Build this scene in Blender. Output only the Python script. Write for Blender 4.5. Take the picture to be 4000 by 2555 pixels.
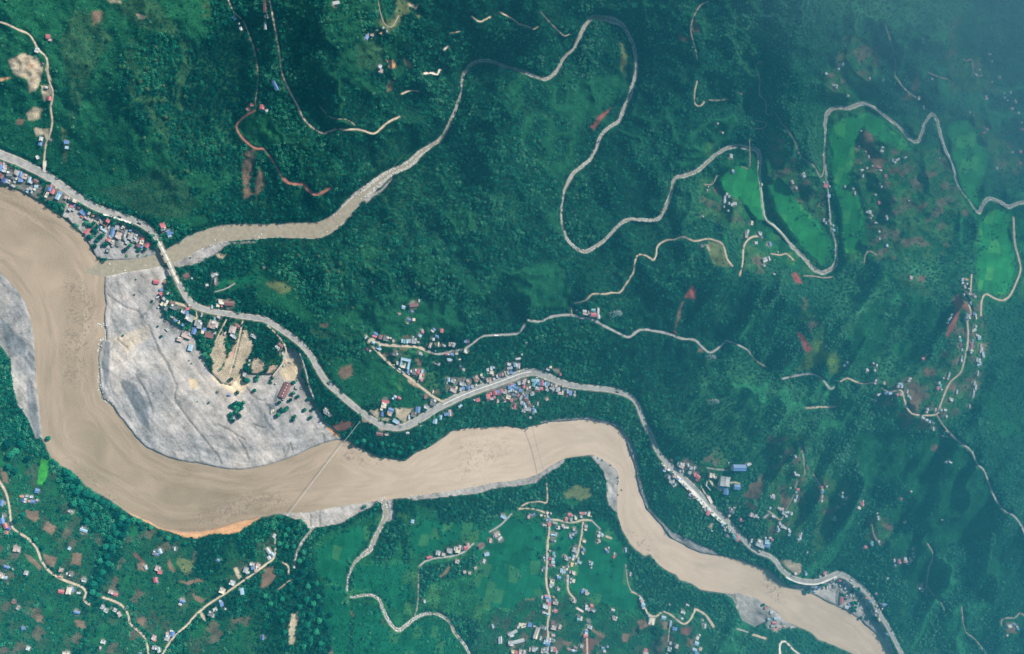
import bpy, math, random
import numpy as np
from mathutils import Vector, Matrix

for o in list(bpy.data.objects):
    bpy.data.objects.remove(o)
S = bpy.context.scene
C = S.collection
rnd = random.Random(11)
NR = np.random.RandomState(5)

# ------------------------------------------------------------------ camera
HC = 2600.0                       # flying height above the river, metres
TILT, AZ, HFOV = math.radians(20), math.radians(15), math.radians(50)
fwd = np.array([math.sin(TILT)*math.cos(AZ), math.sin(TILT)*math.sin(AZ), -math.cos(TILT)])
rgt = np.cross(fwd, [0, 1, 0.0]); rgt /= np.linalg.norm(rgt)
upv = np.cross(rgt, fwd)
CP = np.array([-HC*math.tan(TILT)*math.cos(AZ), -HC*math.tan(TILT)*math.sin(AZ), HC])
cam_d = bpy.data.cameras.new('camera'); cam = bpy.data.objects.new('camera', cam_d); C.objects.link(cam)
M = Matrix(((rgt[0], upv[0], -fwd[0], CP[0]), (rgt[1], upv[1], -fwd[1], CP[1]), (rgt[2], upv[2], -fwd[2], CP[2]), (0, 0, 0, 1)))
cam.matrix_world = M
cam_d.sensor_width = 36; cam_d.lens = 18/math.tan(HFOV/2)
cam_d.clip_start = 1; cam_d.clip_end = 20000
S.camera = cam
# ------------------------------------------------------------------ sky and sun
SUN_EL, SUN_AZ = math.radians(49), math.radians(42)        # azimuth measured from +X towards +Y
SUN_POWER, SUN_ANGLE, SKY_POWER = 4.4, 5.0, 0.08
w = bpy.data.worlds.new('World'); S.world = w; w.use_nodes = True
nt = w.node_tree; nt.nodes.clear()
sky = nt.nodes.new('ShaderNodeTexSky'); sky.sky_type = 'NISHITA'; sky.sun_disc = False
sky.sun_elevation = SUN_EL; sky.sun_rotation = math.radians(90) - SUN_AZ
bg = nt.nodes.new('ShaderNodeBackground'); bg.inputs['Strength'].default_value = SKY_POWER
wo = nt.nodes.new('ShaderNodeOutputWorld')
nt.links.new(sky.outputs[0], bg.inputs[0]); nt.links.new(bg.outputs[0], wo.inputs[0])
sd_ = bpy.data.lights.new('sun', 'SUN'); sd_.energy = SUN_POWER; sd_.angle = math.radians(SUN_ANGLE); sd_.color = (1, .95, .87)
sun = bpy.data.objects.new('sun', sd_); C.objects.link(sun)
sdir = Vector((math.cos(SUN_EL)*math.cos(SUN_AZ), math.cos(SUN_EL)*math.sin(SUN_AZ), math.sin(SUN_EL)))
sun.rotation_euler = sdir.to_track_quat('Z', 'Y').to_euler(); sun.location = (0, 0, 2000)
S.view_settings.view_transform = 'Standard'; S.view_settings.look = 'None'
S.view_settings.exposure = 0.67; S.view_settings.gamma = 1; S.view_settings.use_curve_mapping = False
S.render.engine = 'CYCLES'
try:
    S.cycles.volume_bounces = 0; S.cycles.max_bounces = 4; S.cycles.diffuse_bounces = 2
except Exception: pass

HAZE_D, HAZE_C = 2.0e-5, (.05, .70, .92)
MIST_D, MIST_C = 2.3e-4, (.16, .80, 1.0)
VEIL_D, VEIL_C = 1.0e-3, (.50, .84, 1.0)
# ------------------------------------------------------------------ plan coordinates -> world
TH = math.tan(HFOV/2)
def W(u, v, h):
    u = np.asarray(u, float); v = np.asarray(v, float); h = np.asarray(h, float)
    nx = (u-1204)/1204*TH; ny = -(v-769)/1204*TH
    d = fwd[:, None] + rgt[:, None]*nx.reshape(1, -1) + upv[:, None]*ny.reshape(1, -1)
    t = (h.reshape(-1)-CP[2])/d[2]
    return (CP[:, None] + d*t).T                      # n x 3
# survey sheets: origin and scale of each detail sheet
VIEW = {'D': (0, 0, .602)}
for r in range(3):
    for c in range(4): VIEW['t%d%d' % (r, c)] = (1000*c, 850*r, 1.799 if r == 2 else 1.809)
VIEW.update(A=(0, 600, 7.69), B=(250, 780, 6.02), G=(1950, 2230, 4.732), E=(1400, 1280, 5.351), F=(1850, 1420, 6.02),
            H=(3100, 2230, 6.02), I=(2550, 1750, 4.394), J=(3650, 1050, 2.797), K=(2050, 2000, 6.151), L=(600, 1060, 5.915),
            Q=(850, 1400, 4.806), N=(100, 1950, 6.02))
def P(view, s):
    x0, y0, k = VIEW[view]
    out = []
    for tok in s.split():
        a = [float(q) for q in tok.split(',')[:2]]
        out.append(((x0+a[0]/k)*.602, (y0+a[1]/k)*.602))
    return out
def DP(s): return [tuple(float(q) for q in t.split(',')) for t in s.split()]

# ------------------------------------------------------------------ plan data
RIVER_N = "-90,400 0,429 20,439 60,456 100,479 143,509 160,520 176,535 196,555 213,582 221,598 230,610 243,625 246,655 245,685 249,715 245,740 245,761 250,785 248,797 236,805 231,838 233,878 235,911 243,938 263,954 280,978 300,1004 321,1030 341,1050 368,1064 402,1079 435,1087 468,1090 502,1097 535,1104 569,1105 602,1101 635,1092 669,1082 702,1069 736,1052 769,1040 803,1033 823,1038 843,1052 870,1067 893,1077 920,1079 950,1085 963,1077 977,1065 1003,1055 1024,1043 1037,1033 1063,1014 1094,1007 1134,1006 1184,1003 1204,1004 1227,1009 1247,1004 1270,998 1297,993 1337,991 1370,987 1404,991 1437,999 1457,1011 1470,1025 1478,1060 1488,1084 1495,1114 1500,1144 1510,1171 1518,1194 1535,1214 1555,1237 1572,1261 1592,1274 1622,1291 1649,1301 1679,1306 1706,1308 1739,1316 1773,1328 1806,1340 1826,1358 1849,1378 1880,1388 1916,1401 1950,1418 1990,1437 2020,1455 2040,1475 2064,1495 2084,1519 2100,1538 2180,1620 2330,1760"
RIVER_S = "-90,600 0,641 20,658 43,685 60,711 72,745 78,785 82,811 83,844 85,878 90,928 95,980 99,1025 110,1053 120,1074 144,1094 167,1105 187,1124 204,1144 234,1161 258,1174 281,1191 294,1201 321,1212 348,1224 371,1238 398,1246 432,1250 468,1249 502,1243 535,1234 569,1223 602,1217 635,1211 669,1206 719,1204 753,1199 786,1191 820,1186 856,1182 886,1177 920,1174 953,1169 987,1164 1037,1157 1087,1150 1137,1140 1171,1134 1204,1130 1237,1124 1264,1114 1284,1102 1304,1090 1321,1080 1345,1074 1371,1071 1395,1070 1418,1079 1435,1090 1452,1107 1455,1124 1453,1147 1452,1174 1452,1207 1458,1231 1468,1254 1482,1278 1498,1294 1517,1307 1529,1303 1539,1315 1549,1328 1572,1343 1589,1351 1599,1365 1626,1371 1646,1385 1672,1391 1706,1395 1739,1395 1773,1403 1790,1413 1806,1425 1826,1438 1849,1462 1880,1475 1906,1485 1926,1505 1957,1515 1990,1529 2010,1540 2080,1600 2220,1760"
RIVER = DP(RIVER_N) + DP(RIVER_S)[::-1]
# tributaries: u, v, width, water height
TRIB = "196,640,2,0 222,636,20,0 250,632,35,0 300,625,28,0 345,618,28,.2 385,608,30,.4 410,598,36,.6 440,582,38,.8 480,562,38,1 520,550,38,1.3 570,545,36,1.6 602,545,34,2 652,542,30,2.5 702,542,34,3 745,541,36,4 775,530,34,5 802,508,27,6 842,468,22,7 885,431,22,9 921,405,14,10 961,386,16,12 985,363,14,13 1008,346,12,15 1035,329,9,17 1048,310,7,19 1058,286,8,21 1068,266,8,22 1078,240,5,24 1085,213,2,26 1090,176,7,28 1101,160,9,30 1121,145,10,31 1148,143,8,32 1174,151,7,34 1204,160,7,36 1237,171,8,38 1261,181,7,39 1284,186,9,41 1307,170,9,42 1320,146,7,43 1334,128,6,45 1347,116,9,46 1360,93,10,48 1370,70,10,49 1384,50,10,50 1397,40,12,51 1417,43,16,52 1440,47,20,53 1464,60,10,55 1477,80,9,56 1490,110,9,58 1495,140,9,60 1494,173,9,61 1487,203,9,63 1479,233,9,64 1467,256,9,66 1457,283,8,67 1437,296,8,69 1417,313,8,70 1404,343,7,72 1389,373,7,74 1370,389,9,76 1350,406,9,77 1337,426,10,79 1327,453,4,81 1322,483,3,83 1320,512,4,85 1327,545,6,87 1337,568,7,88 1354,583,8,90 1374,592,9,91 1394,584,9,93 1417,568,8,94 1437,548,6,96 1460,526,7,97 1477,517,10,98 1503,517,9,100 1533,518,9,102 1553,510,9,103 1567,483,9,105 1577,456,6,107 1587,419,8,109 1610,413,10,110 1643,399,11,113 1670,376,9,115 1690,359,9,117 1716,346,9,119 1736,344,10,120 1760,349,9,122 1783,356,12,124 1786,393,7,126 1788,433,3,129 1793,480,3,132 1800,515,4,134 1819,532,6,136 1836,548,7,138 1859,575,8,140 1883,598,10,142 1903,621,10,144 1919,636,11,145 1939,640,11,147 1959,628,10,149 1967,612,6,150 1966,578,3,152 1959,545,2,154 1952,512,2,156 1946,433,2,160 1939,366,2,164 1941,316,2,167 1941,284,7,169 1949,263,12,171 1966,253,10,172 1992,255,8,174 2012,248,12,176 2032,243,9,177 2059,256,8,179 2082,273,8,181 2106,290,8,183 2125,310,7,185 2142,329,7,186 2159,332,8,188 2169,310,7,190 2179,283,6,192 2192,267,9,193 2202,278,8,195 2210,310,7,197 2219,343,7,199 2227,363,7,200 2235,376,3,201 2242,399,5,203 2249,423,4,205 2262,450,1,207 2285,480,1,209 2302,500,8,211 2315,476,9,213 2328,466,8,214 2352,476,9,216 2372,486,10,217 2395,478,9,219 2440,470,9,222"
CREEK_A = "901,1170,12,0 903,1185,12,1 908,1211,13,3 896,1238,8,5 883,1264,10,7 870,1291,11,9 850,1308,8,11 833,1325,4,12 819,1358,2,14 816,1390,2,16"
CREEK_B = "826,1405,4,16 870,1399,6,17 893,1412,7,18 903,1438,8,19 920,1468,9,20 937,1482,10,21 957,1469,9,22 980,1452,8,23 1003,1443,7,24 1030,1444,7,25 1057,1462,7,26 1070,1488,7,27 1087,1509,7,28 1104,1540,7,30 1115,1600,7,33"
CREEK_C = "738,1240,6,3 716,1268,4,6 699,1298,3,9 692,1335,2,12"
STREAMS = [('tributary', TRIB), ('creek', CREEK_A), ('creek', CREEK_B), ('creek', CREEK_C)]
HIGHWAY = "-90,325,19,16 0,363,19,15 50,383,18,15 100,408,17,15 143,436,16,15 186,466,15,15 233,491,14,15 283,507,13,15 316,519,13,15 346,535,13,15 363,552,12,15.5 376,575,11,16 393,608,10,16 409,645,10,16 426,678,11,16 446,708,13,16 473,725,12,16 506,733,12,16.5 549,740,12,17 602,748,12,18 622,751,12,19 652,769,12,20 685,791,12,21 712,814,12,22 732,838,12,23 748,868,12,24 768,898,12,24 792,921,12,24 818,944,12,24 848,968,12,24 878,989,12,23 901,1001,12,23 928,1006,13,23 955,1002,14,23 988,985,15,24 1021,964,15,25 1048,949,16,26 1081,933,17,27 1121,917,17,28 1161,903,17,29 1204,887,16,30 1230,878,16,31 1256,875,15,31 1281,883,15,32 1314,897,13,32 1347,907,12,32 1390,912,11,32 1430,916,11,31 1464,924,11,30 1487,936,10,30 1500,954,9,30 1510,981,9,29 1520,1004,9,29 1532,1026,9,29 1542,1052,9,30 1555,1074,10,30 1582,1100,10,30 1616,1131,10,31 1649,1164,10,31 1682,1200,10,31 1716,1231,10,31 1739,1258,10,31 1766,1287,9,31 1786,1299,9,30 1806,1306,9,30 1823,1318,9,29 1839,1341,9,28 1863,1358,9,27 1893,1367,9,26 1923,1367,9,26 1947,1358,9,26 1970,1349,10,26 1990,1355,9,26 2013,1371,9,26 2034,1388,8,26 2054,1415,8,26 2070,1445,8,26 2090,1478,8,26 2107,1512,8,26 2120,1538,8,26 2155,1600,8,26 2230,1730,8,26"
# minor roads: sheet, kind, width, points
ROADS = [
 ('t00', 'tan', 4, "0,155 60,175 130,210 200,240 240,290 270,350 320,395 335,440 345,560 375,650 360,760 370,860 350,960 325,1020 315,1100 312,1150"),
 ('t00', 'pale', 7, "316,1140 313,1190 308,1215"),
 ('t00', 'tan', 3, "1610,-10 1650,80 1720,150 1760,250 1790,330 1809,420"), ('t01', 'faint', 2.5, "0,400 15,520 10,620 -4,720 5,750"),
 ('t01', 'tan', 4, "93,-20 120,120 150,280 170,400 185,520 240,650 290,740 340,840 410,910 480,940 560,915 640,915 730,915 830,945 880,910 940,860 1015,825"),
 ('t01', 'tan', 3.5, "1030,665 1090,640 1150,645"), ('t01', 'pale', 4.5, "1185,520 1240,515 1280,525 1300,490"), ('t01', 'pale', 4.5, "1330,352 1358,325"),
 ('t01', 'faint', 3, "1370,235 1450,220"), ('t01', 'tan', 3.5, "1525,115 1570,150 1610,145 1655,120"),
 ('t01', 'faint', 2.5, "860,-10 880,90 910,170 960,190 1010,110"), ('t01', 'faint', 2, "450,750 530,830 640,845 700,885"),
 ('t01', 'tan', 3, "1720,85 1770,110 1809,130 1860,168 1914,185 1964,205 1990,190"),
 ('t02', 'faint', 2.5, "200,80 260,150 330,220 370,255 405,240"),
 ('t00', 'red', 4, "1800,780 1720,830 1670,890 1700,960 1760,1020 1809,1050 1859,1050"),
 ('t01', 'red', 4, "50,1050 100,1110 150,1190 190,1260"), ('t01', 'red', 7, "190,1260 250,1300 330,1300 380,1350 430,1375 520,1330"),
 ('t02', 'faint', 2.5, "1390,10 1330,40 1280,130 1265,220 1300,360 1310,420"), ('t02', 'tan', 2.8, "1310,570 1290,660 1295,735 1330,750 1360,720"),
 ('t02', 'faint', 2.8, "1390,705 1450,710 1530,700"), ('t02', 'faint', 2.2, "1570,640 1625,665"),
 ('t02', 'faint', 2.6, "1765,435 1725,460 1750,560 1750,670 1795,720 1800,810 1860,795"), ('t02', 'faint', 2.8, "1720,850 1800,870 1770,910 1720,905"),
 ('t03', 'faint', 3.2, "45,790 100,870 180,980 230,1100 320,1170 370,1250 395,1200 395,1100"),
 ('t03', 'faint', 2.6, "830,180 870,300 900,440 900,540"), ('t03', 'tan', 3.2, "900,540 970,630 1050,690"),
 ('t03', 'faint', 2.4, "1130,510 1200,540 1270,560"), ('t03', 'faint', 2.4, "1380,420 1410,430 1440,420 1460,530 1520,530"),
 ('t12', 'tan', 3.6, "435,605 520,585 570,540 660,540 700,530 760,530 800,480 830,430 860,380 875,290 900,260 950,270 1000,300 1020,260 1030,200 1090,160 1150,155 1210,135 1290,165 1380,150 1430,160 1490,190 1520,290 1560,345"),
 ('t12', 'grey', 5.2, "110,725 200,735 280,700 350,690 420,690 500,710 570,720 640,760 720,800 820,845 870,815 920,790 1000,800 1100,820 1200,855 1290,865 1350,920 1400,955 1460,920 1515,870"),
 ('t12', 'grey', 4.2, "1515,870 1590,895 1665,935"), ('t12', 'faint', 3, "1665,935 1700,980 1740,1020 1809,1065"), ('t12', 'faint', 3, "420,640 425,690"), ('t12', 'tan', 3.6, "1610,408 1630,320 1640,200 1690,140 1750,130"),
 ('t13', 'grey', 4.6, "100,1140 180,1120 300,1105 380,1140 440,1210 470,1195"), ('t13', 'tan', 3.6, "510,1160 560,1135 620,1160 680,1175 740,1165"),
 ('t13', 'tan', 3.8, "810,1210 860,1230 940,1220 965,1290 1000,1370 1060,1395 1190,1390 1220,1320 1250,1240 1290,1160 1360,1095 1390,1000 1410,900 1415,800 1410,730 1435,680 1410,590 1380,555"),
 ('t13', 'faint', 3, "1190,1390 1240,1470 1300,1538 1350,1590 1430,1650"), ('t13', 'tan', 3.2, "1430,540 1440,400"), ('t13', 'tan', 3, "1380,510 1430,545"),
 ('t13', 'tan', 4, "1505,695 1510,590 1540,540 1600,570 1660,585 1710,550 1750,470 1785,370 1770,280 1745,180 1735,0"),
 ('t13', 'faint', 3.2, "680,320 690,260 720,238 770,265"), ('t13', 'tan', 3, "20,255 90,265 130,255 180,300"),
 ('t13', 'tan', 4.5, "270,1345 340,1340 480,1335"), ('t13', 'faint', 3, "250,410 330,415 390,425 460,420"),
 ('t11', 'grey', 4.6, "1904,750 1860,812 1809,825 1700,830 1600,840 1530,890 1470,930 1380,945 1290,965 1200,940"), ('t11', 'tan', 6, "1200,940 1140,915 1000,905 890,895 820,860 795,880"),
 ('t11', 'tan', 5.5, "820,905 900,990 980,1060 1080,1130 1180,1210 1260,1270 1330,1305"),
 ('t10', 'tan', 6, "1400,650 1340,628 1270,612 1220,590"), ('t10', 'tan', 4, "1715,730 1690,850 1660,980 1620,1110"), ('t10', 'tan', 3, "1600,720 1560,800 1520,880"),
 ('t11', 'tan', 3.4, "80,760 160,840 210,920 200,1010 120,1120"), ('t11', 'grey', 3, "310,960 345,1060 380,1200 410,1280"), ('t10', 'tan', 3, "1385,660 1392,700 1380,720"),
 ('t20', 'tan', 5, "-20,300 40,400 65,500 75,590 90,650 140,690 200,730 260,800 290,880 350,960 430,1010 520,1045 580,1070 605,1110 590,1160 630,1190"),
 ('t20', 'tan', 5, "720,1140 800,1165 860,1200 900,1260 920,1330 990,1390 1030,1450 1045,1560"),
 ('t20', 'tan', 4, "1860,915 1799,960 1700,1030 1600,1100 1500,1165 1430,1215 1360,1280 1320,1330 1250,1390 1190,1460 1130,1560"),
 ('t21', 'tan', 4, "61,915 130,850 135,700"), ('t21', 'tan', 4, "180,890 225,920 230,970"), ('t21', 'faint', 3, "150,1090 250,1010"),
 ('t21', 'grey', 3.6, "1150,920 1190,885 1260,865 1380,850 1460,820 1530,760"), ('t21', 'grey', 3, "1640,680 1720,630 1799,550"), ('t21', 'faint', 2.4, "1145,920 1140,1100 1135,1200 1110,1290"),
 ('t22', 'tan', 3.2, "45,520 100,515 160,520 230,545 265,590"), ('t22', 'tan', 2.8, "245,340 245,470 190,465 100,480 50,515"),
 ('t22', 'tan', 4, "265,590 320,595 380,610 440,612 500,595 560,600"), ('t22', 'grey', 3, "560,600 620,660"),
 ('t22', 'tan', 4.6, "262,600 262,680 250,780 248,900 240,1000 250,1080 265,1140 262,1250 250,1330 255,1420 250,1560"),
 ('t22', 'tan', 4, "500,610 490,700 465,820 450,860"), ('t22', 'tan', 4, "395,980 395,1090 440,1150"), ('t22', 'pale', 4, "455,1215 500,1240"),
 ('t22', 'tan', 3.4, "525,1340 530,1560"), ('t22', 'tan', 4, "840,1100 900,1130 930,1200 960,1260 1010,1275 1060,1240 1120,1265 1200,1325 1250,1300 1290,1220"), ('t22', 'tan', 5, "1290,1220 1360,1265 1420,1350"),
 ('t22', 'tan', 4, "660,710 700,725"), ('t22', 'faint', 2.5, "800,910 815,1040 840,1100"), ('t22', 'faint', 2.4, "1110,1340 1085,1560"), ('t22', 'grey', 3, "1580,1360 1660,1385"), ('t22', 'tan', 5, "1690,1400 1785,1430"),
 ('I', 'tan', 4.5, "960,520 1010,600 1070,660 1150,700 1210,720"), ('I', 'tan', 3.5, "1320,600 1410,590 1490,610"), ('I', 'grey', 2.5, "930,340 1050,360 1130,370 1300,385"), ('I', 'pale', 6, "955,835 1015,950"), ('I', 'tan', 3, "830,650 880,750 950,840"), ('I', 'grey', 4.5, "1910,1200 1960,1160 2005,1110"),
 ('t23', 'faint', 3, "215,50 245,130 260,280"), ('t23', 'tan', 3, "320,275 360,340 390,390"), ('t23', 'faint', 3, "205,320 180,420 130,520 90,595 40,560 0,530"),
 ('t23', 'grey', 4, "1250,-30 1290,0 1350,50 1430,110 1470,200 1520,250 1560,360 1600,450 1660,530 1720,560 1770,620 1820,720"),
 ('t23', 'faint', 3, "1120,760 1160,840 1130,940 1115,1040 1115,1130"), ('t23', 'faint', 3, "1115,1060 1160,1120 1200,1150 1245,1240"),
 ('t23', 'faint', 3, "1360,1210 1385,1370 1460,1440 1550,1560"), ('t23', 'faint', 3.4, "1820,1280 1770,1250 1740,1280 1650,1290 1640,1340"), ('t23', 'pale', 4, "85,1560 85,1470 120,1450 180,1510 250,1560"),
 ('t23', 'faint', 2, "730,620 745,700 790,775"), ('t10', 'grey', 2, "1520,525 1600,500 1660,465"),
 ('t02', 'faint', 2, "1680,985 1678,1180 1620,1175"), ('t02', 'faint', 3, "1360,1305 1420,1300 1450,1240"),
]
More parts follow.
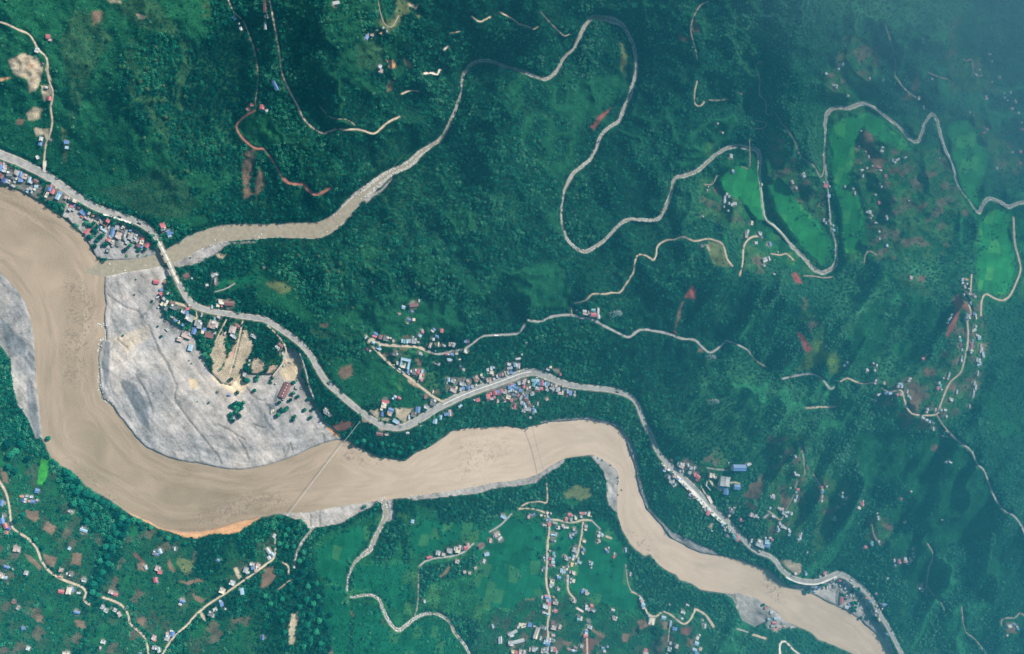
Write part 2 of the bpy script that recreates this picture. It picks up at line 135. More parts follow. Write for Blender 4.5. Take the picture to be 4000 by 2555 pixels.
# painted land cover: sheet, colour, softness, points
LAND = [
 ('A', 'yard', 3, "-60,220 250,350 600,520 1000,740 1200,900 1330,960 1260,1200 1150,1420 900,1330 600,1120 -60,850"), ('A', 'yard', 3, "1420,900 1700,1000 1900,1130 2250,1350 2400,1500 1900,1500 1300,1400 1330,1200"),
 ('F', 'yard', 2.5, "250,600 700,440 1200,330 1500,370 1750,480 2100,560 2350,640 2300,740 2000,720 1700,660 1350,680 1300,900 1450,1050 1400,1180 1150,1160 1050,900 800,800 600,740 300,780"), ('F', 'yard', 2.5, "250,330 680,170 780,0 1050,0 950,250 400,440 270,480"), ('E', 'yard', 3, "1820,1050 2350,1040 2400,1300 2100,1400 1850,1380"), ('L', 'yard', 3, "560,780 960,850 930,1180 700,1130 600,950"),
 ('K', 'yard', 3, "1100,740 1420,820 1420,1000 1300,1200 1050,1200 1100,950"), ('I', 'yard', 3, "230,430 400,520 480,600 400,680 260,600"), ('I', 'yard', 3, "600,160 760,300 840,560 690,620 600,440 440,380 420,250"),
 ('D', 'scrub', 14, "-100,-80 480,-80 500,60 470,110 430,60 390,60 300,100 270,200 300,290 350,320 400,400 450,470 470,500 520,535 420,530 350,510 230,470 100,390 -60,340"),
 ('t00', 'scrubo', 12, "520,60 750,100 720,200 800,250 620,560 560,760 500,900 480,600 420,300"),
 ('t00', 'scrubo', 6, "905,280 940,280 930,400 1000,520 980,560 890,450"), ('t00', 'scrubo', 8, "930,560 960,660 1080,700 1110,820 1210,960 1180,1010 1110,930 1050,820 1030,740 930,690 895,620"),
 ('t00', 'scrubo', 7, "1250,180 1310,300 1310,420 1370,520 1300,560 1290,800 1260,760 1260,520 1290,400"), ('t00', 'scrubo', 10, "760,0 1100,0 1180,120 1260,180 1230,250 1050,220 900,140"),
 ('t00', 'scrubo', 12, "1000,1260 1120,1180 1300,1270 1380,1450 1300,1538 1000,1520 700,1350"), ('t00', 'olive', 6, "435,900 480,930 475,1150 455,1150"),
 ('t00', 'tan', 6, "60,420 180,380 260,400 310,480 290,560 250,640 210,650 190,560 110,530"), ('t00', 'tan', 3, "330,450 370,580 350,560 325,500"), ('t00', 'tan', 5, "290,600 350,600 370,660 320,720 300,660"),
 ('t00', 'tan', 6, "190,800 250,760 310,775 280,830 200,850"), ('t00', 'tan', 4, "240,900 350,910 350,1010 330,1000 320,950 260,965"), ('t00', 'brown', 6, "120,840 180,850 170,890 110,880"),
 ('t00', 'orange', 3, "0,555 75,538 70,548 0,580"), ('t00', 'orange', 3, "200,445 235,450 225,485"), ('t00', 'tan', 6, "760,10 860,5 860,20 780,25"), ('t00', 'brown', 9, "650,80 730,90 710,150 660,180"), ('t00', 'tan', 4, "960,95 1030,120 1020,135 980,135"),
 ('t00', 'terr', 8, "1440,0 1490,20 1480,120 1430,110"),
 ('t00', 'green', 6, "1680,860 1809,780 1809,1030 1760,1010 1690,940"), ('t01', 'green', 8, "0,790 90,810 180,920 200,980 160,1020 40,1040 0,1030"),
 ('t00', 'brown', 9, "1720,1070 1790,1060 1780,1200 1760,1300 1790,1380 1720,1400 1715,1280"), ('t01', 'brown', 9, "20,1180 60,1240 50,1330 0,1400 0,1280"),
 ('t01', 'scrubo', 14, "700,320 850,280 910,330 900,460 840,500 720,460"), ('t01', 'olive', 12, "1000,0 1080,0 1100,60 1040,120 980,200 900,220 860,150 970,130"), ('t01', 'orange', 4, "915,425 980,430 995,480 945,490"), ('t01', 'brown', 5, "1030,420 1100,440 1110,480 1070,475"),
 ('t01', 'brown', 5, "920,565 960,560 960,640 930,655"), ('t01', 'tan', 4, "1070,10 1150,40 1130,70 1080,30"), ('t01', 'olive', 6, "1130,100 1170,110 1150,150"),
 ('t02', 'olive', 6, "760,300 800,300 810,480 800,640 770,500"), ('t02', 'red', 5, "560,900 600,830 700,765 640,830 580,920"), ('t02', 'brown', 8, "1180,250 1250,245 1240,285 1180,280"), ('t02', 'brown', 6, "1265,140 1310,150 1330,230 1280,240"),
 ('t02', 'green', 12, "1230,1140 1330,1030 1480,900 1560,830 1520,1000 1440,1050 1390,1120 1250,1190"), ('t02', 'terr', 10, "1340,1340 1480,1230 1600,1330 1700,1440 1800,1538 1320,1538"),
 ('t13', 'green', 8, "0,60 110,150 180,260 60,260 0,240"),
 ('t13', 'terr', 14, "660,0 1290,0 1330,120 1250,260 980,330 820,260 760,330 700,200"), ('t03', 'terr', 14, "600,920 720,900 800,1050 1240,1060 1330,1300 1440,1538 640,1538 600,1200"),
 ('t03', 'brown', 8, "650,940 720,930 750,980 740,1060 820,1120 810,1190 760,1190 700,1080 650,1010"), ('t03', 'terr', 12, "400,560 560,250 780,330 790,500 700,640 420,720"), ('t03', 'terr', 12, "1320,80 1500,60 1460,300 1620,650 1300,660 1260,420"), ('t03', 'brown', 8, "940,700 1000,640 1060,510 1070,600 1010,700"),
 ('t03', 'terr', 16, "1440,800 1560,850 1809,1150 1700,1300 1600,1150 1500,1000"), ('t03', 'terr', 12, "0,870 120,1000 170,1100 390,1350 460,1538 0,1538"),
 ('t13', 'terr', 16, "1300,560 1500,560 1560,900 1480,1250 1250,1500 900,1480 760,1250 800,1150 1150,1060 1300,900"), ('t13', 'scrub', 12, "640,720 760,580 860,820 760,1050 600,1000 520,900"), ('t13', 'scrub', 9, "820,380 870,390 1000,560 1020,620 930,560"),
 ('t13', 'scrub', 9, "1040,60 1150,120 1330,270 1250,260 1100,160"), ('t13', 'green', 6, "1310,300 1325,300 1325,460 1312,460"), ('t13', 'red', 7, "1340,545 1420,640 1420,670 1370,620 1310,790 1270,850 1260,830 1320,650 1310,600"),
 ('t13', 'yellow', 8, "300,900 320,860 390,860 430,950 460,930 530,1050 500,1100 450,1110 410,1010 350,1060 300,1070 200,1080 260,1000 270,920"), ('t13', 'red', 4, "200,815 240,815 280,880 320,935 270,950 240,915"),
 ('t13', 'red', 6, "165,400 200,390 245,465 190,460"), ('t13', 'brown', 8, "1000,1170 1060,1180 1080,1230 1060,1370 1010,1380 1000,1280"), ('t13', 'brown', 6, "960,1380 1030,1380 1020,1440 960,1440"), ('t13', 'brown', 6, "1100,1050 1200,1080 1180,1120 1120,1130"), ('t13', 'brown', 6, "1270,1170 1330,1160 1330,1210 1280,1220"),
 ('t13', 'brown', 5, "980,400 1010,400 1010,440 990,450"), ('t13', 'brown', 8, "1060,410 1120,420 1100,470 1050,450"), ('t13', 'orange', 3, "1385,430 1415,430 1410,455"),
 ('t12', 'tan', 5, "1360,190 1420,190 1490,230 1510,290 1530,330 1480,340 1420,310 1390,250"), ('t12', 'olive', 6, "1380,170 1440,165 1490,200 1550,330 1560,350 1440,355 1400,290"), ('t12', 'red', 4, "1265,480 1310,510 1300,570 1260,580 1215,570"), ('t12', 'brown', 3, "1190,610 1220,580 1190,690 1165,760 1150,790 1150,820 1140,790 1160,700"), ('t12', 'red', 3, "1145,800 1165,800 1165,825 1145,815"), ('t12', 'brown', 3, "1310,920 1350,930 1345,965 1320,955"),
 ('t12', 'tan', 3, "275,570 340,575 345,590 300,595"), ('t12', 'olive', 5, "300,410 345,405 380,430 375,450 330,420"),
 ('t12', 'terr', 8, "1640,180 1809,240 1809,400 1640,380"), ('t12', 'terr', 10, "1400,0 1640,0 1640,80 1500,60"),
 ('t12', 'scrub', 10, "280,1040 350,1050 360,1150 280,1110"), ('t12', 'tan', 4, "285,1070 345,1060 340,1110 300,1105"),
 ('t11', 'scrub', 12, "0,330 130,430 260,440 330,600 420,700 650,700 760,560 820,560 900,640 900,740 750,740 620,800 450,780 200,640 0,600"), ('t11', 'olive', 8, "80,450 180,440 265,500 180,540 100,490"),
 ('t11', 'scrub', 10, "960,560 1180,560 1460,640 1480,800 1200,850 900,840 760,780 900,700"), ('t11', 'terr', 8, "880,990 960,1000 1260,1100 1320,1290 1190,1210 1050,1110 960,1050 860,950 900,900 1140,920 1250,980"),
 ('t11', 'scrub', 8, "560,1000 830,960 1020,1120 1180,1250 1200,1330 1050,1340 980,1280 900,1290 740,1330 640,1250 520,1080"), ('t11', 'green', 8, "780,1080 880,1060 1040,1140 1030,1260 900,1250 820,1160"), ('t11', 'brown', 7, "600,1060 680,1030 680,1110 620,1150 580,1100"), ('t11', 'brown', 7, "440,750 510,740 500,780 460,770"), ('t11', 'scrubo', 8, "380,790 540,800 540,860 400,840"),
 ('E', 'brown', 3, "820,440 900,420 1040,430 980,480 850,495"), ('E', 'brown', 3, "430,130 520,140 600,160 480,170"), ('E', 'brown', 3, "900,190 1080,170 1080,210 930,215"), ('E', 'brown', 4, "1190,660 1300,670 1290,820 1210,790"), ('E', 'tanr', 3, "1040,1090 1130,1100 1250,1200 1300,1260 1180,1240 1060,1150"),
 ('t11', 'tan', 3, "990,1340 1110,1350 1090,1430 1040,1440 990,1400"), ('t11', 'tan', 3, "790,1360 880,1350 890,1420 960,1400 940,1440 870,1430 820,1390"), ('t11', 'maroon', 4, "560,1460 640,1420 700,1460 640,1500 580,1510 540,1480"), ('t11', 'tan', 3, "740,1380 760,1430 830,1440 920,1500 880,1510 840,1460 750,1450"),
 ('t03', 'green', 8, "1180,840 1330,850 1400,1100 1370,1260 1290,1100 1230,950"), ('t03', 'green', 10, "430,700 560,610 700,640 800,760 900,850 800,820 640,715 480,740"), ('t13', 'green', 9, "500,-10 700,-10 710,120 690,240 640,270 520,240"), ('t03', 'green', 8, "430,1000 480,900 620,900 600,1300 650,1538 500,1538 460,1200"),
 ('t13', 'scrubo', 10, "880,380 1000,400 1200,560 1000,560"), ('t13', 'scrub', 10, "980,480 1180,620 1280,760 1200,820 1040,700"), ('t13', 'green', 8, "860,900 1000,860 1100,960 1050,1040 900,980"), ('t23', 'green', 10, "1180,300 1400,420 1500,560 1300,640 1150,520"), ('t23', 'scrub', 10, "600,-20 1000,-20 960,240 700,380 640,260"), ('t13', 'terr', 10, "250,560 330,700 420,840 330,860 230,700"), ('t13', 'scrub', 10, "1560,1200 1809,1538 1640,1538 1500,1300"), ('t12', 'scrub', 12, "650,740 720,720 800,800 760,880 690,900"), ('t12', 'scrub', 12, "0,380 300,300 420,480 400,620 200,640 0,560"), ('t02', 'scrub', 12, "480,560 800,500 820,640 640,760 480,900 380,760"),
 # farmland south of the river
 ('t20', 'farm', 10, "-60,100 80,60 180,120 340,180 440,420 560,560 560,640 720,700 700,850 640,1000 600,1050 430,1000 300,860 240,760 120,660 -40,640"),
 ('t20', 'farm', 10, "-60,700 200,740 380,990 580,1080 560,1200 620,1300 560,1500 300,1600 -60,1600"), ('t20', 'farm', 10, "900,640 1050,640 1200,700 1350,740 1380,820 1340,1000 1600,1050 1450,1190 1200,1430 1080,1560 1060,1400 900,1220 700,1120 760,1000 860,840"),
 ('t20', 'farm', 8, "1560,780 1660,760 1700,860 1799,900 1640,1050 1500,1010 1600,880"), ('t20', 'farm', 10, "620,1200 900,1300 1000,1420 1030,1600 600,1600"), ('t20', 'farm', 10, "1500,1300 1799,1250 1799,1600 1400,1600 1250,1450 1400,1320"),
 ('t20', 'lime', 2, "290,170 360,165 335,270 310,350 255,345 270,260"), ('t20', 'brown', 3, "180,530 270,535 275,590 240,615 180,580"), ('t20', 'brown', 3, "330,605 400,645 370,700 300,665"), ('t20', 'brown', 4, "300,830 400,860 370,930 330,900"), ('t20', 'brown', 3, "510,830 580,840 570,920 500,905"), ('t20', 'maroon', 3, "930,810 1020,890 1010,910 940,850"), ('t20', 'brown', 4, "1250,1020 1420,1010 1430,1030 1320,1050"), ('t20', 'brown', 4, "170,830 220,850 300,930 280,950 200,880"),
 ('t20', 'brown', 4, "1350,1110 1450,1150 1420,1180 1370,1150"), ('t20', 'brown', 5, "960,1270 1030,1280 1010,1330 960,1310"), ('t20', 'brown', 5, "1180,860 1240,960 1210,970 1170,900"), ('t20', 'tan', 2, "1640,930 1670,930 1705,1010 1680,1015"), ('t20', 'brown', 4, "520,1300 600,1310 600,1360 540,1350"), ('t20', 'brown', 5, "250,1260 300,1260 300,1310 260,1310"), ('t20', 'brown', 5, "960,900 1030,900 1030,960 970,950"), ('t20', 'olive', 4, "1250,850 1360,880 1350,960 1290,970 1240,900"), ('t20', 'brown', 4, "0,230 60,280 60,350 20,330"),
 ('t20', 'tan', 2, "1400,1230 1430,1240 1440,1310 1410,1280"),
 ('t21', 'farm', 8, "0,750 120,720 140,860 0,960"), ('t21', 'brown', 6, "60,940 120,920 140,990 80,1060 30,1080"), ('t21', 'tan', 3, "250,1260 295,1245 300,1290 280,1380 270,1470 235,1470 230,1340"), ('t21', 'brown', 5, "840,1310 890,1290 920,1360 880,1430 840,1390"), ('t21', 'brown', 5, "550,1460 600,1450 620,1480 590,1538 510,1538"), ('t21', 'brown', 3, "665,1240 740,1245 730,1270 680,1270"), ('t21', 'brown', 3, "1350,920 1370,935 1300,1010 1285,1000"), ('t21', 'olive', 6, "540,1310 580,1310 560,1390 530,1370"),
 ('t22', 'farm', 10, "0,1080 200,1080 330,1130 430,1100 700,1260 900,1280 1060,1270 1250,1340 1400,1370 1420,1560 -300,1560 -180,1300"),
 ('t22', 'brown', 4, "880,1310 950,1290 960,1340 900,1360"), ('t22', 'maroon', 4, "1190,1350 1250,1360 1250,1410 1190,1400"), ('t22', 'brown', 4, "1050,1310 1090,1310 1080,1360 1050,1360"), ('t22', 'maroon', 4, "500,1430 570,1430 580,1500 550,1538 490,1538"), ('t22', 'brown', 4, "550,1340 660,1410 640,1430 560,1370"), ('t22', 'brown', 4, "780,1390 830,1400 820,1460 780,1450"), ('t22', 'brown', 4, "1240,1420 1280,1430 1260,1490 1230,1480"), ('t22', 'brown', 4, "340,1450 430,1450 390,1490"), ('t22', 'olive', 6, "700,980 790,970 790,1040 710,1050"), ('t22', 'brown', 4, "700,900 780,900 790,960 700,950"), ('t22', 'brown', 4, "60,1130 150,1110 160,1150 90,1160"), ('t22', 'brown', 3, "520,760 570,790 560,795 530,780"), ('t22', 'olive', 6, "360,400 440,350 550,370 560,430 480,460 380,440"), ('t22', 'green', 5, "370,450 420,430 480,470 440,500 380,490"),
 ('I', 'brown', 4, "1650,620 1760,560 1890,460 1870,800 1830,900 1700,880 1520,800 1620,740"), ('I', 'brown', 6, "1560,930 1620,900 1680,960 1780,970 1760,1080 1700,1060 1580,990"), ('t22', 'terr', 8, "1320,180 1450,100 1520,180 1520,260 1330,260"), ('I', 'scrub', 8, "850,650 900,450 1500,400 1520,800 1350,900 1050,900"), ('I', 'scrub', 6, "360,680 580,660 560,800 780,900 640,960 500,880 320,950 240,850"), ('I', 'tan', 4, "810,940 880,930 1020,1000 1000,1080 860,1130 810,1020"), ('I', 'tan', 3, "940,1350 1020,1290 1050,1310 1010,1400"),
 ('t23', 'terr', 12, "0,0 270,0 270,300 240,680 100,720 0,700"), ('t23', 'terr', 9, "300,250 420,280 580,320 570,440 460,560 400,800 330,920 320,700 360,480"), ('t23', 'brown', 5, "80,430 150,450 130,510 90,480"), ('t23', 'scrub', 12, "1100,0 1250,0 1420,100 1560,300 1660,560 1400,760 1150,720 1000,560 980,350 900,300"),
 ('t23', 'green', 6, "860,510 980,500 985,570 940,630 870,600"), ('t23', 'terr', 10, "700,560 840,560 880,650 800,770 680,740"), ('t23', 'brown', 5, "800,600 880,640 860,670 800,630"), ('t23', 'brown', 7, "1150,70 1200,70 1200,130 1150,110"),
 ('t23', 'scrub', 12, "880,700 1300,640 1330,720 1150,860 1180,1150 1080,1180 900,950"), ('t23', 'scrub', 10, "1570,830 1620,900 1720,960 1640,1000 1540,950"), ('t23', 'scrub', 8, "1650,1290 1780,1260 1799,1400 1700,1420 1640,1350"), ('t23', 'brown', 5, "1670,1310 1770,1330 1750,1400 1670,1380"),
 ('t23', 'tan', 3, "70,880 150,875 230,910 235,960 200,980 130,930"), ('t23', 'scrub', 5, "330,850 380,800 390,870 350,900"), ('t23', 'tan', 4, "1660,1330 1700,1330 1690,1360 1665,1355"),
 ('t13', 'scrub', 9, "1680,1290 1809,1420 1809,1470 1720,1380"), ('t03', 'scrub', 20, "1340,100 1480,60 1440,400 1330,430"),
 ('t10', 'scrub', 6, "1540,440 1700,430 1809,350 1809,470 1600,540 1500,520"), ('t10', 'tan', 3, "1520,265 1600,255 1570,310"),
 ('t21', 'scrub', 8, "640,640 760,560 720,700 640,760"), ('t21', 'scrub', 8, "1100,480 1300,540 1260,600 1150,580"),
]
# surfaces kept as sheets of their own: name, colour, tree density, sheet, points
SHEETS = [
 ('gravel_bar', 'gravel', 0, 'D', "225,700 238,655 285,638 333,632 366,627 395,630 404,645 390,665 378,700 388,745 415,765 440,775 470,800 480,840 490,870 520,900 545,905 565,870 600,880 640,880 650,840 668,815 695,822 712,850 708,880 735,935 760,985 785,1010 803,1030 780,1060 600,1118 500,1112 380,1084 300,1034 222,935 222,800"),
 ('gravel_bar', 'grey', 0, 't10', "-150,300 -10,385 60,440 130,520 190,600 225,700 245,820 258,900 262,1000 270,1100 285,1250 300,1350 306,1560 250,1560 200,1420 130,1330 90,1200 75,1000 0,900 -150,850"),
 ('gravel_bar', 'gravel', 0, 't21', "160,550 350,530 550,485 760,465 860,455 900,450 890,480 860,465 800,510 700,560 600,620 420,650 370,660 340,610 250,580"),
 ('gravel_bar', 'gravel', 0, 't21', "900,445 960,440 975,520 965,590 930,610 900,600 880,600 895,520"),
 ('gravel_bar', 'grey', 0, 't21', "960,440 1150,410 1450,370 1799,305 1799,355 1650,380 1550,415 1400,425 1250,445 1100,455 1050,440"),
 ('gravel_bar', 'grey', 0, 't22', "-5,312 180,262 350,165 380,160 360,200 250,270 180,330 100,350 0,360"),
 ('gravel_bar', 'gravel', 0, 't22', "540,135 640,160 690,195 745,245 755,300 750,370 748,450 748,550 720,530 680,490 665,430 665,330 640,250 600,200"),
 ('gravel_bar', 'grey', 0, 't12', "190,1445 300,1425 400,1415 540,1403 640,1430 740,1450 790,1500 830,1560 800,1560 700,1470 500,1436 300,1450"),
 ('gravel_bar', 'grey', 0, 't22', "785,-20 810,0 850,60 875,130 895,280 932,400 965,510 1050,605 1130,680 1250,725 1330,770 1430,810 1460,850 1330,840 1160,755 990,575 910,445 865,275 815,115 785,30"),
 ('gravel_bar', 'grey', 0, 't22', "1490,1104 1600,1102 1700,1125 1780,1175 1810,1230 1799,1300 1720,1355 1620,1300 1580,1220 1550,1150"),
 ('gravel_bar', 'gravel', 0, 't23', "150,1050 260,1055 340,1080 430,1000 540,985 640,1055 700,1130 740,1250 800,1330 830,1400 880,1500 890,1545 820,1490 690,1360 630,1296 540,1241 420,1186 320,1136 210,1096"),
 ('gravel_bar', 'grey', .1, 't23', "-10,1195 60,1245 130,1310 200,1350 100,1360 40,1370 -10,1350"),
 ('gravel_bar', 'grey', .12, 'B', "-40,400 100,430 350,690 560,990 690,1150 760,1340 1000,1400 1350,1430 1500,1450 1900,1390 2200,1300 2260,1180 2050,1040 1900,850 1700,700 1350,590 1150,480 1060,560 860,420 560,330 400,200 250,60 60,40"),
 ('gravel_bar', 'grey', 0, 't10', "1165,225 1240,190 1330,125 1440,118 1440,128 1340,160 1210,240"), ('gravel_bar', 'grey', 0, 't10', "1215,335 1270,285 1340,240 1450,215 1560,175 1700,170 1809,165 1809,180 1640,185 1600,200 1500,270 1400,330 1260,350"),
 ('gravel_bar', 'gravel', 0, 't11', "440,155 520,100 600,40 660,0 700,-40 660,-10 620,50 500,120"), ('gravel_bar', 'gravel', 0, 't01', "600,1450 700,1350 780,1290 860,1250 870,1265 800,1340 700,1420 620,1480"), ('gravel_bar', 'gravel', 0, 't01', "760,1400 880,1330 980,1240 990,1260 900,1350 780,1440"),
 ('clay_cliff', 'orange', 0, 't20', "850,515 950,555 1040,595 1110,635 1190,660 1290,672 1400,669 1500,649 1600,620 1799,575 1870,560 1799,600 1740,640 1680,680 1600,695 1480,695 1380,725 1280,710 1200,680 1110,655 1040,620 940,570"),
 ('rice_field', 'rice', .0, 'D', "1690,420 1740,382 1783,395 1790,450 1797,520 1778,520 1740,470 1700,452"),
 ('rice_field', 'rice', .0, 'D', "1803,440 1830,420 1870,470 1920,520 1952,560 1958,605 1935,622 1900,595 1860,550 1822,500"),
 ('rice_field', 'rice', .0, 'D', "1950,302 1985,275 2040,264 2080,285 2120,322 2150,352 2120,355 2070,325 2035,300 2010,330 2005,430 2030,520 2020,590 1990,600 1972,500 1958,400"),
 ('rice_field', 'rice', .02, 'D', "2222,300 2245,285 2285,300 2320,390 2305,480 2288,505 2262,430 2240,370"), ('rice_field', 'rice', .0, 'D', "2302,525 2340,488 2370,505 2380,560 2388,640 2372,690 2340,695 2300,680 2298,600"),
 ('rice_field', 'rice', .0, 't03', "1330,850 1440,830 1560,1100 1500,1350 1420,1420 1380,1300 1440,1100"),
 ('rice_field', 'ricem', .02, 'D', "745,1290 800,1252 862,1232 872,1262 840,1300 817,1330 812,1372 772,1372 748,1342"),
 ('rice_field', 'ricem', .02, 'D', "968,1240 1000,1222 1100,1228 1130,1240 1090,1262 1040,1285 990,1308 962,1290"), ('rice_field', 'ricem', .02, 'D', "1150,1230 1195,1215 1283,1232 1281,1330 1275,1400 1230,1410 1195,1440 1150,1420 1108,1385 1130,1340 1120,1310 1110,1280"),
 ('rice_field', 'ricem', .02, 'D', "1295,1230 1335,1225 1358,1240 1350,1290 1340,1330 1350,1390 1400,1410 1480,1435 1500,1420 1480,1370 1480,1320 1450,1260 1425,1225 1390,1215 1370,1235 1360,1300 1330,1330 1300,1320"),
 ('rice_field', 'ricem', .04, 'D', "835,1330 960,1325 975,1400 940,1440 905,1415 875,1385 832,1385"), ('rice_field', 'ricem', .05, 'D', "760,1385 812,1380 825,1410 820,1538 790,1560 770,1470"), ('rice_field', 'ricem', .05, 'D', "832,1418 885,1424 905,1470 930,1495 1000,1460 1045,1468 1080,1520 1090,1560 830,1560"),
 ('rice_field', 'ricem', .02, 't10', "1500,430 1700,430 1809,380 1809,440 1700,470 1520,500"),
]
# bare strips inside the bars: kept as paint (dust and dry silt)
BARMARKS = [('t10', 'tan', 2, "1500,930 1570,800 1610,860 1600,960 1560,1060 1480,980"), ('t10', 'tanr', 2, "1600,1000 1650,900 1680,860 1660,960 1620,1110 1580,1090"), ('t10', 'tan', 2, "1700,860 1730,760 1790,900 1740,1020 1670,1090 1660,1020"),
 ('Q', 'brownl', 2, "660,0 780,0 900,110 880,210 760,300 640,290 620,180"), ('Q', 'tanr', 2, "1000,110 1090,60 1080,150 980,310 900,290"), ('Q', 'tan', 2, "1240,0 1560,0 1600,150 1520,330 1500,420 1230,400 1180,300 1220,120"),
 ('Q', 'dk', 2, "890,840 1040,850 1100,600 1130,590 1110,800 1060,960 960,980 950,890 890,890"), ('Q', 'dk', 2, "880,1000 930,1120 1080,1330 1060,1370 970,1290 880,1120"), ('Q', 'orange', 2, "2020,1290 2150,1310 2320,1460 2230,1480 2120,1390"),
 ('Q', 'tan', 4, "-100,0 400,0 600,500 400,700 200,600 -100,400"), ('t10', 'dk', 5, "860,1140 960,1180 1040,1330 1060,1500 980,1440 920,1300 860,1200"), ('t10', 'gravtan', 7, "780,860 1050,760 1060,860 960,900 900,960 860,880"), ('t10', 'dk', 5, "740,870 780,880 770,1100 740,1200 720,1050"),
 ('t10', 'tan', 3, "1330,1130 1400,1150 1390,1220 1340,1200"), ('t10', 'dk', 6, "0,700 100,800 190,900 180,960 60,990 40,900"), ('t10', 'dk', 5, "200,1100 240,1200 290,1560 250,1560 200,1380 190,1200"),
 ('t10', 'veg', 3, "1175,410 1240,420 1290,520 1330,560 1230,570 1180,500"), ('t10', 'veg', 3, "1280,640 1420,650 1560,700 1600,780 1490,900 1460,960 1390,940 1380,860 1330,790 1270,760 1230,700"),
 ('t10', 'veg', 2, "1620,700 1700,720 1650,900 1600,960 1590,900"), ('Q', 'veg', 2, "150,0 130,100 60,230 20,220 120,80"), ('Q', 'veg', 2, "320,0 350,0 310,180 290,170"), ('Q', 'veg', 2, "1080,200 1120,230 980,490 920,480 1000,360"), ('Q', 'veg', 2, "560,0 640,0 640,290 580,280"),
 ('Q', 'veg', 2, "780,-60 1240,-60 1180,130 1000,130 930,170 870,70 780,20"),
]
CRACKS = [('t10', 2.2, "1050,760 1090,860 1120,940 1180,1020 1210,1100 1250,1190 1230,1290 1290,1370 1350,1450 1420,1538 1450,1570"), ('t20', 2.2, "1420,0 1470,70 1530,140 1555,200"), ('t10', 1.5, "960,1110 1010,1190 1060,1300 1080,1380"), ('t10', 1.5, "850,800 830,860 900,920"), ('t20', 1.5, "1660,0 1720,100 1750,170"), ('t21', 1.6, "190,100 205,150 240,60 255,110"), ('t21', 1.6, "380,560 385,640"), ('t21', 1.5, "445,530 450,640"), ('H', 1.6, "1090,400 1000,500 1000,800"), ('H', 1.5, "1790,880 1660,920 1640,1020 1560,1100"), ('t22', 1.5, "1560,1110 1570,1200"),
 ('t10', 1.3, "1120,560 1060,640 1000,700"), ('t10', 1.3, "760,540 830,600 900,640 980,660"), ('t21', 1.3, "470,0 480,50"), ('Q', 1.4, "540,540 640,700 760,770 900,790"), ('Q', 1.4, "700,1250 820,1290 900,1300"), ('Q', 1.4, "0,1250 200,1330 400,1450 520,1538")]
